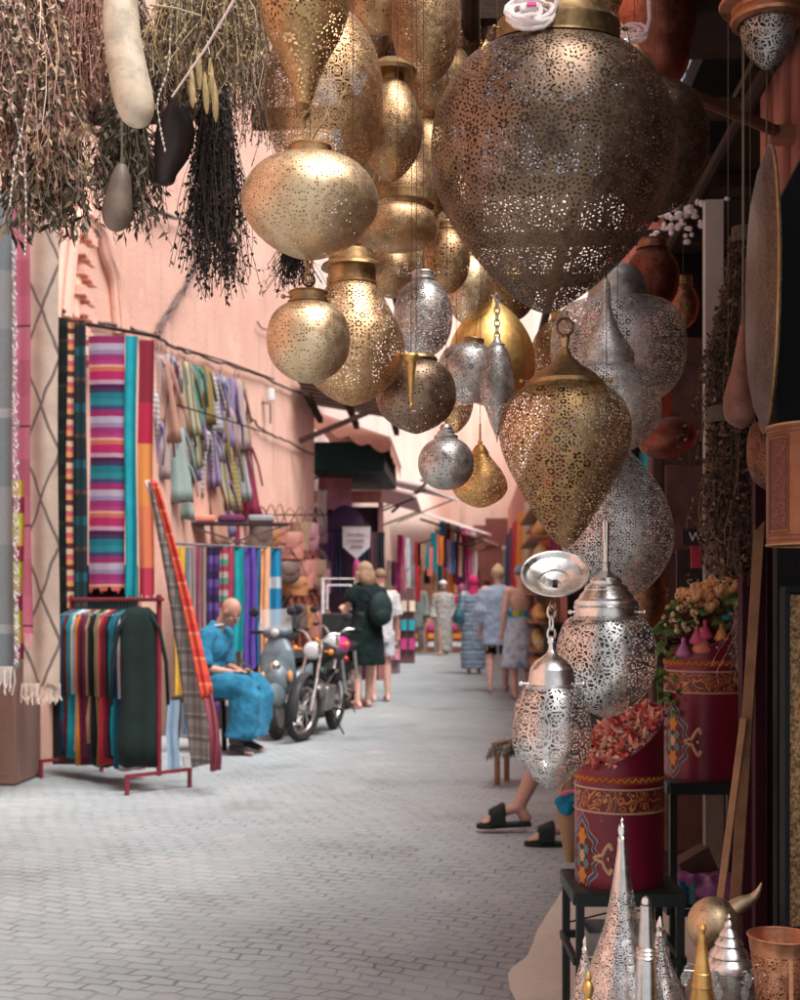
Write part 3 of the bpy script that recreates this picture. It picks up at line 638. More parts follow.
def hang(name, label, cat, px, py, d, wpx, hpx, mat, group=None, amp=.02, folds=4, seed=0, yaw=0, flare=0, hem=.01, nx=30, nz=16):
    p = P(px, py, d); k = d/F
    o = sheet(wpx*k, hpx*k, amp, folds, seed, nx, nz, hem, flare).build(name, mat, loc=p, rz=face_cam(p)*0+TH+yaw, smooth=True, sharp=180)
    return tag(o, label, cat, group)
def fringe(o, w, z, mat, seed=0, n=40, L=.07, flare=0):
    rn = seeded(seed); mb = MB()
    for i in range(n):
        x = (i/(n-1)-.5)*w*(1+flare); mb.tube([(x, 0, z+.01), (x+rn.uniform(-.01, .01), rn.uniform(-.01, .01), z-L*.5), (x+rn.uniform(-.02, .02), rn.uniform(-.012, .012), z-L*rn.uniform(.7, 1.1))], .004, 4)
    return mb.build('fringe', mat, o)
def lattice(name, base, line, px_w, rowz, lw=.018, thr=.5):
    """pale rug with a dark drawn diamond lattice"""
    t = NT(name); o = t.obj(); o2 = t.v('ADD', o, t.v('MULTIPLY', t.v('SUBTRACT', t.n('TexNoise', {'Vector': o, 'Scale': 4.0}).outputs['Color'], (.5,)*3), (.05, 0, .05)))
    s_ = t.n('SeparateXYZ', {0: o2}); x = s_.outputs['X']; z = s_.outputs['Z']
    a = t.m('PINGPONG', t.m('ADD', z, 0), rowz); xx = t.m('ABSOLUTE', x)
    ln = t.m('ABSOLUTE', t.m('SUBTRACT', t.m('MULTIPLY', a, px_w/rowz), xx))
    ln2 = t.m('ABSOLUTE', t.m('SUBTRACT', t.m('SUBTRACT', px_w, t.m('MULTIPLY', a, px_w/rowz)), xx))
    h = t.m('LESS_THAN', ln, lw)
    c = t.mix(t.m('MULTIPLY', h, .8), t.ramp(t.noise(o, 5, 4), [(.3, sc(base, .8)), (.7, sc(base, 1.1))]), line)
    return t.fin(c, .95, 0, t.noise(o, 90, 3), .5, .006)
RUGG = 'rugs hung from the wall at the left edge'
r1 = hang('hanging_rug', 'grey green rug with frayed white tassels along its edge, at the far left', 'rug', -12, 190, 7.5, 46, 478, stripes([(.19, .20, .20), (.24, .24, .24), (.17, .19, .20), (.30, .29, .29)], 1.3, 'Z', [8, 6, 7, 1]), RUGG, .035, 1.2, 1, flare=.12)
fringe(r1, 46*.006, -478*.006, M((.62, .56, .52)), 1, 30, .16, .12)
mb = MB(); rn = seeded(9)
for i in range(150):
    z = -.3-i*.017; x = 23*.006*(1+.12*(-z/2.87))+.005; mb.tube([(x, 0, z), (x+rn.uniform(.01, .03), rn.uniform(-.02, .02), z-.02), (x+rn.uniform(.0, .03), rn.uniform(-.02, .02), z-.045)], .004, 4)
mb.build('edge_tassels', M((.50, .52, .53)), r1)
r2 = hang('hanging_rug', 'rose pink rug with thin dark dashes behind the grey green one', 'rug', 13, 195, 7.75, 32, 440, stripes([(.50, .13, .19), (.58, .17, .24), (.10, .04, .05), (.55, .15, .22)], .62, 'Z', [10, 9, .5, 8]), RUGG, .03, 1, 2, flare=.2)
fringe(r2, 32*.0062, -440*.0062, M((.62, .25, .28)), 2, 24, .10, .2)
r3 = hang('hanging_rug', 'cream rug with a drawn black diamond lattice', 'rug', 41, 215, 7.9, 34, 470, lattice('lattice_rug', (.52, .39, .315), (.07, .05, .05), .12, .30, .010), RUGG, .03, .8, 3, flare=.12)
fringe(r3, 34*.00632, -470*.00632, M((.68, .54, .46)), 3, 34, .12, .12)
r4 = hang('hanging_rug', 'yellow edged shawl peeping between the rose rug and the grey one', 'rug', 18, 480, 7.7, 12, 180, stripes([(.55, .45, .05), (.35, .05, .08), (.65, .4, .1)], .3), RUGG, .02, 1, 31)
# blankets
BG = 'blankets hung side by side under the wall cable'
plaid = stripes([(.015, .025, .02), (.02, .04, .03), (.10, .08, .03), (.015, .02, .02), (.03, .05, .045)], .34, 'Z', [5, 4, 1, 5, 3], (.13, .35, (.008, .01, .01)))
bl = [(60, 15, 318, 372, plaid, 'near black plaid blanket, first from the left', 1.2, 3), (70.5, 6, 322, 370, stripes([(.55, .10, .14), (.62, .45, .28), (.12, .03, .04), (.65, .30, .12)], .16), 'narrow rug of pink and yellow checks between two dark blankets', .6, 4),
      (79, 15, 320, 372, stripes([(.02, .05, .06), (.02, .12, .15), (.03, .03, .04), (.12, .06, .05)], .42, 'Z', [5, 2, 5, 1], (.11, .3, (.01, .02, .02))), 'dark teal plaid blanket left of the striped one', 1.0, 5),
      (107, 36, 336, 254, stripes([(.30, .03, .12), (.42, .36, .46), (.28, .22, .36), (.30, .04, .16), (.40, .05, .18), (.62, .38, .28), (.55, .14, .10), (.42, .03, .12), (.48, .30, .40), (.08, .015, .06), (.05, .04, .10), (.02, .17, .21), (.03, .22, .26), (.06, .06, .16)][::-1], .545, 'Z', [2, 3, 3, 2, 2, 2, 4, 2, 1, 2, 3, 2, 3, 3]), 'wide blanket with magenta, lilac and teal stripes', 1.1, 6),
      (131, 12, 336, 262, cloth((.02, .30, .36)), 'plain turquoise blanket right of the striped one', 1.0, 7), (146, 15, 340, 258, stripes([(.50, .05, .09), (.68, .20, .10), (.70, .27, .08), (.45, .03, .07), (.25, .03, .05)], 2.0, 'Z', [2, 3, 3, 2, 3]), 'red and orange blanket at the right end of the blankets', .9, 8)]
for px, wd, y0, hp_, m_, lb, fo, sd_ in bl:
    hang('hanging_blanket', lb, 'blanket', px, y0, 9.3, wd, hp_, m_, BG, .018, fo, sd_, hem=.02)
q0 = P(48, 317, 9.36); q1 = P(160, 337, 9.4)
tag(MB().tube([(LW(9.4)-.2, 9.4, q0.z), q0, q1], .014, 8).build('hanging_rod', WOODD), 'thin rod carrying the blankets', 'rod')
# tall leaning striped carpet with orange border
cp = empty('draped_carpet', P(185, 480, 8.5), label='grey carpet with a red orange border slanting down to the paving beside the clothes rack', cat='carpet')
def skew(pts, name, mat, amp=.012, seed=0, nx=10, nz=30):
    """pts: top-left, top-right, bottom-right, bottom-left (pixels, depth)"""
    rn = seeded(seed); base = cp.location; a, b, c, d = [P(*p)-base for p in pts]; mb = MB(); vs = []
    for i in range(nz+1):
        t = i/nz
        for j in range(nx+1):
            u = j/nx; l = a.lerp(d, t); r_ = b.lerp(c, t); p = l.lerp(r_, u); s = math.sin(PI*t)*.06
            p = p+Vector((s*.6, -s+amp*math.sin(u*9+t*4+seed), 0)); vs.append(p)
    fs = [(i*(nx+1)+j, (i+1)*(nx+1)+j, (i+1)*(nx+1)+j+1, i*(nx+1)+j+1) for i in range(nz) for j in range(nx)]
    o = mb.add(vs, fs).build(name, mat, cp, sharp=180); md = o.modifiers.new('thickness', 'SOLIDIFY'); md.thickness = .014; return o
GREYR = stripes([(.26, .24, .23), (.34, .31, .29), (.20, .18, .18), (.42, .38, .36)], .14, 'Z', [4, 3, 2, 1], (.05, .2, (.12, .10, .10)))
skew([(147, 480, 8.45), (158, 492, 8.4), (216, 762, 7.95), (192, 768, 8.1)], 'field', GREYR, seed=1)
skew([(149, 478, 8.4), (157, 484, 8.3), (212, 692, 7.9), (203, 700, 7.9)], 'border', stripes([(.68, .10, .06), (.75, .22, .12), (.60, .06, .05)], .16, 'Z', [5, 1, 3]), seed=2)
skew([(203, 700, 7.9), (212, 692, 7.9), (219, 770, 7.85), (211, 772, 7.85)], 'border_end', M((.20, .04, .06)), seed=3)
skew([(145, 480, 8.52), (150, 480, 8.5), (182, 600, 8.25), (168, 600, 8.3)], 'light_stripe', M((.62, .42, .38)), seed=4)
fringe(cp, .18, P(185, 770, 8)[2]-P(185, 480, 8.5)[2]+.02, M((.5, .46, .43)), 5, 16, .09)
# ------------- shirts on the wall
def shirt_obj(name, p, w_, h_, mat, yaw, seed, label, group, sl=.62, cat='shirt', trim=None):
    rn = seeded(seed); mb = MB(); secs = []
    n = 22
    for i, (t, ww, dd) in enumerate(((1.0, .94, .10), (.85, .90, .11), (.6, .80, .10), (.35, .74, .10), (.14, .80, .11), (.05, .78, .10), (0.0, .42, .07))):
        ph = rn.uniform(-.02, .02)
        secs.append(((ph*w_*.5, rn.uniform(-.01, .01), -t*h_), w_*.39*ww, w_*.5*dd*2))
    mb.loft(secs, n)
    vs = mb.v
    for i in range(len(vs)):
        x, y, z = vs[i]; vs[i] = (x+.006*math.sin(z*31+seed), y+.014*math.sin(x*48+seed)*min(1, -z/h_+.2), z+(.015*math.sin(x*40+seed) if z < -.97*h_ else 0))
    for sx in (-1, 1):
        a = rn.uniform(.12, .30)
        mb.tube([(sx*w_*.20, 0, -.05*h_), (sx*w_*.34, 0, -.14*h_), (sx*(w_*.42+a*.05), .01, -.35*h_), (sx*(w_*.42+a*.10), .0, -sl*h_)], [w_*.10, w_*.10, w_*.085, w_*.075], 10, 0, True, .4)
    o = mb.build(name, mat, loc=p, rot=(R(rn.uniform(-6, 6)), R(rn.uniform(-9, 9)) if cat == 'shirt' else 0, yaw), sharp=180); tag(o, label, cat, group)
    hb = MB().tube(cr([(-w_*.2, 0, -.045*h_), (0, 0, .005), (w_*.2, 0, -.045*h_)], 3), .005, 5); hb.tube([(0, 0, .0), (0, 0, .05), (.015, 0, .075), (.0, 0, .095), (-.012, 0, .08)], .003, 5)
    hb.build('hanger', M((.08, .06, .06)), o)
    if trim: MB().tube([(0, -.075*w_*1.3, -.03*h_), (0, -.105*w_*1.2, -.3*h_)], .008, 5).build('neck_placket', M(trim), o)
    return o
GT = 'small striped shirts hung in rows on the pink wall'
pal = {'pale pink': ((.60, .38, .38), (.68, .58, .55)), 'white and lilac': ((.62, .58, .62), (.36, .28, .44)), 'lilac': ((.36, .26, .46), (.48, .38, .56)), 'sea green': ((.10, .30, .24), (.16, .36, .30)), 'mauve striped': ((.40, .32, .50), (.24, .14, .26)), 'blue and white': ((.25, .32, .52), (.6, .6, .62)), 'ochre': ((.40, .27, .09), (.46, .34, .15)),
       'mint and white': ((.36, .52, .50), (.64, .64, .6)), 'pale grey striped': ((.52, .5, .5), (.34, .36, .36)), 'cream and olive': ((.58, .52, .38), (.30, .28, .14)), 'white striped': ((.66, .63, .62), (.5, .42, .44)), 'crimson': ((.36, .04, .09), (.46, .08, .14)), 'yellow ochre': ((.50, .38, .14), (.42, .30, .10)), 'peach': ((.68, .34, .24), (.72, .45, .36))}
rows = [(0, 355, 72, [('pale pink', 158), ('white and lilac', 168), ('pale grey striped', 178), ('sea green', 194), ('ochre', 205), ('mauve striped', 214), ('blue and white', 222), ('lilac', 230), ('yellow ochre', 240), ('peach', 163), ('crimson', 173), ('cream and olive', 186), ('mint and white', 200), ('white striped', 210), ('pale pink', 236)]),
        (1, 412, 76, [('lilac', 157), ('mint and white', 177), ('pale grey striped', 189), ('white striped', 203), ('cream and olive', 217), ('yellow ochre', 229), ('crimson', 243), ('pale pink', 166), ('white striped', 183), ('ochre', 197), ('mauve striped', 210), ('pale grey striped', 236)]),
        (2, 352, 84, [('peach', 163), ('white striped', 185), ('mauve striped', 236)]), (3, 455, 72, [('peach', 212), ('lilac', 224), ('mint and white', 183), ('crimson', 236)]),
        (4, 384, 80, [('white striped', 153), ('pale pink', 161), ('blue and white', 168), ('peach', 175), ('pale grey striped', 183), ('cream and olive', 190), ('lilac', 197), ('mint and white', 205), ('white and lilac', 212), ('ochre', 219), ('pale pink', 227), ('mauve striped', 234), ('yellow ochre', 242)])]
rown = ['in the upper row', 'in the lower row', 'high on the wall behind the upper row', 'low behind the lower row', 'in the back row between the two rods']
ordn = ['first', 'second', 'third', 'fourth', 'fifth', 'sixth', 'seventh', 'eighth', 'ninth', 'tenth', 'eleventh', 'twelfth', 'thirteenth', 'fourteenth', 'fifteenth', 'sixteenth']
for ri, y0, hh, lst in rows:
    lst = sorted(lst, key=lambda q: q[1])
    for i, (nm, px) in enumerate(lst):
        p = on_wall(px, y0+(px-150)*.30, .28 if ri < 2 else .14); p.x -= .29 if ri < 2 else .15; d = (p-Vector((0, 0, HC))).dot(AX); p.y -= .02*(i % 3)
        a, b = pal[nm]; rr_ = seeded(ri*50+i); wd = (31 if ri < 2 else 26)*d/F*rr_.uniform(.82, 1.12); p.z += rr_.uniform(-.07, .05); hh2 = hh*rr_.uniform(.82, 1.18)
        shirt_obj('hanging_shirt', p, wd, hh2*d/F*.93, stripes([sc(a, .8), sc(b, .62)], .05+.012*(i % 3), 'X' if i % 3 else 'Z', [3, 2]), TH+R(30)+R((i*37) % 50-25), 11*ri+i, '%s shirt, %s from the left %s' % (nm, ordn[i], rown[ri]), GT, trim=(.2, .15, .2))
mb = MB()
for y0, y1 in ((339, 372), (402, 430)):
    mb.tube([on_wall(150, y0, .24), on_wall(252, y1, .24)], .008, 6)
mb2 = MB(); tag(MB().tube([on_wall(150, 348, .26), on_wall(200, 362, .26), on_wall(252, 380, .26)], .008, 6).build('hanging_rod', WOODD), 'rod carrying the upper row of shirts', 'rod')
tag(MB().tube([on_wall(150, 406, .26), on_wall(200, 420, .26), on_wall(252, 436, .26)], .008, 6).build('hanging_rod', WOODD), 'rod carrying the lower row of shirts', 'rod')
# small shelf frame below the shirts
sf = empty('folding_shelf', on_wall(205, 525, .3), TH+R(10), 'dark folding shelf under the rows of shirts', 'shelf')
MB().box((0, -.1, 0), (1.1, .35, .02)).build('board', M((.06, .045, .05)), sf)
MB().bar((-.5, -.25, -.02), (.45, -.05, -.30), .018).build('strut', M((.3, .28, .28), .4, .6), sf)
MB().bar((.5, -.25, -.02), (-.35, -.05, -.30), .018).build('strut', M((.3, .28, .28), .4, .6), sf)
for i, c in enumerate(('coral', 'plum', 'grey')):
    tag(MB().box((0, 0, .0), (.26, .2, .07)).build('folded_cloth', cloth(CN[c]), loc=sf.location+Vector((-.3+.3*i, -.12, .05)), rz=TH+R(10), bevel=.02), '%s folded cloth lying on the folding shelf' % c, 'cloth', 'folded cloths on the shelf')
# ------------- scarf rack behind the seated man
SD0 = 11.8
sr = empty('scarf_rack', Vector((P(231, 548, SD0).x, P(231, 548, SD0).y, 0)), TH+math.atan2(.95, .86), 'metal rack holding long scarves behind the seated man', 'rack')
zt = P(235, 547, 11.75).z; SD = lambda px: 11.3+(px-182)/95*.95; SM = M((.35, .33, .33), .35, .8)
MB().tube([(-.66, 0, zt+.01), (.66, 0, zt+.01)], .012, 8).build('rail', SM, sr)
for x in (-.65, .65):
    MB().tube([(x, .02, 0), (x, .02, zt+.02)], .014, 8).build('post', SM, sr); MB().tube([(x, -.25, .015), (x, .25, .015)], .014, 8).build('foot', SM, sr)
scs = [('mustard yellow', 182, 9, (.60, .38, .06), 150), ('grey blue', 188, 7, (.14, .20, .26), 190), ('pale taupe', 193, 7, (.35, .28, .27), 200), ('dark rose', 199, 8, (.30, .10, .14), 170), ('brown striped', 205, 7, None, 215), ('purple plaid', 215, 12, 'plaid', 165), ('green and red patterned', 224, 10, 'pat', 160), ('crimson edged', 232, 6, (.5, .06, .12), 150),
       ('turquoise', 239, 13, (.02, .33, .36), 105), ('olive grey under turquoise', 238, 12, (.22, .20, .15), 142), ('violet', 251, 12, (.13, .07, .36), 122), ('blue edged', 259, 6, (.04, .14, .30), 118), ('black low', 255, 13, (.012, .012, .016), 142), ('peach orange', 266, 10, (.85, .42, .22), 132), ('bright blue tie dyed', 276, 12, 'tie', 128)]
for i, (nm, px, wd, c, hh) in enumerate(scs):
    if c is None: mt = stripes([(.20, .12, .10), (.38, .30, .26)], .03, 'X')
    elif c == 'plaid': mt = stripes([(.08, .04, .18), (.16, .10, .36), (.04, .03, .07)], .22, 'Z', [2, 2, 2], (.05, .4, (.05, .02, .08)))
    elif c == 'pat': mt = stripes([(.10, .30, .22), (.5, .4, .35), (.40, .06, .10)], .17, 'Z')
    elif c == 'tie': mt = stripes([(.03, .26, .50), (.03, .26, .50), (.55, .62, .68), (.03, .28, .52)], 1.5, 'Z', [10, 9, 2, 5])
    else: mt = cloth(c)
    back = nm in ('olive grey under turquoise', 'black low')
    hang('hanging_scarf', '%s scarf, %s from the left on the scarf rack' % (nm, ordn[i] if i < 16 else ''), 'scarf', px-2, 547, SD(px)+.08 if back else SD(px)-.012*(i % 2), wd*1.15, hh, mt, 'scarves on the metal rack', .018, 1.6, 60+i, nx=16)
tag(MB().box((0, 0, .55), (.95, .3, 1.1)).build('cloth_bale', M((.07, .05, .055), .95), loc=Vector((P(236, 660, 12.3).x, P(236, 660, 12.3).y, 0)), rz=TH+R(40), bevel=.05), 'dark covered bale standing behind the scarf rack', 'bale')
# ------------- clothes rack near left
A0 = G(72, 775); B0 = G(152, 790); A0.z = B0.z = 0
rk = empty('clothes_rack', (A0+B0)/2, math.atan2((B0-A0).y, (B0-A0).x), 'dark red metal clothes rack full of long garments', 'rack')
LR = (B0-A0).length; REDM = M((.20, .025, .04), .45, 0, .2)
zr = 1.24
MB().tube([(-LR/2-.02, 0, zr), (LR/2+.12, 0, zr)], .014, 8).build('rail', REDM, rk)
for x in (-LR/2, LR/2+.08):
    MB().bar((x, 0, .1), (x, 0, zr+.03), .024).build('post', REDM, rk)
    f_ = MB(); f_.bar((x, -.24, .12), (x, .24, .12), .022); f_.bar((x, -.24, 0), (x, -.24, .13), .022); f_.bar((x, .24, 0), (x, .24, .13), .022); f_.build('foot', REDM, rk)
MB().bar((-LR/2, 0, .16), (LR/2+.08, 0, .16), .02).build('lower_bar', REDM, rk)
gar = ['petrol', 'maroon', 'teal', 'white', 'mustard', 'plum', 'tan', 'dark green', 'grey', 'maroon', 'cream', 'black', 'petrol', 'navy', 'maroon', 'plum']
gar2 = ['navy', 'petrol', 'maroon', 'brown', 'teal', 'white', 'pale blue', 'orange', 'maroon', 'plum', 'tan', 'dark green', 'black', 'olive', 'cream', 'red', 'maroon', 'black', 'teal', 'petrol', 'navy', 'white', 'maroon', 'red']
ordn += ['seventeenth', 'eighteenth', 'nineteenth', 'twentieth', 'twenty first', 'twenty second', 'twenty third', 'twenty fourth']
for i, c in enumerate(gar2):
    x = -LR/2+.03+i*(LR-.16)/(len(gar2)-1); h_ = (1.02, .98, 1.05, .96, 1.06, 1.0, 1.04, 1.07, 1.08, 1.03, .94, 1.08, 1.0, 1.06, .96, 1.05, 1.02)[i % 17]*.98
    p = rk.matrix_basis @ Vector((x, 0, zr-.07)); rn = seeded(i)
    mb = MB(); n = 16
    secs = [((rn.uniform(-.008, .008), rn.uniform(-.015, .015), -t*h_), wx*.95, wy*.72) for t, wx, wy in ((1, .033, .17), (.8, .030, .17), (.55, .028, .16), (.3, .026, .165), (.12, .024, .19), (.04, .018, .15), (0, .012, .05))]
    mb.loft(secs, n)
    for k_ in range(len(mb.v)):
        a, b, z = mb.v[k_]; mb.v[k_] = (a+.008*math.sin(b*35+i)*(-z), b, z+.02*math.sin(b*20+i)*(z < -.9*h_))
    for sy in (-1, 1): mb.tube([(0, sy*.09, -.03), (.002, sy*.118, -.12), (.003, sy*.122, -.35), (.004, sy*.118, -.58)], [.016, .018, .017, .015], 8)
    o = mb.build('hanging_garment', cloth(sc(CN[c], .75)), loc=p, rz=rk.rotation_euler.z+R(rn.uniform(-9, 9)), sharp=180)
    tag(o, '%s long garment, %s from the left on the dark red rack' % (c, ordn[i]), 'garment', 'garments on the dark red rack')
    MB().tube([(0, -.12, -.04), (0, 0, .0), (0, .12, -.04)], .005, 5).tube([(0, 0, 0), (0, 0, .05), (0, .012, .07)], .003, 5).build('hanger', M((.1, .2, .2)), o)
# front cardigan facing the lane
p = rk.matrix_basis @ Vector((LR/2+.0, -.10, zr-.05))
o = shirt_obj('hanging_garment', p, .38, 1.02, cloth((.016, .026, .024)), TH+R(12), 77, 'black green cardigan facing the lane at the right end of the dark red rack', 'garments on the dark red rack', sl=.62, cat='garment')
hang('hanging_garment', 'light blue cloth showing below the black green cardigan', 'garment', 173, 700, 8.2, 12, 72, cloth((.36, .50, .66)), 'garments on the dark red rack', .01, 1, 3)
# hem bits: cream shoes / bundle under rack
tag(MB().ell((0, 0, .05), (.10, .07, .06)).ell((.08, .03, .04), (.07, .05, .045)).build('cloth_bundle', cloth((.55, .42, .32)), loc=P(126, 770, 8.6)*1.0, remesh=0), 'crumpled tan cloth caught at the foot of the dark red rack', 'cloth')
# ------------- bags on the wall
def bag(px, py, w_, h_, col, label, i, off=.12, shape=0):
    p = on_wall(px-9, py, off); col = tuple(.55*x+.06 for x in col); mt = M(col, .5, 0, .25, 9, .3); rn = seeded(i+300)
    root = empty('leather_bag', p, TH+R(28)+R(rn.uniform(-15, 15)), label, 'bag', 'leather bags hung on the pink wall')
    L_ = rn.uniform(.12, .3)
    MB().tube(cr([(-w_*.42, 0, -L_), (-w_*.25, -.01, -L_*.5), (0, -.02, 0), (w_*.25, -.01, -L_*.5), (w_*.42, 0, -L_)], 3), .009, 5).build('strap', M(sc(col, .6), .5), root)
    mb = MB()
    if shape == 0: mb.loft([((0, 0, -L_-h_), w_*.30, .03), ((0, 0, -L_-h_*.92), w_*.46, .06), ((0, 0, -L_-h_*.5), w_*.5, .065), ((0, 0, -L_-h_*.08), w_*.46, .045), ((0, 0, -L_), w_*.42, .02)], 18)
    elif shape == 1: mb.ell((0, 0, -L_-h_*.5), (w_*.5, .06, h_*.55))
    else: mb.loft([((0, 0, -L_-h_), w_*.36, .08), ((0, 0, -L_-h_*.5), w_*.42, .10), ((0, 0, -L_), w_*.5, .11)], 18)
    mb.build('pouch', mt, root)
    if shape != 2: MB().loft([((0, -.035, -L_-h_*.55), w_*.26, .035), ((0, -.03, -L_-h_*.3), w_*.44, .045), ((0, -.01, -L_+.004), w_*.44, .022)], 16).build('flap', M(sc(col, .8), .5), root)
rn = seeded(44)
bn = 0
for row, (y, xs) in enumerate(((508, [256, 266, 275, 286, 297, 307, 316]), (552, [284, 291, 299, 306, 314, 320]), (590, [285, 292, 300, 308, 317]), (540, [262, 271, 325]))):
    for j, px in enumerate(xs):
        nmc = ['brown', 'coral', 'tan', 'maroon', 'black', 'orange', 'coral', 'pink', 'tan'][(bn*5+row) % 9]; shape = [0, 1, 0, 0, 2, 1][(bn*7) % 6]
        bag(px, y+rn.uniform(-5, 5), rn.uniform(.24, .36), rn.uniform(.24, .40), CN[nmc], '%s %s, %s from the left in the %s row of bags' % (nmc, ['leather satchel', 'round leather bag', 'open basket bag'][shape], ordn[j], ['top', 'second', 'third', 'hindmost'][row]), bn, .16 if row < 3 else .08, shape); bn += 1
tag(MB().tube([on_wall(252, 515, .1), on_wall(322, 515, .1)], .012, 6).build('hanging_rod', WOODD), 'rod on the pink wall carrying the leather bags', 'rod')
# reddish rugs behind bags (low)
for i, (px, c, nm) in enumerate(((288, (.34, .10, .08), 'rust red'), (298, (.40, .14, .10), 'brick coloured'), (309, (.30, .07, .07), 'dark red'))):
    p = on_wall(px, 545, .05); tag(sheet(.62, 1.75, .02, 3, 80+i).build('wall_rug', cloth(c), loc=p, rz=R(82), sharp=180), '%s rug pinned low on the pink wall behind the leather bags' % nm, 'rug', 'rugs behind the bags')

# ------------- awnings and shops on the far left
def awning(label, a, b, drop, depth, mat, name='awning', valance=None, tiles=False):
    """a,b: world points along the wall at the top edge; reaches out in +x"""
    root = empty(name, a, 0, label, 'awning'); d = b-a; o = Vector((depth, -depth*.134, -drop))
    mb = MB(); mb.add([Vector((0, 0, 0)), d, d+o, o], [(0, 1, 2, 3)]); s_ = mb.build('cover', mat, root, smooth=False); md = s_.modifiers.new('t', 'SOLIDIFY'); md.thickness = .04
    MB().tube([o, o+d], .025, 6).build('front_bar', M((.7, .62, .6)), root)
    if valance:
        vs = []; fs = []; k = 26
        for i in range(k+1):
            q = o+d*(i/k); s = .12+.10*abs(math.sin(i/k*PI*5)); vs += [q+Vector((.01, 0, 0)), q+Vector((.01, 0, -s))]
        for i in range(k): fs.append((2*i, 2*i+1, 2*i+3, 2*i+2))
        MB().add(vs, fs).build('valance', valance, root)
        e = []; f2 = []
        for i in range(k+1):
            q = o*(i/k); e += [q+Vector((0, -.01, 0)), q+Vector((0, -.01, -.14-.08*abs(math.sin(i/k*PI*4))))]
        for i in range(k): f2.append((2*i, 2*i+1, 2*i+3, 2*i+2))
        MB().add(e, f2).build('side_valance', valance, root)
    for t in (.1, .9): MB().tube([d*t+Vector((0, 0, -drop-.5)), o+d*t], .018, 6).build('stay', RUB, root)
    return root
ROOFM = M((.13, .075, .055), .9, 0, .5, 6, .6)
z_ = lambda py, d: HC+(YH-py)/F*d
# slatted brown tile canopy
tr = empty('tiled_canopy', (-2.15, 15.6, 3.95), label='brown slatted canopy jutting from the corner of the pink wall', cat='canopy')
mb = MB()
for i in range(7): mb.box((.62, .15+i*.20, -.02*i), (1.35, .17, .05), 0, Euler((0, R(10), 0)))
mb.build('slats', ROOFM, tr)
mb = MB()
for x in (.1, .6, 1.15): mb.bar((x, -.05, -.09-.17*x), (x, 1.5, -.22-.17*x), .07, .08)
mb.build('beam', WOODD, tr); MB().bar((.0, .1, -.7), (1.1, .1, -.25), .06).build('stay', WOODD, tr)
awning('coral awning with a scalloped edge and dark green underside', Vector((-2.25, 17.3, z_(418, 18))), Vector((-2.28, 20.4, z_(418, 18)-.05)), .42, 1.15, stripes([(.70, .32, .25), (.76, .42, .34)], .5, 'Y'), valance=M((.62, .27, .21)))
tag(MB().box((0, 0, 0), (1.05, 2.9, .42)).build('sign_box', M((.012, .035, .032), .5), loc=(-1.72, 18.9, z_(462, 18.2)), bevel=.02), 'dark green box hanging under the coral awning', 'shop box')
awning('white edged pink sheet awning in the middle of the far stalls', Vector((-2.25, 20.6, z_(478, 21))), Vector((-2.3, 24.3, z_(478, 21))), .35, 1.35, M((.62, .38, .40)))
awning('grey corrugated awning behind the pink sheet one', Vector((-2.2, 24.6, z_(480, 26))), Vector((-1.6, 29, z_(480, 27))), .3, 1.3, M((.42, .36, .36)))
awning('pale long awning over the farthest clothes stall', Vector((-1.7, 29.5, z_(508, 30))), Vector((-.9, 36, z_(508, 32))), .5, 1.5, M((.6, .52, .5)))
awning('thin dark awning at the far end of the left stalls', Vector((-1.0, 36.2, z_(530, 38))), Vector((-.5, 40, z_(530, 38))), .4, 1.4, M((.30, .22, .22)))
for (a, b, lb) in (((392, 512, 24), (432, 478, 24.5), 'slanting stick propping the grey corrugated awning'), ((420, 480, 26), (470, 492, 26), 'long thin pole sticking out over the far lane'), ((440, 540, 32), (470, 546, 31), 'short dark pole over the farthest clothes'), ((420, 519, 29), (462, 532, 29), 'dark rail under the pale long awning')):
    tag(MB().tube([P(*a), P(*b)], .03, 6).build('awning_pole', WOODD), lb, 'pole', 'poles of the far awnings')
# purple shop front, pennant sign
def rag(name, label, cat, px, py, d, wpx, hpx, col, i, group, mt=None, yaw=0):
    return hang(name, label, cat, px, py, d, wpx, hpx, mt or cloth(col), group, .03, 2, 200+i, yaw, nx=14, nz=8)
sd_ = empty('market_shop', Vector((P(338, 500, 19.2).x-.1, 19.35, 0)), TH, 'dark shop front behind the white pennant', 'shop')
MB().box((0, .2, 1.35), (1.5, .2, 2.7)).build('backing', M((.05, .025, .04)), sd_)
MB().box((0, .02, 2.85), (1.5, .08, .18)).build('lintel', M((.5, .2, .16)), sd_)
for k_ in (-.74, .74): MB().box((k_, .02, 1.38), (.08, .1, 2.76)).build('post', M((.3, .12, .12)), sd_)
for i, (px, wd, c, nm) in enumerate(((322, 7, (.20, .11, .22), 'dusky violet'), (330, 9, (.12, .05, .18), 'deep purple'), (339, 8, (.05, .05, .10), 'ink blue'), (364, 8, (.03, .05, .07), 'black teal'), (373, 7, (.16, .08, .10), 'brown plum'), (381, 7, (.03, .03, .035), 'black'))):
    rag('hanging_cloth', '%s cloth hanging in the dark shop front, %s from the left' % (nm, ordn[i]), 'cloth', px, 532, 18.9, wd, 60, c, i, 'cloths in the dark shop front')
MB()
um = empty('purple_parasol', P(345, 530, 18.2), label='drooping purple cloth under the pink sheet awning', cat='cloth')
MB().lathe([(.02, .36), (.12, .33), (.24, .20), (.30, .07), (.315, .0)], 14).build('canopy', M((.07, .035, .09), .85), um)
hang('hanging_cloth', 'pink cloth draped from the wall corner under the coral awning', 'cloth', 335, 476, 18.4, 36, 34, cloth((.55, .25, .33)), 'cloths in the dark shop front', .05, 1, 3, yaw=R(25))
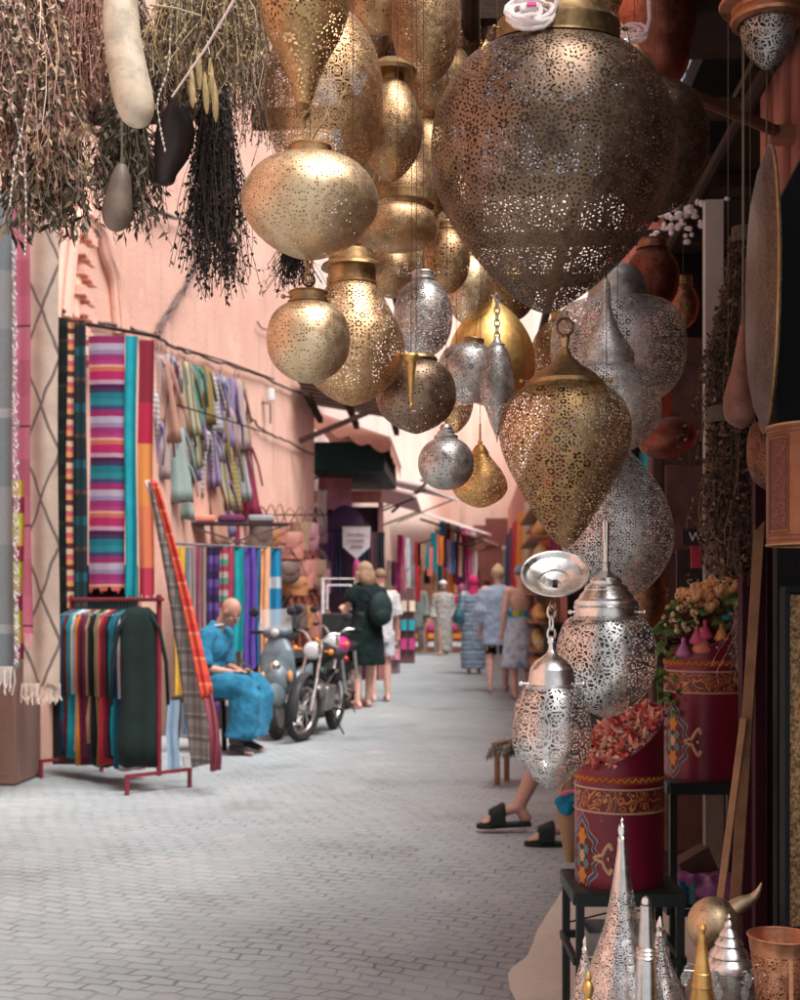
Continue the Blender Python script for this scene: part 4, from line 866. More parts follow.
hang('hanging_cloth', 'white cloth knotted at the corner post', 'cloth', 322, 490, 18.0, 10, 42, cloth((.62, .52, .52)), 'cloths in the dark shop front', .03, 1, 4)
pn = empty('pennant_sign', P(356.5, 526, 17.2), TH, 'white pennant shaped sign with faint handwriting and a pink tassel', 'sign')
k = 17.2/F
MB().add([(-14*k, 0, 0), (14*k, 0, 0), (13.5*k, .003, -21*k), (0, 0, -33*k), (-13.5*k, .003, -21*k)], [(0, 4, 3, 2, 1)]).build('panel', M((.66, .60, .62), .8), pn, smooth=False)
MB().tube([(-14*k, 0, .01), (14*k, 0, .01)], .014, 6).build('top_rod', WOODD, pn)
rn = seeded(2)
for r_ in range(3):
    pts = []; y = -8-6*r_
    for i in range(26): pts.append(((-9+i*.72+(r_ == 2)*1.2)*k*(.9 if r_ < 2 else .7), -.012, (y+1.3*math.sin(i*1.7+r_)*rn.uniform(.3, 1))*k))
    MB().tube(pts, .006, 4).build('handwriting', M((.42, .26, .34)), pn)
MB().tube([(0, 0, -33*k), (0, 0, -38*k), (.01, 0, -44*k), (0, 0, -52*k)], [.02, .05, .06, .05], 8).build('tassel', M((.62, .08, .32)), pn)
MB().tube([(-12*k, 0, .015), (0, 0, .25), (12*k, 0, .015)], .006, 5).build('cord', WOODD, pn)
# far left clothes stalls: garments by the dozen, each its own
cols = ['magenta', 'maroon', 'navy', 'teal', 'red', 'pink', 'cream', 'lilac', 'coral', 'black', 'white', 'plum', 'blue', 'orange', 'tan', 'grey']
rn = seeded(12); k_ = 0
FG = 'clothes hung along the far left stalls'
for row, (x0, x1, y0, y1, d0, d1, n_, hh) in enumerate(((398, 432, 534, 548, 24, 27, 9, 30), (432, 476, 532, 552, 28, 35, 12, 36), (386, 420, 560, 566, 23.5, 25.5, 7, 32), (424, 480, 560, 570, 29, 37, 9, 26), (440, 476, 520, 532, 33, 38, 7, 22))):
    for i in range(n_):
        t = (i+.5)/n_; c = cols[(i*5+row*3) % 16]
        rag('hanging_dress', '%s garment, %s from the left in the %s line of far left clothes' % (c, ordn[i], ordn[row]), 'garment', x0+(x1-x0)*t, y0+(y1-y0)*t, d0+(d1-d0)*t+rn.uniform(-.1, .1), rn.uniform(4, 6.2), hh*rn.uniform(.75, 1.15), CN[c], k_, FG); k_ += 1
# display cabinets and boxes at the foot of those stalls
for i, (px, py, d, w_, h_, c, nm) in enumerate(((396, 640, 25, .75, 1.5, (.16, .08, .09), 'dark stacked display at the near end of the far left stalls'), (384, 648, 21.5, .55, 1.3, (.22, .16, .17), 'grey wire display beside the woman in black'), (432, 640, 30, 1.4, .8, (.55, .28, .2), 'salmon counter under the far left clothes'), (458, 636, 34, 1.6, 1.0, (.35, .2, .2), 'brown counter at the farthest left stall'))):
    root = empty('display_counter', Vector((P(px, py, d).x, P(px, py, d).y, 0)), TH, nm, 'counter')
    MB().box((0, 0, h_*.5), (w_, .6, h_)).build('body', M(c), root, bevel=.02)
    for r_ in range(3):
        mb = MB()
        for j in range(5): mb.box((-w_*.42+j*w_*.21, -.33, h_*(.25+.25*r_)), (w_*.15, .08, h_*.14), 0, Euler((R(-10), 0, R((j*31+r_*17) % 20-10))))
        mb.build('goods', M(CN[cols[(r_*3+i*5) % 16]], .6), root)
# hand cart with white frame
ct = empty('hand_cart', Vector((P(340, 690, 15.4).x, 15.4, 0)), TH, 'dark box cart with a white tube frame behind the motorbikes', 'cart')
MB().box((0, 0, .85), (.42, .7, .46)).build('box', M((.03, .035, .035), .6), ct, bevel=.02)
WP = M((.72, .70, .70), .4)
MB().tube([(-.20, -.3, .4), (-.20, -.3, 1.50), (.20, -.3, 1.50), (.20, -.3, .4)], .022, 8).build('frame', WP, ct)
MB().tube([(-.15, -.32, 1.12), (-.14, -.32, 1.42), (.14, -.32, 1.42), (.15, -.32, 1.12)], .015, 8).build('inner_frame', WP, ct)
for x in (-.23, .23): MB().torus((x, 0, .3), .28, .025, 0, 28, 8, Euler((0, R(90), 0))).build('wheel', RUB, ct)

# ------------------------------------------------------------------ right far shops
shelf = empty('goods_shelf', (.90, 15.5, 0), 0, 'tall shelf crowded with yellow and brown goods on the right of the lane', 'shelf')
MB().box((.05, 0, 1.2), (.06, 3.2, 2.4)).build('back', M((.25, .13, .08)), shelf)
for i in range(7): MB().box((-.08, 0, .35+i*.32), (.28, 3.2, .025)).build('board', M((.3, .16, .09)), shelf)
rn = seeded(21)
for i in range(7):
    for j in range(3):
        mb = MB()
        for q in range(5):
            y = -1.45+(j*5+q)*.205; h_ = rn.uniform(.1, .24)
            if rn.random() < .5: mb.ell((-.1, y, .37+i*.32+h_*.5), (.07, .08, h_*.5), 0, 10, 8)
            else: mb.loft([((-.1, y, .365+i*.32), .05, .06), ((-.1, y, .365+i*.32+h_*.7), .07, .08), ((-.1, y, .365+i*.32+h_), .03, .04)], 10)
        mb.build('goods', M([(.62, .36, .08), (.50, .18, .08), (.60, .45, .22), (.25, .10, .06), (.68, .40, .16), (.4, .08, .1)][(i*2+j) % 6], .5), shelf)
tag(MB().box((0, 0, .5), (.5, .8, 1.0)).build('covered_table', cloth((.012, .012, .014)), loc=(P(553, 640, 13.5).x+.16, 13.4, 0), bevel=.03), 'table under black cloth by the shops on the right', 'table')
for i in range(10):
    y = 7.5+i*2.3; c = cols[(i*7+3) % 16]
    if y > 9: tag(sheet(1.3, 1.3, .04, 4, 400+i, 16, 8).build('hanging_cloth', cloth(CN[c]), loc=(.88, y, 2.75), rz=R(90+4), sharp=180), '%s cloth hung on the right side shops, %s from the near end' % (c, ordn[i]), 'cloth', 'cloths along the right side shops')
hang('hanging_cloth', 'bright teal cloth hanging behind the silver lanterns', 'cloth', 655, 452, 5.9, 34, 120, cloth((.03, .28, .33)), None, .05, 3, 9)
hang('hanging_cloth', 'pale turquoise cloth beside the bright teal one', 'cloth', 641, 470, 6.0, 10, 130, cloth((.14, .42, .46)), None, .03, 2, 19)
hang('hanging_cloth', 'dark wine curtain behind the silver teardrop lantern', 'cloth', 610, 420, 6.3, 90, 330, cloth((.04, .015, .02)), None, .05, 5, 29)
# ------------------------------------------------------------------ people
def skin(c):
    k = ('skin', c)
    if k in _mc: return _mc[k]
    t = NT('skin_%d' % len(_mc)); o = t.obj()
    col = t.ramp(t.noise(o, 14, 3), [(.3, sc(c, .88)), (.7, sc(c, 1.1))])
    m = t.fin(col, .5, 0, t.noise(o, 180, 2), .1, .002); t.bsdf.inputs['Subsurface Weight'].default_value = .08; t.bsdf.inputs['Subsurface Radius'].default_value = (.02, .008, .004)
    _mc[k] = m; return m
V = Vector
def joints(h, **ov):
    s = h/1.75
    J = dict(head=V((0, -.005, 1.63)), neck=V((0, .015, 1.50)), chest=V((0, .01, 1.30)), waist=V((0, 0, 1.10)), pelvis=V((0, 0, .95)))
    for n, sx in (('L', 1), ('R', -1)):
        J['sh'+n] = V((sx*.19, .01, 1.42)); J['el'+n] = V((sx*.235, .03, 1.13)); J['wr'+n] = V((sx*.245, -.04, .88)); J['hd'+n] = V((sx*.245, -.07, .79))
        J['hip'+n] = V((sx*.095, 0, .92)); J['kn'+n] = V((sx*.10, -.015, .50)); J['an'+n] = V((sx*.10, .02, .085)); J['to'+n] = V((sx*.125, -.15, .03))
    J = {k: v*s for k, v in J.items()}
    for k, v in ov.items(): J[k] = V(v)
    J['s'] = s; return J
def hand(mb, w_, d_, s, side, curl=.5):
    """palm, four unequal fingers and a thumb that leaves the side of the palm"""
    f = (d_-w_); f.normalize(); u = V((0, 0, 1)) if abs(f.z) < .8 else V((0, -1, 0)); x = f.cross(u).normalized(); n = x.cross(f).normalized()
    pl_ = w_+f*.05*s
    q = f.to_track_quat('Z', 'Y').to_matrix()
    mb.tube([w_-f*.01*s, w_+f*.03*s, w_+f*.085*s], [.024*s, .034*s, .032*s], 10, 0, True, .5)
    for i, (o_, L_) in enumerate(((-.027, .062), (-.009, .072), (.009, .068), (.026, .052))):
        b = w_+f*.08*s+x*o_*s; c = b+f*L_*.5*s+n*(-curl*.02*s); e = c+f*L_*.4*s+n*(-curl*.04*s)
        mb.tube([b-f*.02*s, b, c, e], [.0095*s, .0095*s, .0085*s, .0065*s], 7)
    sd = x*(-side)
    mb.tube([w_+f*.02*s+sd*.02*s, w_+f*.05*s+sd*.045*s, w_+f*.085*s+sd*.055*s+n*(-.01*s)], [.013*s, .011*s, .008*s], 7)
def body_mb(J, look=(0, 0, 0), feet=True, curl=.5, female=False):
    s = J['s']; mb = MB(); hq = Euler(look); hm = hq.to_matrix(); H = J['head']
    def hp(x, y, z): return H+hm@V((x*s, y*s, z*s))
    mb.ell(hp(0, .012, .025), (.076*s, .094*s, .095*s), 0, 20, 14, hq); mb.ell(hp(0, -.018, -.045), (.056*s, .066*s, .070*s), 0, 16, 12, hq)
    mb.ell(hp(0, -.060, -.088), (.026*s, .022*s, .020*s), 0, 10, 8, hq)
    mb.tube([hp(0, -.082, .018), hp(0, -.098, -.012), hp(0, -.106, -.030), hp(0, -.088, -.040)], [.009*s, .012*s, .015*s, .012*s], 8)
    for sx in (-1, 1):
        mb.ell(hp(sx*.076, .012, -.012), (.009*s, .018*s, .030*s), 0, 8, 8, hq); mb.ell(hp(sx*.030, -.074, .026), (.026*s, .012*s, .010*s), 0, 8, 6, hq); mb.ell(hp(sx*.042, -.058, -.028), (.020*s, .018*s, .018*s), 0, 8, 6, hq)
    mb.ell(hp(0, -.080, -.062), (.022*s, .010*s, .007*s), 0, 8, 6, hq)
    mb.tube([J['chest'], J['neck']-(J['neck']-J['chest'])*.15, J['neck'], hp(0, .02, -.05)], [.09*s, .062*s, .052*s, .054*s], 12)
    up = (J['chest']-J['waist']).normalized(); tq = up.to_track_quat('Z', 'Y')
    if tq.to_matrix()[1][1] < 0: tq = tq @ Euler((0, 0, PI)).to_quaternion()
    rx = up.to_track_quat('Z', 'X'); e = Euler((-math.atan2(up.y, up.z), 0, 0))
    mb.ell(J['chest'], (.165*s, .110*s, .175*s), 0, 18, 12, e); mb.ell(J['waist'], (.135*s, .098*s, .15*s), 0, 18, 12, e); mb.ell(J['pelvis'], ((.172 if female else .160)*s, .120*s, .125*s), 0, 18, 12)
    for n in 'LR':
        sd = 1 if n == 'L' else -1
        mb.tube([J['chest']+V((0, 0, .10*s)), J['sh'+n]], [.07*s, .055*s], 10); mb.ell(J['sh'+n], .058*s, 0, 10, 8)
        a, b, c = J['sh'+n], J['el'+n], J['wr'+n]
        mb.tube([a, a.lerp(b, .4), b, b.lerp(c, .35), c], [.050*s, .046*s, .037*s, .038*s, .025*s], 12)
        hand(mb, c, J['hd'+n], s, sd, curl)
        a, b, c = J['hip'+n], J['kn'+n], J['an'+n]
        mb.tube([a, a.lerp(b, .35), b, b.lerp(c, .33), c], [.090*s, .082*s, .056*s, .055*s, .035*s], 14)
        if feet:
            t_ = J['to'+n]; d = (t_-c); d.z = 0; d.normalize(); hl = c-d*.035*s; hl.z = t_.z+.01*s
            mb.tube([c+V((0, 0, .01*s)), hl], [.033*s, .031*s], 12); mb.ell(hl, (.032*s, .036*s, .030*s), 0, 10, 8); mb.tube([c+V((0, 0, .0)), c.lerp(t_, .5)+V((0, 0, .01*s)), t_-d*.02*s, t_+d*.02*s], [.036*s, .036*s, .034*s, .018*s], 12, 0, True, .8)
            x = V((d.y, -d.x, 0))
            for i, o_ in enumerate((-.028, -.013, .001, .014, .026)): mb.tube([t_+x*o_*s*(-sd)-V((0, 0, .008*s)), t_+x*o_*s*(-sd)+d*(.035+.004*i)*s-V((0, 0, .012*s))], .009*s, 6)
    return mb
def face_bits(J, look, root_body, lip=(.35, .12, .10), brow=(.04, .03, .02)):
    s = J['s']; hm = Euler(look).to_matrix(); H = J['head']
    for sx in (-1, 1):
        p = H+hm@V((sx*.030*s, -.083*s, .008*s)); MB().ell(p, .011*s, 0, 10, 8).ell(p+hm@V((0, -.0085*s, 0)), .0055*s, 1, 8, 6).build('eye', [M((.7, .68, .65), .3), M((.04, .02, .015), .3)], root_body)
        MB().tube([H+hm@V((sx*.014*s, -.096*s, .030*s)), H+hm@V((sx*.03*s, -.096*s, .036*s)), H+hm@V((sx*.048*s, -.082*s, .030*s))], .0035*s, 5).build('eyebrow', M(brow), root_body)
    MB().ell(H+hm@V((0, -.090*s, -.063*s)), (.022*s, .006*s, .005*s), 0, 10, 6).build('mouth', M(lip, .5), root_body)
def limbs(mb, J, names, radii, n=12):
    mb.tube([J[a] if isinstance(a, str) else a for a in names], radii, n); return mb
def person(label, loc, rz, J, skc, look=(0, 0, 0), vox=.009, feet=True, curl=.5, female=False, face=True, group=None):
    root = empty('person', loc, rz, label, 'person', group)
    b = body_mb(J, look, feet, curl, female).build('body', skin(skc), root, remesh=vox)
    if face: face_bits(J, look, b)
    return root
def wear(root, name, mb, mat, vox=.011, wr=0):
    o = mb.build(name, mat, root, remesh=vox, sm=3)
    if wr:
        tx = bpy.data.textures.new('folds', 'CLOUDS'); tx.noise_scale = .09
        d = o.modifiers.new('wrinkles', 'DISPLACE'); d.texture = tx; d.strength = wr; d.mid_level = .5
    return o
WALK = PI  # facing away from the camera is rz = pi
SK = (.60, .33, .24); SKD = (.42, .22, .14); SKP = (.72, .42, .34)
def ground_at(px, py, extra=0):
    p = G(px, py); p.z = 0; return p
# --- seated man in blue, facing right, reading a phone
J = joints(1.72, head=(0, -.24, 1.175), neck=(0, -.13, 1.06), chest=(0, -.06, .88), waist=(0, .01, .70), pelvis=(0, .03, .57),
           shL=(.18, -.10, .98), shR=(-.18, -.10, .98), elL=(.235, -.06, .72), elR=(-.235, -.06, .72), wrL=(.09, -.30, .68), wrR=(-.10, -.30, .68), hdL=(.04, -.42, .70), hdR=(-.05, -.42, .70),
           hipL=(.10, 0, .56), hipR=(-.10, 0, .56), knL=(.15, -.44, .53), knR=(-.14, -.42, .53), anL=(.13, -.30, .09), anR=(-.12, -.34, .09), toL=(.15, -.46, .035), toR=(-.15, -.50, .035))
lk = (R(42), 0, 0)
mp = ground_at(207, 752); MAN = person('bald man in a blue robe sitting on a low stool and holding a phone', mp, R(90)+R(-20)+TH, J, (.50, .26, .19), lk, .0075)
BLU = cloth((.035, .19, .32), .3)
rb = MB(); rb.ell((0, -.05, .88), (.205, .155, .20), 0, 20, 14, Euler((R(14), 0, 0))); rb.ell((0, .0, .72), (.20, .165, .20), 0, 20, 14); rb.ell((0, .03, .60), (.215, .19, .13), 0, 20, 14)
for sx in (-1, 1):
    rb.tube([(sx*.10, -.08, 1.0), (sx*.19, -.10, .985), (sx*.235, -.085, .85), (sx*.235, -.09, .74)], [.075, .078, .078, .085], 12)
    rb.tube([(sx*.09, .02, .575), (sx*.13, -.22, .575), (sx*.15, -.45, .565), (sx*.15, -.50, .50), (sx*.14, -.46, .34), (sx*.13, -.42, .20)], [.125, .115, .105, .10, .12, .13], 14)
for i in range(9):
    t = i/8; z = .56-.40*t; rb.ell((0, -.42+.04*t, z), (.20, .10+.03*t, .05), 0, 18, 8)
rb.ell((0, -.25, .55), (.17, .24, .07)); rb.loft([((0, -.40, .15), .27, .17), ((0, -.41, .30), .245, .155), ((0, -.40, .45), .235, .14), ((0, -.36, .58), .225, .13)], 22); rb.loft([((0, -.16, .48), .215, .26), ((0, -.16, .60), .215, .26), ((0, -.14, .635), .18, .22)], 22); rb.tube([(0, -.10, 1.04), (0, -.12, 1.065)], [.085, .07], 14)
wear(MAN, 'robe', rb, BLU, .011, .028)
MB().tube([(x*.075, -.12+y*.07, 1.062+y*-.012) for x, y in [(math.cos(a*PI/8), math.sin(a*PI/8)) for a in range(17)]], .009, 6).build('collar', M((.55, .62, .68)), MAN)
tr_ = MB()
for n in 'LR': limbs(tr_, J, ['kn'+n, 'an'+n], [.075, .062])
wear(MAN, 'trousers', tr_, cloth((.10, .07, .07)), .012)
for n in 'LR':
    a, t_ = J['an'+n], J['to'+n]; MB().tube([a+V((0, .05, -.035)), a+V((0, 0, -.02)), a.lerp(t_, .5)+V((0, 0, .0)), t_+V((0, -.03, -.005))], [.04, .048, .045, .03], 12, 0, True, .8).build('shoe', M((.06, .05, .05), .5), MAN, remesh=.01)
MB().box((-.005, -.40, .74), (.075, .008, .15), 0, Euler((R(-52), 0, 0))).build('phone_cover', M((.03, .03, .035), .3), MAN, bevel=.004)
MAN.scale = (.84, .90, .97)
st = empty('stool', mp+Euler((0, 0, MAN.rotation_euler.z)).to_matrix()@V((0, .06, 0)), MAN.rotation_euler.z, 'low dark stool under the man in blue', 'stool')
MB().box((0, 0, .44), (.36, .34, .05)).build('seat', M((.10, .06, .05)), st, bevel=.01)
for x in (-.15, .15):
    for y in (-.14, .14): MB().bar((x, y, 0), (x*.92, y*.92, .43), .035).build('leg', M((.02, .02, .022), .4), st)
# --- woman in black with backpack
J = joints(1.66, head=(.01, -.03, 1.545), wrR=(-.20, -.20, 1.16), elR=(-.25, -.02, 1.12), hdR=(-.14, -.26, 1.22), wrL=(.12, -.30, 1.12), elL=(.24, -.06, 1.10), hdL=(.08, -.36, 1.18), anL=(.15, .05, .08), toL=(.20, -.10, .03), anR=(-.09, -.10, .08), toR=(-.11, -.26, .03), knL=(.12, -.0, .47), knR=(-.09, -.04, .47))
W1 = person('blond woman in a sleeveless black dress carrying a dark backpack, seen from behind', ground_at(366, 708), WALK+R(35)+TH, J, SKP, (R(18), 0, R(12)), .010, female=True)
BLK = cloth((.012, .022, .022), .2)
db = MB().loft([((0, .0, .50), .235, .18), ((0, 0, .62), .235, .18), ((0, 0, .85), .215, .17), ((0, .005, .98), .19, .145), ((0, .005, 1.10), .175, .13), ((0, .01, 1.25), .185, .135), ((0, .01, 1.36), .19, .12), ((0, .012, 1.43), .10, .08)], 24)
for sx in (-1, 1): db.tube([(sx*.12, .01, 1.35), (sx*.205, .01, 1.33), (sx*.235, .02, 1.22)], [.07, .075, .07], 10)
wear(W1, 'dress', db, BLK, .012, .03)
hr = MB().ell((.01, -.005, 1.585), (.094, .112, .105), 0, 18, 12).ell((.01, .045, 1.50), (.105, .075, .13), 0, 16, 10).tube([(-.08, -.02, 1.56), (-.095, -.01, 1.42)], [.04, .03], 8).tube([(.09, -.02, 1.56), (.11, -.01, 1.42)], [.04, .03], 8); wear(W1, 'hair', hr, M((.34, .21, .13), .7, 0, .5, 40, .8), .009, .015)
bp = MB().ell((-.06, .21, 1.14), (.155, .10, .20), 0, 18, 12).ell((-.06, .27, 1.06), (.11, .06, .10), 0, 14, 10); pk = empty('backpack', W1.location, W1.rotation_euler.z, 'dark green black backpack worn by the woman in black', 'backpack')
bp.build('bag', M((.02, .035, .035), .6), pk, remesh=.012)
MB().tube(cr([(-.14, .14, 1.28), (-.12, .05, 1.42), (-.12, -.06, 1.40), (-.13, -.15, 1.24)], 4), .016, 6).build('strap', M((.02, .03, .03)), pk)
MB().tube(cr([(.02, .15, 1.28), (.10, .06, 1.43), (.11, -.06, 1.40), (.12, -.15, 1.24)], 4), .016, 6).build('strap', M((.02, .03, .03)), pk)
for n in 'LR':
    a, t_ = J['an'+n], J['to'+n]; MB().tube([a+V((0, .05, -.062)), a.lerp(t_, .5)+V((0, 0, -.042)), t_+V((0, -.04, -.018))], [.035, .04, .036], 10, 0, True, .35).tube([a.lerp(t_, .6)+V((-.045, 0, -.03)), a.lerp(t_, .6)+V((0, 0, .02)), a.lerp(t_, .6)+V((.045, 0, -.03))], .010, 6).build('sandal', M((.45, .20, .18)), W1)
def std_person(label, px, py, h, rz, skc, tops, hair=None, jo=None, look=(0, 0, 0), female=False, hairc=(.05, .03, .02), group=None, vox=.013, scarf=None, hat=None):
    J = joints(h, **(jo or {})); s = J['s']
    root = person(label, ground_at(px, py), rz+TH, J, skc, look, vox, True, .5, female, group=group)
    H = J['head']
    for nm, secs, sleeves, mat in tops:
        mb = MB()
        if secs: mb.loft([((c[0]*s, c[1]*s, z*s), rx*s, ry*s) for (z, rx, ry, *c_) in secs for c in [c_ or (0, 0)]], 22)
        for sl in (sleeves or []):
            pts, rad = sl; mb.tube([J[p] if isinstance(p, str) else V(p)*s for p in pts], [r*s for r in rad], 12)
        wear(root, nm, mb, mat, .014, .03)
    if hair == 'short': wear(root, 'hair', MB().ell(H+V((0, .02, .045))*s, (.085*s, .098*s, .085*s), 0, 16, 10), M(hairc, .7, 0, .4, 40, .8), .012)
    if hair == 'long': wear(root, 'hair', MB().ell(H+V((0, .02, .03))*s, (.092*s, .102*s, .105*s), 0, 16, 10).ell(H+V((0, .055, -.06))*s, (.085*s, .06*s, .11*s), 0, 16, 10), M(hairc, .7, 0, .4, 40, .8), .012)
    if hair == 'bun': wear(root, 'hair', MB().ell(H+V((0, .015, .035))*s, (.096*s, .105*s, .10*s), 0, 16, 10).ell(H+V((0, .04, .11))*s, (.05*s,)*3, 0, 12, 8), M(hairc, .7, 0, .4, 40, .8), .012)
    if scarf: wear(root, 'headscarf', MB().ell(H+V((0, .012, .012))*s, (.10*s, .108*s, .125*s), 0, 18, 12).loft([((0, .02*s, 1.40*s), .14*s, .11*s), ((0, .02*s, 1.50*s), .09*s, .09*s), ((0, .01*s, 1.58*s), .09*s, .09*s)], 16), scarf, .012, .02)
    if hat: wear(root, 'hat', MB().ell(H+V((0, .01, .07))*s, (.098*s, .11*s, .075*s), 0, 18, 10), hat, .012)
    return root, J
ROBE = [(.10, .22, .20), (.3, .22, .19), (.6, .21, .18), (.9, .21, .17), (1.1, .20, .155), (1.3, .205, .15), (1.42, .19, .12), (1.49, .09, .075)]
SLV = [(['shL', 'elL', 'wrL'], [.075, .075, .085]), (['shR', 'elR', 'wrR'], [.075, .075, .085])]
SSL = [(['shL', 'elL'], [.075, .075]), (['shR', 'elR'], [.075, .075])]
TRS = [(['hipL', 'knL', 'anL'], [.10, .085, .075]), (['hipR', 'knR', 'anR'], [.10, .085, .075])]
wj = dict(anL=(.10, .22, .12), toL=(.11, .12, .04), knL=(.10, .02, .50), anR=(-.10, -.20, .085), toR=(-.12, -.36, .03), knR=(-.10, -.12, .50))
# companion
std_person('person in a white top and white shorts half hidden behind the woman in black', 380, 702, 1.62, WALK+R(20), SKP, [('shirt', [(.80, .18, .14), (1.1, .17, .13), (1.3, .19, .14), (1.42, .18, .12), (1.48, .08, .07)], SSL, cloth((.62, .60, .62))), ('shorts', [(.78, .18, .14), (.98, .165, .13)], [(['hipL', (.11, 0, .60)], [.105, .10]), (['hipR', (-.11, 0, .60)], [.105, .10])], cloth((.55, .55, .60)))], 'short', female=True, hairc=(.25, .15, .1))
# blue dress woman
BD = stripes([(.25, .35, .46), (.42, .50, .58), (.20, .29, .40), (.36, .44, .52)], .16, 'Z')
w2, J2 = std_person('woman in a long blue striped robe and raspberry headscarf walking away', 473, 674, 1.66, WALK, SK, [('robe', ROBE, SLV, BD)], scarf=cloth((.55, .04, .14)), female=True, jo=dict(anL=(.07, .05, .08), toL=(.07, -.1, .03)), vox=.014)
tb = empty('shoulder_bag', w2.location, w2.rotation_euler.z, 'large teal shoulder bag carried by the woman in the striped robe', 'bag')
MB().loft([((.24, .05, .86), .10, .16), ((.25, .05, .98), .10, .19), ((.24, .05, 1.10), .06, .15)], 18).build('bag', M((.04, .14, .17), .6), tb, remesh=.014)
MB().tube(cr([(.24, -.08, 1.08), (.20, -.04, 1.40), (.19, .02, 1.47), (.21, .10, 1.40), (.25, .16, 1.08)], 4), .014, 6).build('strap', M((.04, .12, .14)), tb)
# blond woman with blue shirt, black shorts
std_person('blond woman in a loose pale blue shirt and tight black shorts walking away', 498, 692, 1.70, WALK+R(-5), SKP, [('shirt', [(.66, .22, .17, 0, .02), (.85, .215, .165), (1.05, .20, .15), (1.3, .205, .145), (1.42, .19, .12), (1.49, .09, .075)], [(['shL', 'elL', (.25, -.03, 1.0)], [.085, .10, .11]), (['shR', 'elR', (-.25, -.03, 1.0)], [.085, .10, .11])], cloth((.40, .50, .66))), ('shorts', [(.86, .165, .13), (.98, .16, .125)], [(['hipL', (.10, 0, .52)], [.10, .075]), (['hipR', (-.10, 0, .52)], [.10, .075])], cloth((.012, .012, .015)))], 'bun', female=True, hairc=(.62, .44, .26), jo=wj)
# bare back woman
TD = NT('tie_dye'); o_ = TD.obj(); nn = TD.noise(o_, 6, 4, .6); TDM = TD.fin(TD.ramp(nn, [(.36, (.20, .30, .50)), (.47, (.42, .52, .66)), (.56, (.62, .64, .70)), (.66, (.34, .42, .62))]), .9, 0, nn, .3, .02)
std_person('woman with a bare back, pale blue tie dyed wrap and grey blue turban', 521, 699, 1.66, WALK+R(8), SKP, [('wrap', [(.42, .24, .19, .03, 0), (.6, .25, .20), (.85, .225, .175), (1.02, .19, .145), (1.10, .175, .135)], None, TDM), ('bandeau', [(1.09, .18, .14), (1.17, .182, .14)], None, stripes([(.15, .40, .15), (.6, .5, .1), (.1, .3, .45)], .2, 'X'))], 'short', female=True, hairc=(.2, .12, .08), hat=cloth((.28, .32, .44)), jo=dict(anL=(.11, .12, .10), toL=(.12, .0, .03)))
# far men
std_person('old man in a long pale grey robe and white cap walking towards the viewer', 443, 655, 1.68, R(8), SKD, [('robe', ROBE, SLV, cloth((.36, .34, .32)))], 'short', hat=cloth((.66, .62, .60)), jo=dict(wj))
std_person('man in a green grey tunic and light trousers walking towards the viewer', 416, 654, 1.74, R(-10), SKD, [('tunic', [(.62, .22, .16), (.9, .21, .15), (1.2, .20, .14), (1.42, .19, .12), (1.49, .09, .075)], SLV, cloth((.22, .27, .25))), ('trousers', None, TRS, cloth((.40, .38, .36)))], 'short', hat=cloth((.5, .5, .48)), jo=dict(wj))
std_person('woman in a bright raspberry pink robe in the middle of the far lane', 461, 648, 1.66, R(10), SK, [('robe', ROBE, SLV, cloth((.62, .05, .20)))], scarf=cloth((.66, .08, .24)), female=True)
std_person('dark haired person in a white shirt far down the lane behind the blond woman', 487, 650, 1.76, WALK, SK, [('shirt', [(.85, .19, .14), (1.2, .2, .14), (1.42, .19, .12), (1.49, .09, .075)], SSL, cloth((.6, .6, .64))), ('trousers', None, TRS, cloth((.12, .14, .2)))], 'short')
std_person('person in a dark blue top far down the lane near the yellow goods', 509, 648, 1.72, WALK+R(-10), SKD, [('shirt', [(.85, .19, .14), (1.2, .2, .14), (1.42, .19, .12), (1.49, .09, .075)], SLV, cloth((.10, .12, .22))), ('trousers', None, TRS, cloth((.06, .06, .08)))], 'short')
std_person('man in a mustard shirt far down the lane between the robed walkers', 452, 640, 1.75, R(170), SKD, [('shirt', [(.85, .19, .14), (1.2, .2, .14), (1.42, .19, .12), (1.49, .09, .075)], SLV, cloth((.45, .28, .08))), ('trousers', None, TRS, cloth((.10, .09, .09)))], 'short', jo=dict(wj))
std_person('woman in a white robe and black headscarf far down the lane', 477, 643, 1.62, R(10), SK, [('robe', ROBE, SLV, cloth((.6, .57, .55)))], scarf=cloth((.04, .04, .05)), female=True)
std_person('man in a light blue robe near the farthest right shops', 500, 641, 1.74, R(-15), SKD, [('robe', ROBE, SLV, cloth((.25, .36, .46)))], 'short')
std_person('distant person in a plum robe by the far left clothes', 431, 641, 1.65, R(15), SKD, [('robe', ROBE, SLV, cloth((.30, .08, .14)))], scarf=cloth((.2, .1, .1)), female=True)
# --- person seated on the right, only legs and sandals show
J = joints(1.75, head=(0, .03, 1.22), neck=(0, .06, 1.10), chest=(0, .05, .92), waist=(0, .04, .72), pelvis=(0, .03, .57), shL=(.19, .05, 1.02), shR=(-.19, .05, 1.02), elL=(.24, -.02, .76), elR=(-.24, -.02, .76), wrL=(.13, -.22, .64), wrR=(-.13, -.22, .64), hdL=(.12, -.31, .62), hdR=(-.12, -.31, .62),
           hipL=(.10, 0, .55), hipR=(-.10, 0, .55), knL=(.20, -.40, .53), knR=(-.20, -.38, .54), anL=(.16, -.36, .095), anR=(-.22, -.56, .135), toL=(.15, -.52, .045), toR=(-.22, -.72, .07))
f1 = G(569, 846); rz_ = R(-90)+R(6)
off = Euler((0, 0, rz_)).to_matrix()@V((.16, -.36, 0))
sp = V((f1.x-off.x, f1.y-off.y, 0))
S1 = person('seated person with bare shins and black sandals beyond the bins', sp, rz_, J, (.55, .30, .24), (R(12), 0, 0), .0075)
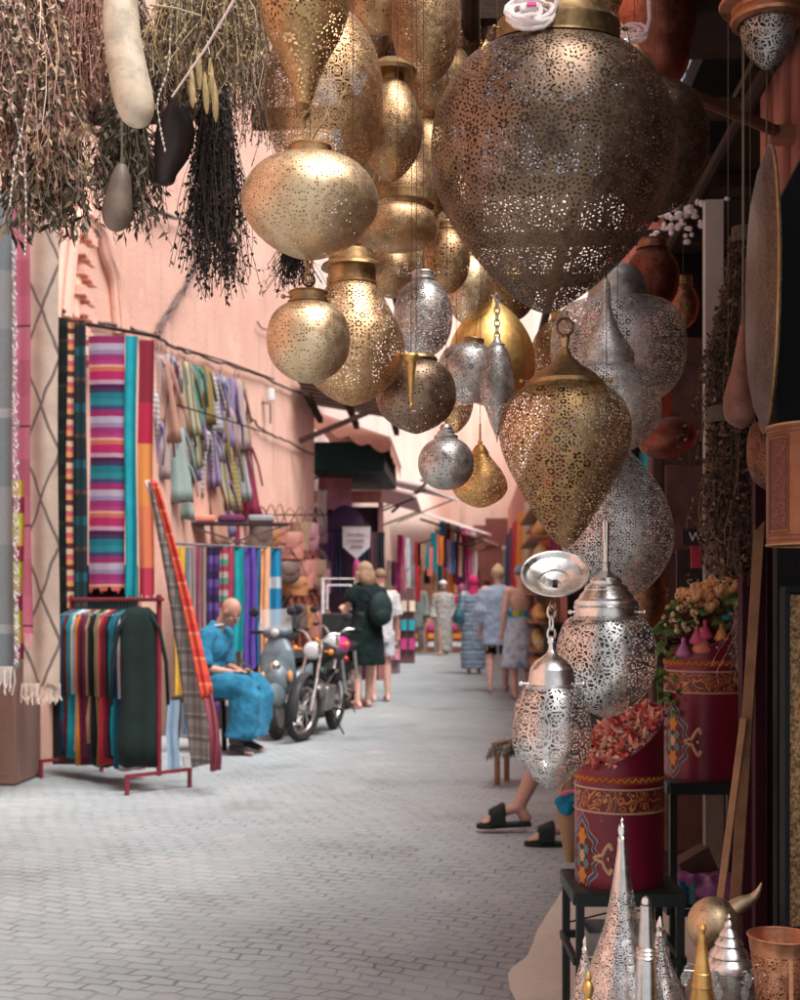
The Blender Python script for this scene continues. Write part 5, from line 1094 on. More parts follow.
wear(S1, 'shirt', MB().ell((0, .05, .92), (.20, .145, .20)).ell((0, .04, .72), (.185, .15, .18)).tube([(.1, .05, 1.03), (.19, .05, 1.02), (.235, 0, .82)], [.07, .075, .07]).tube([(-.1, .05, 1.03), (-.19, .05, 1.02), (-.235, 0, .82)], [.07, .075, .07]), cloth((.05, .05, .06)), .012, .02)
wear(S1, 'shorts', MB().ell((0, .03, .58), (.19, .16, .12)).tube([(.09, 0, .56), (.17, -.30, .555)], [.115, .10]).tube([(-.09, 0, .56), (-.17, -.30, .555)], [.115, .10]), cloth((.09, .08, .08)), .012, .02)
for n in 'LR':
    a, t_ = J['an'+n], J['to'+n]; z0 = t_.z-.022; d = V(((t_-a).x, (t_-a).y, 0)).normalized(); x = V((d.y, -d.x, 0)); sl = MB()
    hz = a.z-.078; pts = [(a-d*.065, .032), (a-d*.02, .038), (a.lerp(t_, .5), .040), (t_-d*.01, .047), (t_+d*.045, .036), (t_+d*.065, .012)]
    vs = []
    for q, w_ in pts:
        z = hz+(z0-hz)*min(1, max(0, (q-a).dot(d)/((t_-a).dot(d)+1e-6)))
        for sx in (-1, 1):
            for zz in (0, -.024): vs.append((q.x+x.x*w_*sx, q.y+x.y*w_*sx, z+zz))
    fs = []
    for i in range(len(pts)-1):
        b = i*4; fs += [(b, b+4, b+6, b+2), (b+1, b+3, b+7, b+5), (b, b+1, b+5, b+4), (b+2, b+6, b+7, b+3)]
    fs += [(0, 2, 3, 1), (b+4, b+5, b+7, b+6)]
    sn = MB().add(vs, fs).build('sandal', M((.02, .025, .025), .6), S1, bevel=.006)
    mb = MB()
    for k in (.50, .60, .70, .80, .90):
        q = a.lerp(t_, k+.02); zz = z0; m_ = MB()
        mb.tube(cr([(q.x+x.x*.047, q.y+x.y*.047, zz-.004), (q.x+x.x*.038, q.y+x.y*.038, q.z+.030), (q.x, q.y, q.z+.050-.02*(k-.5)), (q.x-x.x*.038, q.y-x.y*.038, q.z+.030), (q.x-x.x*.047, q.y-x.y*.047, zz-.004)], 4), .011, 7)
    mb.build('sandal_strap', M((.022, .028, .028), .6), sn, remesh=.006)
s2 = empty('stool', sp+Euler((0, 0, rz_)).to_matrix()@V((0, .05, 0)), rz_, 'dark stool of the seated person on the right', 'stool')
MB().box((0, 0, .43), (.34, .34, .05)).build('seat', WOODD, s2, bevel=.01)
for x in (-.14, .14):
    for y in (-.14, .14): MB().bar((x, y, 0), (x*.92, y*.92, .42), .035).build('leg', WOODD, s2)

# ------------------------------------------------------------------ two-wheelers
CHR = metal('bright'); DKP = M((.03, .03, .035), .45)
def wheel(root, y, r, w_, spokes=True, disc=False):
    wr = empty('wheel', (0, y, r)); wr.parent = root
    MB().torus((0, 0, 0), r-w_, w_, 0, 44, 10, Euler((0, R(90), 0))).build('tyre', M((.035, .033, .033), .8), wr)
    MB().torus((0, 0, 0), r-w_*2.0, w_*.42, 0, 44, 8, Euler((0, R(90), 0))).build('rim', CHR, wr)
    MB().tube([(-.05, 0, 0), (.05, 0, 0)], .045 if not disc else r*.55, 16).build('hub', M((.3, .3, .3), .4, .8), wr)
    if spokes:
        mb = MB()
        for i in range(18):
            a = 2*PI*i/18; mb.tube([((i % 2-.5)*.04, .04*math.cos(a+.5), .04*math.sin(a+.5)), (0, (r-w_*2)*math.cos(a), (r-w_*2)*math.sin(a))], .003, 4)
        mb.build('spokes', CHR, wr)
    return wr
def moto(label, loc, rz, tank, accent, group='motorbikes parked by the leather bags', lean=.12):
    """motorbike, front towards -y"""
    root = empty('motorbike', loc, label=label, cat='motorbike', group=group, rot=(0, lean, rz))
    root.scale = (.86, .9, .93); wheel(root, -.62, .30, .040).rotation_euler.z = R(-16); wheel(root, .60, .30, .048)
    for sx in (-1, 1):
        MB().tube([(sx*.085, -.62, .30), (sx*.08, -.50, .60)], .022, 10).build('fork_leg', CHR, root); MB().tube([(sx*.08, -.50, .60), (sx*.07, -.40, .92)], .017, 8).build('fork_tube', CHR, root)
        MB().tube(cr([(sx*.05, -.40, .93), (sx*.14, -.38, 1.02), (sx*.27, -.30, 1.03)], 4), .012, 8).build('handlebar', CHR, root); MB().tube([(sx*.23, -.33, 1.035), (sx*.31, -.28, 1.03)], .019, 8).build('grip', DKP, root)
        MB().tube([(sx*.2, -.36, 1.03), (sx*.28, -.38, 1.16)], .006, 6).ell((sx*.30, -.38, 1.20), (.055, .015, .04), 0, 12, 8).build('mirror', DKP, root)
        MB().tube([(sx*.12, -.45, .86), (sx*.17, -.46, .86)], .008, 6).ell((sx*.19, -.47, .86), (.03, .03, .028), 0, 10, 8).build('indicator', M((.85, .28, .04), .3), root)
        MB().tube([(sx*.12, .05, .28), (sx*.24, .06, .27)], .016, 8).build('footrest', DKP, root)
        MB().tube([(sx*.10, .30, .75), (sx*.11, .55, .40)], .024, 10).build('shock', M((.5, .48, .46), .35, .8), root)
    MB().lathe([(.0, .055), (.05, .05), (.085, .02), (.092, -.02), (.06, -.075), (0, -.09)], 24, 0, (0, 0, 0), Euler((R(90), 0, 0))).build('headlight', CHR, root, loc=(0, -.50, .86))
    MB().ell((0, -.55, .86), (.078, .022, .078), 0, 20, 10).build('headlight_glass', M((.65, .66, .66), .1), root)
    mb = MB()
    for i in range(17):
        a = R(-35)+R(150)*i/16; c_ = (0, -.62-.345*math.cos(a+R(20))*1, .30+.345*math.sin(a+R(20)))
        mb.v += [(-.05, c_[1], c_[2]), (0, c_[1]-.01*math.cos(a), c_[2]+.012), (.05, c_[1], c_[2])]
    for i in range(16): b = i*3; mb.f += [(b, b+1, b+4, b+3), (b+1, b+2, b+5, b+4)]; mb.mi += [0, 0]
    f_ = mb.build('front_mudguard', M(accent, .35), root); f_.modifiers.new('t', 'SOLIDIFY').thickness = .006
    MB().tube([(0, -.40, .88), (0, -.15, .62), (0, .10, .55), (0, .35, .62)], .03, 8).tube([(0, -.36, .75), (0, -.2, .30), (0, .15, .24), (0, .60, .30)], .025, 8).build('frame', DKP, root)
    MB().ell((0, -.10, .80), (.13, .24, .115), 0, 20, 12, Euler((R(8), 0, 0))).build('fuel_tank', M(tank, .25), root)
    MB().ell((0, .30, .80), (.13, .34, .06), 0, 20, 10).build('seat', DKP, root)
    MB().box((0, .02, .38), (.22, .30, .24)).ell((0, -.12, .45), (.09, .14, .09)).build('engine', M((.30, .29, .28), .4, .7, .4), root, bevel=.02)
    MB().tube(cr([(-.09, -.18, .42), (-.13, -.22, .25), (-.15, .1, .20), (-.15, .55, .30), (-.15, .80, .34)], 4), [.018]*13+[.03]*4, 10).build('exhaust', CHR, root)
    MB().tube([(0, .55, .78), (0, .80, .62), (0, .86, .50)], [.05, .06, .05], 8, 0, True, .5).build('rear_mudguard', M(accent, .35), root)
    MB().ell((0, .80, .72), (.05, .03, .035)).build('tail_light', M((.5, .02, .02), .3), root)
    MB().tube([(.10, .10, .25), (.26, .16, .0)], .01, 6).build('kickstand', DKP, root)
    return root
g1 = ground_at(303, 742)
moto('black motorbike with a chrome headlight and spoked wheel, nearest of the bikes', g1+V((.06, .56, 0)), R(-9), (.02, .02, .022), (.05, .05, .055), lean=.10)
g2 = ground_at(322, 718)
moto('motorbike with a magenta tank standing behind the black one', g2+V((.06, .56, 0)), R(-9), (.55, .03, .20), (.06, .22, .24), lean=.12)
g3 = ground_at(392, 650)
moto('distant dark motorbike beyond the woman in black', g3, R(-30), (.05, .05, .055), (.2, .2, .2), lean=.1)
# scooter
g4 = ground_at(279, 741)
sc_ = empty('scooter', g4+V((.05, .56, 0)), label='silver grey scooter parked between the seated man and the black motorbike', cat='scooter', rot=(0, -.06, R(-9)))
sc_.scale = (.80, .88, .92); wheel(sc_, -.55, .24, .058, False, True); wheel(sc_, .60, .24, .06, False, True)
SV = M((.15, .19, .215), .34, .1, .3)
mb = MB(); mb.loft([((0, -.36, .42), .17, .06), ((0, -.42, .62), .22, .075), ((0, -.38, .85), .19, .07), ((0, -.34, 1.0), .10, .06)], 22); mb.ell((0, -.46, .56), (.13, .10, .16)); mb.build('leg_shield', SV, sc_, remesh=.012)
MB().ell((0, -.55, .42), (.10, .27, .13)).build('front_mudguard', SV, sc_)
MB().ell((0, -.34, 1.03), (.19, .10, .07)).build('handlebar_cowl', SV, sc_)
MB().ell((0, -.49, .70), (.065, .05, .065), 0, 16, 10).build('headlight', CHR, sc_)
MB().ell((0, -.435, 1.03), (.05, .03, .04), 0, 16, 10).build('upper_lamp', M((.6, .6, .6), .15), sc_)
for sx in (-1, 1):
    MB().tube([(sx*.15, -.33, 1.04), (sx*.34, -.27, 1.05)], .018, 8).build('grip', DKP, sc_); MB().tube([(sx*.17, -.34, 1.08), (sx*.24, -.36, 1.2)], .006, 6).ell((sx*.26, -.36, 1.24), (.06, .015, .045)).build('mirror', DKP, sc_)
    MB().ell((sx*.16, -.47, .60), (.035, .03, .06)).build('indicator', M((.7, .35, .15), .3), sc_)
MB().box((0, -.05, .28), (.34, .55, .07)).build('footboard', M((.08, .08, .08)), sc_, bevel=.02)
MB().ell((0, .48, .52), (.19, .40, .21)).build('rear_body', SV, sc_); MB().ell((0, .38, .76), (.15, .36, .07)).build('seat', DKP, sc_); MB().ell((0, .88, .58), (.08, .04, .05)).build('tail_light', M((.5, .02, .02), .3), sc_)
wsn = MB().add([(-.2, -.42, 1.06), (.2, -.42, 1.06), (.17, -.36, 1.26), (-.17, -.36, 1.26)], [(0, 1, 2, 3)])
t = NT('clear_screen'); t.bsdf.inputs['Transmission Weight'].default_value = .0; WSM = t.fin((.7, .73, .75), .1, 0, alpha=.35); wsn.build('windscreen', WSM, sc_)
# ------------------------------------------------------------------ dried herbs and gourds, top left
def leafmat(c, var=.35):
    k = ('leaf', c)
    if k in _mc: return _mc[k]
    t = NT('dry_leaf_%d' % len(_mc)); o = t.obj()
    m = t.fin(t.ramp(t.noise(o, 30, 3), [(.3, sc(c, 1-var)), (.7, sc(c, 1+var))]), .85, 0, t.noise(o, 200, 2), .2, .002)
    _mc[k] = m; return m
def bundle(label, px0, y0, px1, y1, d, wpx, cols, n=260, leaves=1800, leaf=(.022, .006), spread=1.0, seed=1, start=.25, cat='herb bundle', name='herb_bundle', top_z=None, flare=.35, group='dried herb bundles hung over the lane', droop=1.0, depth=.8):
    rn = seeded(seed); k = d/F; A = P(px0, y0, d); B = P(px1, y1, d)-A; L_ = B.length; W_ = wpx*k/2
    root = empty(name, A, 0, label, cat, group); st = MB(); lf = MB(); nm = len(cols)
    for i in range(n):
        a = rn.uniform(0, 2*PI); rr = math.sqrt(rn.random())*W_; ln = rn.uniform(.62, 1.0) if rn.random() < .8 else rn.uniform(.4, .7)
        e = V((rr*math.cos(a), rr*math.sin(a)*depth, 0)); pts = []
        wob = rn.gauss(0, .024); f1_ = rn.uniform(3, 9); f2_ = rn.uniform(3, 9); p1_ = rn.uniform(0, 6.3); bend = V((rn.gauss(0, .03), rn.gauss(0, .03), rn.gauss(0, .012)))
        for j in range(7):
            t = j/6*ln; s = flare+(1-flare)*min(1, t*1.7); s *= (1-.25*max(0, t-.8)/.2*rn.random())
            pts.append(B*t+e*s+V((wob*math.sin(t*f1_+p1_), wob*math.cos(t*f2_+p1_), wob*.6*math.sin(t*7+p1_)))*t+bend*t*t)
        w_ = .0007
        for j in range(6):
            p, q = pts[j], pts[j+1]; o_ = V((w_, w_*(i % 3-1), 0)); st.quad(p-o_, p+o_, q+o_, q-o_, i % nm)
        for q_ in range(int(leaves/n)+1):
            t = start+(1-start)*rn.random(); x = t*6; j = min(5, int(x)); p = pts[j].lerp(pts[j+1], x-j)
            dr = V((rn.gauss(0, 1), rn.gauss(0, 1), -droop*1.6+rn.gauss(0, .6))).normalized(); sd_ = dr.cross(V((rn.gauss(0, 1), rn.gauss(0, 1), rn.gauss(0, .3)))).normalized()
            l = leaf[0]*rn.uniform(.5, 1.3); w2_ = leaf[1]*rn.uniform(.5, 1.2)/2; m_ = rn.randrange(nm)
            cv = dr.cross(sd_)*l*rn.uniform(-.25, .25)
            lf.add([p, p+dr*l*.5+sd_*w2_+cv, p+dr*l, p+dr*l*.5-sd_*w2_+cv], [(0, 1, 2, 3)], m_)
    mats = [leafmat(c) for c in cols]
    st.build('stems', mats, root, smooth=False); lf.build('leaves', mats, root, smooth=False)
    tz = (top_z or 2.83)-A.z
    if tz > .02:
        MB().tube([(0, 0, -.02), (0, 0, .02)], W_*flare*1.15, 12).build('tie', M((.12, .085, .06)), root); MB().tube([(0, 0, 0), (0, 0, tz)], .0009, 5).build('cord', M((.25, .18, .12)), root)
    return root
TAN = (.50, .33, .22); RUST = (.42, .21, .14); STRAW = (.52, .38, .20); OLV = (.15, .105, .07); DOL = (.065, .045, .034); PKB = (.46, .25, .20); BLKB = (.018, .014, .012); GRN = (.16, .135, .08); PALE = (.56, .47, .36)
bundle('tan and rust wheat like bundle at the far top left', 26, -60, 38, 190, 2.62, 92, [TAN, RUST, PKB, STRAW, DOL, (.20, .11, .08), (.62, .45, .36)], 260, 7600, (.024, .009), seed=1, start=.05)
bundle('pinkish straw bundle hanging at the left edge', -8, -50, -2, 120, 2.55, 70, [PKB, TAN, PALE, OLV], 200, 4200, (.020, .008), seed=2)
bundle('leafy olive bundle with long pods under the wheat like one', 44, 60, 46, 232, 2.72, 74, [OLV, GRN, DOL, PALE, TAN], 260, 3200, (.040, .010), seed=3, start=.4)
bundle('dark olive leafy bundle beside the cream gourd', 124, 60, 126, 235, 2.78, 60, [DOL, OLV, GRN, (.20, .15, .11), (.30, .24, .17)], 200, 2600, (.030, .009), seed=4, start=.25)
bundle('dark brown brush like bundle behind the cream gourd', 108, -60, 108, 120, 2.9, 95, [DOL, (.09, .06, .04), (.16, .10, .07)], 340, 3000, (.018, .004), seed=5, start=.05)
bundle('golden straw bundle right of the cream gourd', 188, -60, 192, 96, 2.66, 84, [STRAW, TAN, PALE, (.38, .28, .12), (.22, .15, .09)], 240, 4400, (.014, .006), seed=6, start=.15)
bundle('nearly black bundle hanging lowest of the herbs', 214, 70, 216, 298, 2.8, 46, [BLKB, (.035, .022, .018), (.05, .03, .022)], 380, 6200, (.014, .008), seed=7, start=.0, flare=.5)
bundle('loose brown bundle next to the coppery teardrop lantern', 246, -60, 248, 150, 2.85, 52, [(.22, .14, .10), OLV, TAN], 260, 4200, (.014, .005), seed=8, start=.1)
bundle('tiny black bundle hanging behind the bright flattened lantern', 292, 225, 294, 292, 3.0, 30, [BLKB, (.04, .03, .02)], 160, 900, (.014, .005), seed=9, start=.0)
bundle('dark tuft above the nearly black bundle', 170, 20, 172, 120, 2.95, 70, [DOL, BLKB, (.12, .08, .06)], 240, 1700, (.018, .005), seed=10, start=0)
bundle('reddish brown seed bundle between the two gourds', 84, -40, 88, 110, 2.7, 54, [RUST, PKB, (.26, .12, .08)], 240, 4000, (.013, .005), seed=11)
bundle('brown thistle bundle near the teardrop lantern top', 222, -60, 226, 90, 2.62, 60, [(.30, .20, .13), STRAW, OLV], 240, 4200, (.013, .005), seed=15)
def gourd(label, pts, d, col, cord=True, spots=True, n=20):
    """pts: (px, py, r) centre line"""
    A = P(pts[0][0], pts[0][1], d); k = d/F
    root = empty('gourd', A, 0, label, 'gourd'); q = cr([(*(P(x, y, d)-A), r*k) for x, y, r in pts], 5)
    t = NT('gourd_skin'); o = t.obj(); n1 = t.noise(o, 22, 5, .65); n2 = t.noise(o, 90, 3)
    c = t.ramp(n1, [(.38, sc(col, .72)), (.52, col), (.66, sc(col, 1.12))]); c = t.mix(t.m('MULTIPLY', t.smooth(n2, .62, .72), .5), c, sc(col, .45))
    m = t.fin(c, .5, 0, n2, .15, .003)
    MB().tube([p[:3] for p in q], [max(.001, p[3]) for p in q], n).build('shell', m, root, sharp=180)
    MB().tube([(0, 0, -.01), (0, 0, .03), (.002, 0, 2.83-A.z)], [.006, .003, .0009], 6).build('stalk', M((.2, .15, .1)), root)
    return root
gourd('long cream gourd hanging between the herb bundles', [(122, -40, 8), (122, -20, 14), (121, 10, 17.5), (123, 40, 18.5), (128, 70, 19.5), (133, 95, 20), (137, 114, 17), (139, 124, 10), (139.5, 128, 1)], 2.52, (.68, .55, .41))
gourd('grey brown gourd under the dark olive bundle', [(122, 165, 5), (121, 178, 10), (119, 195, 13), (117, 212, 15), (116, 226, 11), (116, 232, 1)], 2.70, (.24, .17, .13))
gourd('round black gourd beside the nearly black bundle', [(176, 100, 4), (176, 112, 12), (176, 130, 19), (172, 150, 18), (166, 170, 12), (165, 182, 9), (165, 186, 1)], 2.75, (.035, .022, .02))
# seed pods and bead strands
for i, (px, y) in enumerate(((191, 78), (198, 60), (205, 84), (210, 70), (214, 92))):
    tag(MB().tube(cr([tuple(P(px, y-12, 2.58)), tuple(P(px+1, y+8, 2.575)), tuple(P(px+2, y+30, 2.58))], 3), [.002, .004, .006, .0068, .0066, .005, .0015], 8).build('seed_pod', leafmat((.50, .36, .17), .3)), 'golden seed pod in the straw bundle, %s from the left' % ordn[i], 'pod', 'golden pods in the straw bundle')
def beads(label, pts, d, r=.0026):
    q = cr([tuple(P(x, y, d)) for x, y in pts], 6); root = empty('bead_strand', q[0], 0, label, 'bead strand'); A = V(q[0]); mb = MB(); rn = seeded(len(q))
    MB().tube([V(p)-A for p in q], .0008, 4).build('thread', M((.5, .42, .38)), root)
    for p in q:
        if rn.random() < .75: mb.ell(V(p)-A, (r, r, r*1.7), 0, 8, 6)
    mb.build('beads', M((.52, .46, .42), .6), root)
beads('strand of white seed beads at the left under the leafy bundle', [(28, 90), (22, 130), (14, 170), (10, 205)], 2.5)
beads('strand of white seed beads dangling longest at the left', [(16, 120), (24, 160), (26, 200), (26, 232), (25, 255)], 2.52)
beads('strand of white beads hanging beside the tip of the cream gourd', [(170, 40), (168, 70), (158, 100), (160, 125), (165, 150)], 2.54)
tag(MB().tube([P(240, -10, 2.5), P(206, 48, 2.48), P(172, 97, 2.46)], [.0035, .003, .0022], 6).build('twig', M((.62, .46, .42))), 'pale pink twig slanting through the straw bundle', 'twig')
tag(MB().tube([P(150, 5, 2.6), P(175, 8, 2.58), P(202, 16, 2.57)], .0022, 6).build('twig', M((.5, .4, .26))), 'thin straw coloured twig above the straw bundle', 'twig')

# ------------------------------------------------------------------ right side: shop opening and stall goods
tag(MB().box((0, 0, 0), (.062, .05, 2.62)).build('white_post', plaster('peeling_white', (.50, .46, .43), (.34, .30, .27), (.12, .08, .06), .7), loc=P(713, 0, 4.35)*V((1, 1, 0))+V((0, 0, 1.31))), 'peeling white wooden post behind the dried flowers', 'post')
dr = empty('shop_door', P(690, 0, 5.1)*V((1, 1, 0)), TH+R(8), 'weathered dark red panelled door leaf behind the lanterns', 'door')
DRM = M((.10, .045, .04), .8, 0, .5, 8, .5)
MB().box((0, 0, 1.15), (.34, .045, 2.3)).build('leaf', DRM, dr); 
for z in (.4, 1.0, 1.6, 2.05): MB().box((0, -.03, z), (.24, .02, .36)).build('panel', M((.13, .06, .05), .8, 0, .5, 14, .6), dr, bevel=.008)
for k in (-.15, .15): MB().box((k, -.028, 1.15), (.035, .012, 2.3)).build('stile', DRM, dr)
sg = empty('hanging_sign', P(697, 537, 4.4), TH, 'small black sign with a white letter W beside the white post', 'sign')
k = 4.4/F
MB().box((0, 0, 0), (30*k, .012, 17*k)).build('board', M((.03, .025, .028), .6), sg)
MB().tube([(-9*k, 0, 8*k), (-6*k, 0, 110*k)], .002, 5).build('cord', RUB, sg)
def letters(txt, root, x, z, size, col, y=-.010):
    cu = bpy.data.curves.new('lettering', 'FONT'); cu.body = txt; cu.size = size; cu.extrude = .001; cu.align_x = 'CENTER'; cu.align_y = 'CENTER'; cu.materials.append(col)
    o = bpy.data.objects.new('lettering', cu); COL.objects.link(o); o.parent = root; o.location = (x, y, z); o.rotation_euler = (R(90), 0, 0)
    bpy.context.view_layer.update(); me = bpy.data.meshes.new_from_object(o.evaluated_get(bpy.context.evaluated_depsgraph_get())); bpy.data.objects.remove(o)
    o = bpy.data.objects.new('lettering', me); COL.objects.link(o); o.parent = root; o.location = (x, y, z); o.rotation_euler = (R(90), 0, 0); return o
WH = M((.62, .58, .56), .6)
letters('W A', sg, 4*k, -.5*k, 13*k, WH)
s3 = empty('hanging_sign', P(694, 575, 4.5), TH, 'dark glass board with white letters SA below the red tag', 'sign')
MB().box((0, 0, 0), (36*k, .012, 52*k)).build('board', M((.045, .035, .035), .3), s3); letters('SA', s3, 0, -10*k, 15*k, M((.42, .38, .36), .6))
tag(MB().box((0, 0, 0), (14*k, .01, 22*k)).build('red_tag', M((.42, .04, .06), .6), loc=P(698, 557, 4.42), rz=TH), 'red paper tag hanging between the black sign and the dark board', 'tag')
# bracket
br = empty('wall_bracket', P(778, 132, 3.68), 0, 'dark red iron bracket rod reaching out from the salmon pillar', 'bracket')
o_ = P(676, 88, 3.2)-br.location
MB().tube([(0, 0, 0), o_*.5, o_], .017, 8).build('rod', M((.16, .06, .05), .6), br); MB().box((.02, 0, -.01), (.10, .05, .05)).build('plate', M((.30, .11, .08), .6), br, bevel=.006)
# white pink pieces added to stand for a bright bit of the outdoors
wb = empty('outdoor_light_patch', P(682, 218, 4.6), 0, 'white pink pieces added as a bright bit of outdoors under the dark patterned lantern', 'flowers'); rn = seeded(31); mb = MB()
for i in range(46): mb.ell((rn.gauss(0, .06), rn.gauss(0, .03), rn.gauss(0, .035)), (rn.uniform(.008, .02), .01, rn.uniform(.006, .014)), 0, 7, 5)
mb.build('petals', M((.80, .68, .68), .6), wb); MB().tube([(0, 0, 0), (.02, 0, .7)], .003).build('cord', RUB, wb)
# dried flower garland
DF = [(.17, .09, .06), (.11, .06, .045), (.26, .14, .08), (.07, .045, .035)]
bundle('long bunch of brown dried flowers hanging beside the white post, upper part', 742, 235, 722, 470, 3.3, 46, DF, 240, 4200, (.016, .013), seed=21, start=0, droop=.1, cat='dried flowers', name='dried_flowers', group='dried brown flower bunches', top_z=2.85, flare=.4)
bundle('bushy brown dried flowers behind the orange leather lamp', 728, 415, 735, 590, 3.2, 60, DF, 260, 4600, (.016, .014), seed=22, start=0, droop=.1, cat='dried flowers', name='dried_flowers', group='dried brown flower bunches', flare=.6)
bundle('hanging tail of dusty dried flowers in front of the upper red bin', 750, 560, 746, 690, 3.45, 22, [(.30, .24, .20), (.18, .13, .11), (.12, .09, .07)], 160, 1800, (.012, .010), seed=23, start=0, droop=.1, cat='dried flowers', name='dried_flowers', group='dried brown flower bunches', flare=.5)
gourd('brown calabash hanging behind the engraved platter', [(743, 325, 3), (742, 345, 6), (741, 370, 10), (740, 392, 15), (740, 410, 16.5), (741, 422, 12), (741, 429, 1)], 2.75, (.30, .12, .085))
# platter seen almost edge on
pt = empty('engraved_platter', P(766, 292, 2.45), 0, 'large engraved metal platter seen almost edge on at the right', 'platter')
t = NT('engraved_metal'); o = t.obj(); wv = t.n('TexWave', {'Vector': o, 'Scale': 22, 'Distortion': 14, 'Detail': 4, 'Detail Scale': 3.0}, wave_type='RINGS').outputs['Fac']; n1 = t.noise(o, 11, 5)
EM = t.fin(t.mix(t.smooth(wv, .35, .7), t.ramp(n1, [(.3, (.18, .125, .10)), (.7, (.32, .235, .185))]), (.15, .09, .07)), .36, 1.0, wv, .5, .004)
pr = [(0, .034), (.10, .033), (.18, .028), (.23, .018), (.262, .004), (.272, 0), (.274, -.004), (.268, -.003), (.23, .012), (.18, .022), (.10, .027), (0, .028)]
MB().lathe(pr, 72, rot=Euler((0, R(-90), R(-8.5))), sx=1).build('disc', EM, pt, sharp=60)
MB().torus((0, 0, 0), .272, .0035, 0, 72, 8, Euler((0, R(-90), R(-8.5)))).build('rim', metal('brass'), pt)
MB().tube([(0, 0, .27), (.01, 0, .95)], .002, 5).build('hanging_wire', metal('dark'), pt)
# dark boards and door at the right edge
MAR = M((.04, .008, .016), .55, 0, .4)
mdp = P(768, 0, 2.95); tag(MB().box((.17, 0, .95), (.36, .05, 1.9)).box((-.03, -.03, .95), (.025, .03, 1.9)).build('maroon_door', MAR, loc=(mdp.x, mdp.y, 0), rz=TH), 'dark maroon door leaf behind the platter and leather lamp', 'door')
bb = empty('black_board', P(777, 0, 2.62)*V((1, 1, 0)), TH, 'black upright board with a slanting top at the right edge', 'board')
zt0 = 1.23+(601-205)*2.62/F; zt1 = 1.23+(601-60)*2.62/F
BKM = M((.012, .011, .012), .6)
MB().add([(0, 0, 0), (.16, 0, 0), (.16, 0, zt1), (0, 0, zt0), (0, .03, 0), (.16, .03, 0), (.16, .03, zt1), (0, .03, zt0)], [(0, 1, 2, 3), (4, 7, 6, 5), (0, 3, 7, 4), (1, 5, 6, 2), (2, 6, 7, 3)]).build('panel', BKM, bb)
mv = P(750, 0, 3.2); tag(MB().box((0, 0, 1.0), (.05, .04, 2.0)).build('door_post', M((.05, .012, .02), .6), loc=(mv.x, mv.y, 0), rz=TH), 'thin dark maroon post behind the slanting battens', 'post')
# cork coloured framed board
fb = empty('framed_board', P(784, 930, 2.35), TH, 'golden brown speckled board in a thin black frame at the lower right edge', 'board')
k = 2.35/F
t = NT('speckled_gold'); o = t.obj(); n1 = t.noise(o, 140, 4, .7); SPG = t.fin(t.ramp(n1, [(.38, (.10, .045, .02)), (.5, (.30, .155, .065)), (.62, (.52, .32, .14))]), .55, .3, n1, .5, .002)
MB().box((35*k, .0, 170*k), (64*k, .02, 330*k)).build('panel', SPG, fb)
MB().box((0, -.004, 170*k), (5*k, .034, 340*k)).build('frame_side', M((.015, .016, .018), .6), fb); MB().box((34*k, -.004, 341*k), (72*k, .034, 5*k)).build('frame_top', M((.015, .016, .018), .6), fb)
MB().box((10*k, .004, -45*k), (4*k, .03, 100*k)).build('frame_leg', M((.015, .016, .018), .6), fb)
# slanting battens
BT = M((.26, .13, .065), .7, 0, .35, 16, .4)
b_ = MB().bar(P(763, 478, 2.95), P(732, 960, 2.60), .024, .012); tag(b_.build('wooden_batten', BT, bevel=.002), 'long brown wooden batten leaning across the upper red bin', 'batten')
b_ = MB().bar(P(744, 718, 2.75), P(712, 965, 2.56), .016, .010); tag(b_.build('wooden_batten', M((.36, .19, .10), .7, 0, .35, 16, .4), bevel=.002), 'short thin batten leaning beside the long one', 'batten')
# leather lamp
ll = empty('leather_lamp', P(816, 545, 2.25), R(0), 'orange tooled leather drum lamp cut by the right edge of the picture', 'lamp'); k = 2.25/F; RL = 48*k
t = NT('tooled_leather'); o = t.obj(); n1 = t.noise(o, 24, 4); n2 = t.noise(o, 110, 3); LEA = t.fin(t.ramp(n1, [(.3, (.18, .05, .02)), (.7, (.32, .105, .04))]), .42, 0, n2, .35, .002)
t = NT('tooled_panel'); o = t.obj(); vo = t.n('TexVoronoi', {'Vector': o, 'Scale': 240.0}).outputs['Distance']; PNL = t.fin(t.ramp(vo, [(.1, (.38, .12, .05)), (.45, (.13, .03, .02))]), .5, 0, vo, .6, .002)
MB().lathe([(RL*.97, 0), (RL, 1*k), (RL, 117*k), (RL*.97, 118*k)], 64).build('drum', LEA, ll, sharp=30)
def onring(R_, a, z): return (R_*math.cos(a), R_*math.sin(a), z)
def patch(mb, R_, a0, a1, z0, z1, mi=0, n=10):
    vs = []
    for i in range(n+1):
        a = a0+(a1-a0)*i/n; vs += [onring(R_, a, z0), onring(R_, a, z1)]
    return mb.add(vs, [(2*i, 2*i+2, 2*i+3, 2*i+1) for i in range(n)], mi)
for c_ in (R(206), R(262), R(318)): patch(MB(), RL+.0006, c_-R(14), c_+R(14), 15*k, 103*k).build('panel', PNL, ll)
DLE = M((.13, .045, .03), .5)
for c_ in (R(206), R(262), R(318)):
    mb = MB()
    for w_, z0, z1 in ((14, 15, 103), (17, 11, 107)):
        q = [onring(RL+.0012, c_-R(w_), z0*k)]+[onring(RL+.0012, c_-R(w_)+R(2*w_)*i/8, z1*k) for i in range(9)]+[onring(RL+.0012, c_+R(w_)-R(2*w_)*i/8, z0*k) for i in range(9)]
        mb.tube(q, .0008, 5)
    mb.build('tooled_line', DLE, ll)
mb = MB()
for z in (4, 114, 8.5, 110): mb.torus((0, 0, z*k), RL+.0006, .0007, 0, 64, 6)
mb.build('edge_line', DLE, ll)
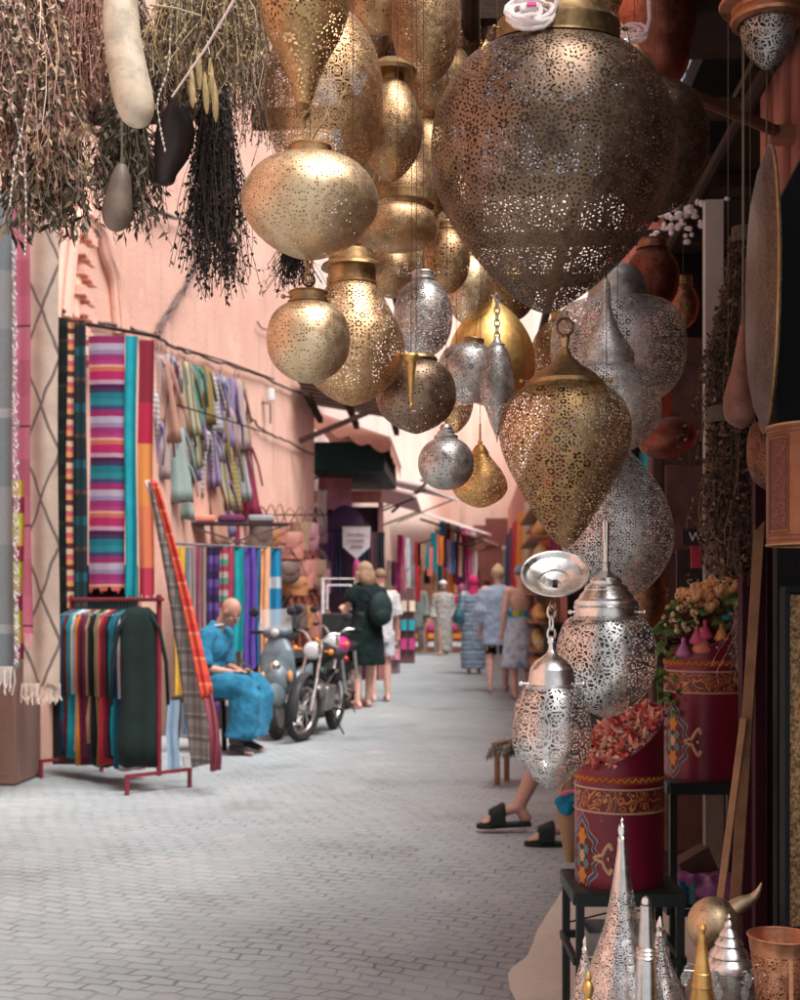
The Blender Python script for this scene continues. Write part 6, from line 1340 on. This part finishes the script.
for z in (0, 118): MB().torus((0, 0, z*k), RL, .002, 0, 64, 8).build('hoop', M((.45, .24, .12), .5), ll)
MB().tube([(0, 0, 118*k), (0, 0, 2.84-ll.location.z)], .0025, 6).tube([(-RL, 0, 118*k), (RL, 0, 118*k)], .0015, 5).build('cord', RUB, ll)
lantern('dark silver lantern in the shade between the dried flowers and leather lamp', 772, 2.85, metal('dark', 'leaf', .03, 6, 1, 1.6), [(420, 10), (425, 20), (440, 24), (462, 24), (480, 18), (492, 4)])

# ------------------------------------------------------------------ painted bins
BINM = None
def binmat():
    t = NT('maroon_enamel'); o = t.obj(); n1 = t.noise(o, 6, 4); n2 = t.noise(o, 34, 4, .7); n3 = t.noise(o, 90, 3)
    c = t.ramp(n1, [(.3, (.165, .008, .028)), (.7, (.255, .014, .045))])
    c = t.mix(t.smooth(n2, .70, .73), c, (.45, .38, .35)); c = t.mix(t.m('MULTIPLY', t.smooth(n3, .6, .75), .35), c, (.07, .01, .02))
    return t.fin(c, .34, 0, n1, .25, .004)
BINM = binmat()
def arabesque():
    t = NT('painted_band'); o = t.obj(); s_ = t.n('SeparateXYZ', {0: o}); an = t.m('ARCTAN2', s_.outputs['Y'], s_.outputs['X'])
    vc = t.n('CombineXYZ', {0: t.m('MULTIPLY', an, .128), 1: s_.outputs['Z'], 2: 0.0}).outputs[0]
    w_ = t.m('SUBTRACT', 1, t.m('MULTIPLY', t.m('ABSOLUTE', t.m('SUBTRACT', t.m('FRACT', t.m('MULTIPLY', t.n('TexNoise', {'Vector': vc, 'Scale': 26.0, 'Detail': 0.0, 'Distortion': 1.2}).outputs['Fac'], 5.5)), .5)), 2))
    n1 = t.noise(vc, 30, 2)
    c = t.mix(t.smooth(w_, .55, .70), (.15, .02, .03), t.mix(t.smooth(n1, .4, .6), (.62, .30, .05), (.60, .17, .06)))
    return t.fin(c, .4, 0, w_, .2, .001)
ARA = arabesque(); CRM = M((.58, .40, .27), .45); PBL = M((.05, .09, .20), .5); POR = M((.66, .26, .04), .5); PCR = M((.66, .42, .26), .5); PTE = M((.10, .25, .24), .5)
def wrap(mb, R_, c, pts, mi=0):
    """flat painted shape (arc metres, z) laid on the cylinder at angle c, fan triangulated"""
    cx = sum(p[0] for p in pts)/len(pts); cz = sum(p[1] for p in pts)/len(pts)
    vs = [onring(R_, c+cx/R_, cz)]+[onring(R_, c+x/R_, z) for x, z in pts]
    return mb.add(vs, [(0, i+1, (i+1) % len(pts)+1) for i in range(len(pts))], mi)
def bin_(label, px, ybot, d, Rpx, ylip, ytop, fill):
    k = d/F; R_ = Rpx*k; A = P(px, ybot, d); root = empty('painted_bin', A, TH, label, 'bin', None)
    hl = (ybot-ylip)*k; ht = (ybot-ytop)*k; n = 64; vs = []
    def top(a): # low at the left and front, rising to the right and back
        t = .5+.5*math.cos(a-R(28)); return hl+(ht-hl)*t**1.25
    lv = [0, .02, hl*.55, hl-.125*1.0, hl-.02]
    for z in lv: vs += [onring(R_, 2*PI*j/n, z) for j in range(n)]
    vs += [onring(R_, 2*PI*j/n, top(2*PI*j/n)) for j in range(n)]
    vs += [onring(R_-.004, 2*PI*j/n, top(2*PI*j/n)) for j in range(n)]
    vs += [onring(R_-.004, 2*PI*j/n, hl*.55) for j in range(n)]
    kk = len(lv)+3; fs = [(i*n+j, i*n+(j+1) % n, (i+1)*n+(j+1) % n, (i+1)*n+j) for i in range(kk-1) for j in range(n)]; fs.append(tuple(range(n-1, -1, -1)))
    MB().add(vs, fs).build('body', BINM, root, sharp=35)
    MB().tube([onring(R_, 2*PI*j/n, top(2*PI*j/n)) for j in range(n)]+[onring(R_, 0, top(0))], .0035, 6).build('rim', CRM if fill == 'x' else M((.22, .03, .05), .4), root)
    zb = hl-.020
    patch(MB(), R_+.0012, 0, 2*PI, zb-.098, zb-.042, n=64).build('painted_band', ARA, root)
    patch(MB(), R_+.0012, 0, 2*PI, zb-.022, zb, n=64).build('painted_band', M((.30, .06, .03)), root)
    for z in (zb-.037, zb-.103): MB().torus((0, 0, z), R_+.0008, .0032, 0, 64, 6).build('cream_line', CRM, root)
    MB().torus((0, 0, .006), R_+.001, .005, 0, 64, 6).build('base_bead', M((.45, .25, .16), .5), root)
    rp = MB(); rp.tube([onring(R_+.0015, 2*PI*j/128, zb-.011+.006*math.sin(j*1.9)) for j in range(129)], .0022, 5); rp.build('rope_line', POR, root)
    # medallion at the left
    c = R(207); zc = (zb-.12)*.46+.01; H_ = .125
    def lob(w_, h_, kx=5, s=1): return [(s*w_*(1-abs(t)**1.6)*(1+.16*math.cos(t*kx*PI)), zc+h_*t) for t in [i/14-1 for i in range(29)]]+[(-s*w_*(1-abs(t)**1.6)*(1+.16*math.cos(t*kx*PI)), zc+h_*t) for t in [1-i/14 for i in range(1, 28)]]
    for (w_, h_, m_, o_) in ((.064, H_, PCR, .0010), (.061, H_*.97, PBL, .0014), (.050, H_*.84, PCR, .0018), (.047, H_*.80, M((.16, .02, .03), .5), .0022)): wrap(MB(), R_+o_, c, lob(w_, h_)).build('medallion', m_, root)
    for (x0, z0, s_, m_) in ((0, .055, .024, POR), (0, -.055, .024, POR), (.018, .02, .014, PTE), (.018, -.02, .014, PTE), (-.018, .02, .014, PTE), (-.018, -.02, .014, PTE), (0, 0, .017, PCR)):
        mb = MB(); wrap(mb, R_+.0026, c, [(x0+s_*(1+.20*math.cos(6*a))*math.cos(a)*.7, zc+z0+s_*(1+.20*math.cos(6*a))*math.sin(a)) for a in [i*2*PI/30 for i in range(30)]]).build('painted_flower', m_, root)
    # fleur motif to the right of it
    mb = MB()
    for sg_ in (1, -1):
        q = cr([(.045, 0), (.058, sg_*.006), (.072, sg_*.010), (.080, sg_*.026), (.092, sg_*.040), (.100, sg_*.026)], 5); mb.tube([onring(R_+.0022, c+x/R_, zc+z) for x, z in q], [.0045]*6+[.0055]*14+[.0075]*6, 6)
    mb.ell(onring(R_+.002, c+.088/R_, zc), (.004, .012, .006), 0, 10, 6); mb.build('painted_fleur', PCR, root)
    return root, R_, hl, ht, top
B1, R1, h1, t1, top1 = bin_('upper maroon painted bin full of dried flowers standing on the tall iron stand', 705, 780, 4.0, 40, 652, 600, 'a')
B2, R2, h2, t2, top2 = bin_('lower maroon painted bin of red petals standing on the short iron stand', 619, 890, 3.6, 44, 764, 705, 'b')
# fillings
def filling(name, label, root_bin, R_, top, mk, n, seed, dome=.04, cat='dried flowers'):
    root = empty(name, root_bin.location+V((0, 0, 0)), TH, label, cat); rn = seeded(seed); mbs = {}
    for i in range(n):
        a = rn.uniform(0, 2*PI); r_ = math.sqrt(rn.random())*(R_-.012); x, y = r_*math.cos(a), r_*math.sin(a)
        zz = top(a)*(r_/R_)+(h_mean(top))*(1-r_/R_)-.018+dome*(1-(r_/R_)**2)+rn.uniform(-.012, .012)
        mk(mbs, rn, x, y, zz, i)
    return root, mbs
def h_mean(top): return sum(top(i*PI/8) for i in range(16))/16
def petal(mb, p, rn, l, w_, up=.3):
    d_ = V((rn.gauss(0, 1), rn.gauss(0, 1), rn.gauss(up, .4))).normalized(); s_ = d_.cross(V((rn.gauss(0, 1), rn.gauss(0, 1), 1))).normalized(); n_ = d_.cross(s_)*l*.2
    p = V(p); mb.add([p, p+d_*l*.45+s_*w_+n_, p+d_*l, p+d_*l*.45-s_*w_+n_, p+d_*l*.5-n_], [(0, 1, 4), (1, 2, 4), (2, 3, 4), (3, 0, 4)])
PETC = [(.82, .36, .26), (.66, .12, .11), (.85, .52, .38), (.82, .62, .48), (.78, .28, .22), (.60, .10, .10)]
def mkp(mbs, rn, x, y, z, i):
    c = rn.choice(PETC); petal(mbs.setdefault(c, MB()), (x, y, z), rn, rn.uniform(.014, .046), rn.uniform(.004, .013))
root, mbs = filling('petal_heap', 'heap of red and peach dried petals in the lower maroon bin', B2, R2, top2, mkp, 900, 5)
for c, mb in mbs.items(): mb.build('petals', leafmat(c, .2), root, smooth=False)
MB().lathe([(0, h_mean(top2)-.05), (R2*.9, h_mean(top2)-.07), (R2*.94, h2*.6)], 32).build('mound', leafmat((.4, .08, .07)), root)
# upper bin: flowers in an arrangement spilling left
fl = empty('flower_heap', B1.location, TH, 'heap of peach rosebuds, dark blooms and green leaves on the upper maroon bin', 'flowers'); rn = seeded(17); k = 4.0/F
def atp(px, py): return V(((px-705)*k, 0, (780-py)*k))
mb = MB()
for i in range(80):
    px = rn.uniform(676, 742); yt = 586+abs(px-718)*.45; p = atp(px, rn.uniform(yt-10, yt+14))+V((0, rn.uniform(-.10, .09), 0)); r_ = rn.uniform(.009, .019)
    mb.ell(p, (r_, r_, r_*1.15), 0, 8, 6); mb.ell(p+V((r_*.4, -r_*.5, r_*.3)), r_*.75, 0, 7, 5); mb.ell(p+V((-r_*.5, -r_*.3, r_*.4)), r_*.6, 0, 7, 5)
mb.build('peach_buds', leafmat((.70, .42, .20), .25), fl)
mb = MB()
for i in range(900):
    px = rn.gauss(694, 20); py = rn.gauss(622, 12)
    if px > 738 or px < 655: continue
    p = atp(px, min(py, 645))+V((0, rn.uniform(-.10, .09), 0)); petal(mb, p, rn, rn.uniform(.01, .022), .005)
mb.build('dark_blooms', leafmat((.15, .07, .055)), fl, smooth=False)
mb = MB()
for i in range(36):
    px = rn.choice([rn.uniform(654, 684), rn.uniform(684, 730)]); py = 606+rn.uniform(-8, 26)-(px > 690)*6; p = atp(px, py)+V((0, rn.uniform(-.13, -.03), 0)); petal(mb, p, rn, rn.uniform(.04, .075), rn.uniform(.012, .02), -.1)
for i in range(34):
    py = rn.uniform(640, 712); p = atp(rn.uniform(652, 668), py)+V((0, rn.uniform(-.10, .0), 0)); petal(mb, p, rn, rn.uniform(.025, .05), rn.uniform(.008, .015), -.4)
mb.build('green_leaves', leafmat((.10, .20, .05), .3), fl, smooth=False)
mb = MB()
for i in range(60):
    px = rn.uniform(655, 690); p = atp(px, rn.uniform(605, 632))+V((0, rn.uniform(-.12, -.02), 0)); mb.ell(p, rn.uniform(.004, .009), 0, 7, 5)
mb.build('cream_sprigs', leafmat((.66, .58, .32), .2), fl)
MB().tube(cr([tuple(atp(668, 625)), tuple(atp(655, 660)+V((0, -.02, 0))), tuple(atp(657, 700)+V((0, -.02, 0))), tuple(atp(652, 735)+V((0, -.01, 0)))], 4), .003, 5).build('trailing_stem', leafmat((.10, .16, .05)), fl)
MB().lathe([(0, h_mean(top1)-.03), (R1*.9, h_mean(top1)-.06), (R1*.94, h1*.6)], 32).build('mound', leafmat((.12, .07, .05)), fl)
def cone_pot(label, px, py, col, s=1.0):
    p = B1.location+Euler((0, 0, TH)).to_matrix()@(atp(px, py)+V((0, -.105, 0)))
    o = MB().lathe([(0, 0), (.016, 0), (.021, .006), (.019, .012), (.008, .032), (.005, .038), (.0065, .044), (.005, .051), (0, .053)], 20).build('little_tagine', M(col, .6), loc=p, sharp=60); o.scale = (s*1.15,)*3
    tag(o, label, 'tagine', 'little painted tagines on the upper bin')
for a in (('lilac little tagine, leftmost on the rim of the upper bin', 676, 655, (.52, .18, .42)), ('coral little tagine, largest in the middle of the upper bin rim', 694, 652, (.68, .24, .17), 1.35), ('rose little tagine behind the coral one', 689, 643, (.62, .12, .25)), ('hot pink little tagine right of the rose one', 697, 638, (.60, .08, .22)), ('orange little tagine, rightmost on the rim of the upper bin', 713, 640, (.75, .34, .10))): cone_pot(*a)
for i, (px, py, c, nm) in enumerate(((718, 624, (.03, .25, .30), 'teal'), (702, 637, (.05, .35, .38), 'turquoise'), (727, 628, (.40, .04, .12), 'wine red'), (720, 612, (.05, .30, .34), 'sea blue'))):
    p = B1.location+Euler((0, 0, TH)).to_matrix()@(atp(px, py+6)+V((0, -.07, 0))); tag(MB().ell((0, 0, 0), (.018, .014, .012)).ell((.012, 0, .012), (.008, .008, .012), 0, 8, 6).build('soap_flower', M(c, .6), loc=p), '%s soap flower among the blooms of the upper bin' % nm, 'soap flower', 'soap flowers on the upper bin')
# iron stands
IRN = M((.03, .045, .045), .45, .3, .3)
def stand(label, x0, x1, y_top, d0, depth, shelf):
    a = P(x0, y_top, d0); b = P(x1, y_top, d0); w_ = (b-a).length; root = empty('iron_stand', V((a.x, a.y, 0)), TH, label, 'stand'); z = a.z
    for x in (0, w_):
        for y in (0, depth): MB().bar((x, y, 0), (x, y, z-.001), .022).build('leg', IRN, root)
    mb = MB(); mb.box((w_/2, depth/2, z-.006), (w_+.03, depth+.03, .010)); mb.bar((-.012, -.012, z-.02), (w_+.012, -.012, z-.02), .012, .034); mb.bar((-.012, 0, z-.02), (-.012, depth, z-.02), .012, .034); mb.build('top', IRN, root)
    for q in shelf:
        mb = MB(); mb.bar((.0, -.012, q), (w_, -.012, q), .014, .022); mb.bar((0, depth, q), (w_, depth, q), .014, .022); mb.bar((-.012, 0, q), (-.012, depth, q), .014, .022); mb.bar((w_+.012, 0, q), (w_+.012, depth, q), .014, .022); mb.build('rail', IRN, root)
    return root, w_, z
S_A = stand('tall dark iron stand carrying the upper maroon bin', 673, 755, 782, 3.86, .29, (.27,))
S_B = stand('short dark iron stand carrying the lower maroon bin', 580, 680, 892, 3.45, .29, (.235,))
MB().box((.13, .14, .285), (.28, .26, .012)).build('shelf_board', IRN, S_A[0])
MB().tube([(0, .28, .34), (.25, .28, .30)], .003, 5).tube([(0, .28, .27), (.25, .28, .33)], .003, 5).build('brace_wire', IRN, S_B[0])
gc = empty('plastic_crate', P(622, 940, 3.62)-V((0, 0, .02)), TH, 'pale grey plastic tray under the lower maroon bin', 'tray')
MB().box((0, 0, 0), (.22, .16, .008)).box((0, -.08, .03), (.22, .006, .06)).box((-.11, 0, .03), (.006, .16, .06)).box((.11, 0, .03), (.006, .16, .06)).box((0, .08, .03), (.22, .006, .06)).build('tray', M((.42, .45, .46), .5), gc)
cb = empty('paper_box', S_A[0].location+V((.10, .16, .292)), R(20), 'brown paper box leaning in the dark under the upper bin', 'box')
MB().box((0, 0, .07), (.12, .06, .13), 0, Euler((0, R(-25), 0))).build('box', M((.14, .09, .075), .8), cb, bevel=.003)
pb = empty('plastic_bag', S_A[0].location+V((.15, .06, .292)), 0, 'crumpled purple plastic bag on the shelf of the tall iron stand', 'bag'); rn = seeded(6); mb = MB()
mb.ell((0, 0, .035), (.12, .06, .045), 0, 30, 18); mb.ell((-.09, -.01, .06), (.05, .03, .03), 0, 16, 10)
bo = mb.build('sack', M((.42, .15, .40), .3, 0, .3), pb, remesh=.006, sm=1); tx = bpy.data.textures.new('crumple', 'VORONOI'); tx.noise_scale = .045; dm = bo.modifiers.new('crumple', 'DISPLACE'); dm.texture = tx; dm.strength = .035; dm.mid_level = .4
for i, (px, py, c) in enumerate(((688, 890, (.03, .16, .35)), (697, 884, (.10, .28, .30)))): tag(MB().lathe([(0, 0), (.018, 0), (.018, .05), (.009, .06), (.009, .07), (0, .07)], 16).build('small_bottle', M(c, .3), loc=S_A[0].location+V((.03+.035*i, .02, .292))), '%s small bottle beside the purple plastic bag' % ('blue', 'sea green')[i], 'bottle')
# basket with blue cloth
bk = empty('woven_basket', P(570, 862, 3.9), 0, 'tan woven basket hanging behind the lower maroon bin', 'basket'); k = 3.9/F
t = NT('basket_weave'); o = t.obj(); wv = t.n('TexWave', {'Vector': o, 'Scale': 70, 'Distortion': 1.0}, bands_direction='Z').outputs['Fac']; BKW = t.fin(t.ramp(wv, [(.2, (.30, .17, .08)), (.6, (.62, .42, .24))]), .8, 0, wv, .8, .004)
MB().lathe([(0, 0), (4*k, 0), (6*k, 8*k), (9*k, 25*k), (12*k, 42*k), (13*k, 52*k), (12*k, 52*k), (10*k, 40*k)], 28).build('body', BKW, bk); MB().torus((0, 0, 52*k), 12.5*k, .006, 0, 28, 8).build('rim', BKW, bk)
MB().tube(cr([(-12*k, 0, 52*k), (-4*k, .02, 80*k), (10*k, .04, 86*k), (12*k, 0, 52*k)], 4), .004, 6).build('handle', BKW, bk)
bc = empty('blue_cloth', P(567, 812, 3.88), 0, 'crumpled blue cloth with a pink edge in the woven basket', 'cloth'); mb = MB(); mb.ell((0, 0, .02), (.034, .034, .032)).ell((-.018, -.01, .035), (.02, .02, .018)).ell((.015, -.005, .04), (.022, .02, .02))
bo = mb.build('cloth', cloth((.02, .22, .38)), bc, remesh=.004, sm=1); dm = bo.modifiers.new('crumple', 'DISPLACE'); dm.texture = tx; dm.strength = .012
MB().tube([(-.02, -.01, .055), (0, -.02, .066), (.03, -.02, .068)], .007, 6).build('pink_edge', cloth((.6, .2, .3)), bc)
# small stool with dry leaves further down the lane
ls = empty('wooden_stool', G(519, 784)*V((1, 1, 0)), R(-20), 'low wooden stool with dull leaves on it behind the small silver egg lantern', 'stool')
MB().box((0, 0, .27), (.30, .26, .03)).build('seat', BT, ls)
for x in (-.12, .12):
    for y in (-.10, .10): MB().bar((x, y, 0), (x, y, .26), .03).build('leg', BT, ls)
b9 = bundle('dull grey green dried stems lying over the edge of the wooden stool', 520, 738, 494, 752, 8.2, 22, [(.20, .19, .15), (.12, .11, .09), (.28, .25, .2)], 90, 900, (.06, .02), seed=41, start=0, top_z=.01, group=None, name='dried_plants', cat='dried plants')

# ------------------------------------------------------------------ metal goods at the lower right, on a low table
tbz = .40
tb_ = empty('display_table', (.62, 2.05, 0), TH, 'low dark table at the bottom right carrying the metal goods', 'table')
MB().box((.08, 0, tbz-.02), (.95, 1.0, .03)).build('top', WOODD, tb_)
for x in (-.35, .5):
    for y in (-.42, .42): MB().box((x, y, .19), (.04, .04, .36)).build('leg', WOODD, tb_)
def standing(name, label, cat, cx, d, parts, group=None, n=56):
    """parts: (part name, material, [(y, r)...], smooth) in pixels; the last reaches down to the table"""
    k = d/F; yb = YH+(HC-tbz)*F/d; root = empty(name, P(cx, yb, d), 0, label, cat, group)
    for nm, mt, pts, sm_ in parts:
        pts = [(min(y, yb), r) for y, r in pts]; q = [(r*k, (yb-y)*k) for y, r in pts]
        if sm_: q = cr(q, 4)
        MB().lathe([(max(a, .0004), max(z, .0)) for a, z in q], n).build(nm, mt, root, sharp=30)
    return root
SLT = metal('bright', 'web', .017, 7, .95); GM_ = 'pierced metal minaret lamps on the low table'
standing('minaret_lamp', 'tallest silver minaret lamp with a long smooth spire', 'lamp', 622, 2.12, [('finial', metal('bright'), [(818, .3), (820, 1.6), (823, 1.2), (826, 3.6), (831, 4.2), (836, 3.0), (838, 4.4), (841, 4.6)], False), ('spire', metal('bright', None, 1, 1, 1, .85), [(840, 4), (852, 5.2), (866, 7), (880, 9), (890, 10.6)], True), ('shade', SLT, [(889, 10.8), (908, 14), (926, 18), (944, 24), (960, 30), (976, 36), (992, 40), (1010, 41), (1040, 36), (1070, 22), (1095, 18)], True)], GM_)
standing('candle_rod', 'smooth silver rod with a rounded tip and ringed collar in front of the minaret lamps', 'metal rod', 646, 1.96, [('tip', metal('bright'), [(896, .5), (898, 3.5), (901, 4.8), (904, 4.5), (906, 3.6)], False), ('upper_shaft', metal('bright', None, 1, 1, 1, .8), [(905, 5.5), (925, 6.4), (948, 7.5)], True), ('collar', metal('bright'), [(947, 8), (949, 10), (951, 8.6), (953, 10.2), (955, 8.8), (957, 10.2), (960, 8.8)], False), ('lower_shaft', metal('bright', None, 1, 1, 1, .8), [(959, 9.2), (990, 10.5), (1060, 12), (1140, 13)], True)])
standing('minaret_lamp', 'small silver minaret lamp, leftmost on the low table', 'lamp', 585, 2.16, [('finial', metal('bright'), [(936, .4), (941, 2.4), (946, 1.8), (949, 3.4), (953, 2.6)], False), ('shade', SLT, [(952, 3), (966, 6), (980, 10), (996, 14), (1015, 18), (1040, 19), (1080, 12)], True)], GM_)
standing('minaret_lamp', 'medium silver minaret lamp right of the silver rod', 'lamp', 660, 2.22, [('finial', metal('bright'), [(916, .4), (921, 2.6), (926, 4.2), (931, 3), (935, 4.6), (938, 3.4)], False), ('shade', SLT, [(937, 4), (950, 7), (964, 12), (978, 18), (992, 25), (1008, 31), (1030, 31), (1060, 20)], True)], GM_)
standing('brass_finial', 'little brass turned finial at the very bottom left of the metal goods', 'finial', 588, 1.90, [('turning', metal('amber', None, 1, 1, 1, .8), [(971, .4), (974, 2.4), (978, 3.4), (981, 2.4), (984, 5), (989, 6), (994, 5), (998, 3.4), (1002, 6), (1010, 8), (1080, 9), (1150, 12)], False)])
standing('brass_cone', 'smooth brass cone with ring lines between the silver goods', 'cone', 702, 1.98, [('tip', metal('amber'), [(923, .5), (925, 3.2), (928, 4.4), (931, 3.8), (934, 2.8)], False), ('cone', metal('amber', None, 1, 1, 1, .9), [(933, 3), (945, 4.6), (960, 6.4), (972, 8.2), (973, 9), (975, 8.6), (979, 9.6), (981, 9.2), (986, 10.6), (988, 10), (1010, 13), (1060, 19), (1120, 24)], False)])
cr_ = standing('crystal_lamp', 'silver lamp with a stepped conical cap hung with glass drops', 'lamp', 729, 2.2, [('cap', metal('bright'), [(914, .4), (917, 2.2), (920, 1.4), (923, 4), (926, 5), (928, 4.6), (932, 8), (935, 10), (937, 9), (941, 13), (944, 14.5), (946, 13.5), (951, 18), (955, 20), (957, 19), (961, 23), (966, 25.5), (969, 25.5), (971, 22)], False), ('body', metal('silver', 'leaf', .02, 6, 1.2), [(970, 22), (985, 25), (1005, 26), (1030, 22), (1070, 16)], True)])
t = NT('glass_drop'); t.bsdf.inputs['Transmission Weight'].default_value = .8; t.bsdf.inputs['IOR'].default_value = 1.5; GLS = t.fin((.85, .88, .86), .06, 0)
k = 2.2/F; ybc = YH+(HC-tbz)*F/2.2
for i in range(22):
    a = 2*PI*i/22; rr = (30+14*(i % 2))*k; z = (ybc-972-(i*7) % 14)*k
    MB().lathe([(0, .014), (.005, .008), (.008, 0), (.006, -.010), (0, -.016)], 7, 0, (rr*math.cos(a), rr*math.sin(a), z)).build('glass_drop', GLS, cr_, smooth=False)
mb = MB()
for i in range(22): a = 2*PI*i/22; rr = (30+14*(i % 2))*k; z = (ybc-972-(i*7) % 14)*k; mb.tube([(20*k*math.cos(a), 20*k*math.sin(a), z+.012), (rr*math.cos(a), rr*math.sin(a), z+.014)], .001, 4)
mb.build('drop_arms', metal('bright'), cr_)
# gold ewer shaped ball with a curved horn
ew = empty('gold_ewer', P(714, YH+(HC-tbz)*F/2.5, 2.5), 0, 'round gold ewer with a curved pointed spout behind the brass cone', 'ewer'); k = 2.5/F; yb = YH+(HC-tbz)*F/2.5
GP = metal('paleg', 'dots', .006, 6, .7, .85)
MB().ell((0, 0, (yb-926)*k), (27*k, 27*k, 29*k), 0, 40, 26).build('belly', GP, ew)
MB().tube(cr([(18*k, 0, (yb-910)*k), (28*k, 0, (yb-903)*k), (38*k, 0, (yb-898)*k), (44*k, 0, (yb-890)*k), (47*k, 0, (yb-882)*k)], 5), [18*k-.02*k*i*45 for i in range(0, 21)] if False else [max(.0012, (10-9.4*i/20)*k) for i in range(21)], 16).build('spout', metal('paleg', None, 1, 1, 1, .85), ew)
MB().lathe([(12*k, (yb-952)*k), (8*k, (yb-962)*k), (14*k, (yb-975)*k), (20*k, .0), (0, 0)], 32).build('foot', metal('paleg'), ew)
tag(MB().lathe([(0, 0), (.055, 0), (.055, .004), (.02, .01), (.02, .03), (0, .03)], 24).build('glass_dish', GLS, loc=P(695, YH+(HC-tbz)*F/2.1, 2.1)), 'clear glass dish low beside the brass cone', 'dish')
# copper bucket
bu = empty('copper_bucket', P(781, YH+(HC-tbz)*F/2.02, 2.02), 0, 'pierced copper bucket at the bottom right corner', 'bucket'); k = 2.02/F; yb = YH+(HC-tbz)*F/2.02
CPB = metal('copper', 'web', .022, 6, .95, 1.55)
MB().lathe([(21*k, .0), (24*k, (yb-1010)*k), (27*k, (yb-975)*k), (30*k, (yb-950)*k)], 72).build('body', CPB, bu); CPS = metal('copper', None, 1, 1, 1, 1.5)
MB().lathe([(30*k, (yb-951)*k), (32*k, (yb-936)*k), (32.6*k, (yb-935)*k), (31.6*k, (yb-935)*k), (29.5*k, (yb-951)*k)], 72).build('rim', CPS, bu); MB().torus((0, 0, (yb-935.5)*k), 32.3*k, .0018, 0, 72, 8).build('rim_wire', CPS, bu); MB().lathe([(0, .002), (21*k, .0)], 40).build('base', CPS, bu)
MB().box((2*k, -30.5*k, (yb-985)*k), (4*k, .002, 90*k), 0, Euler((R(-3), 0, 0))).build('seam_strip', CPS, bu)
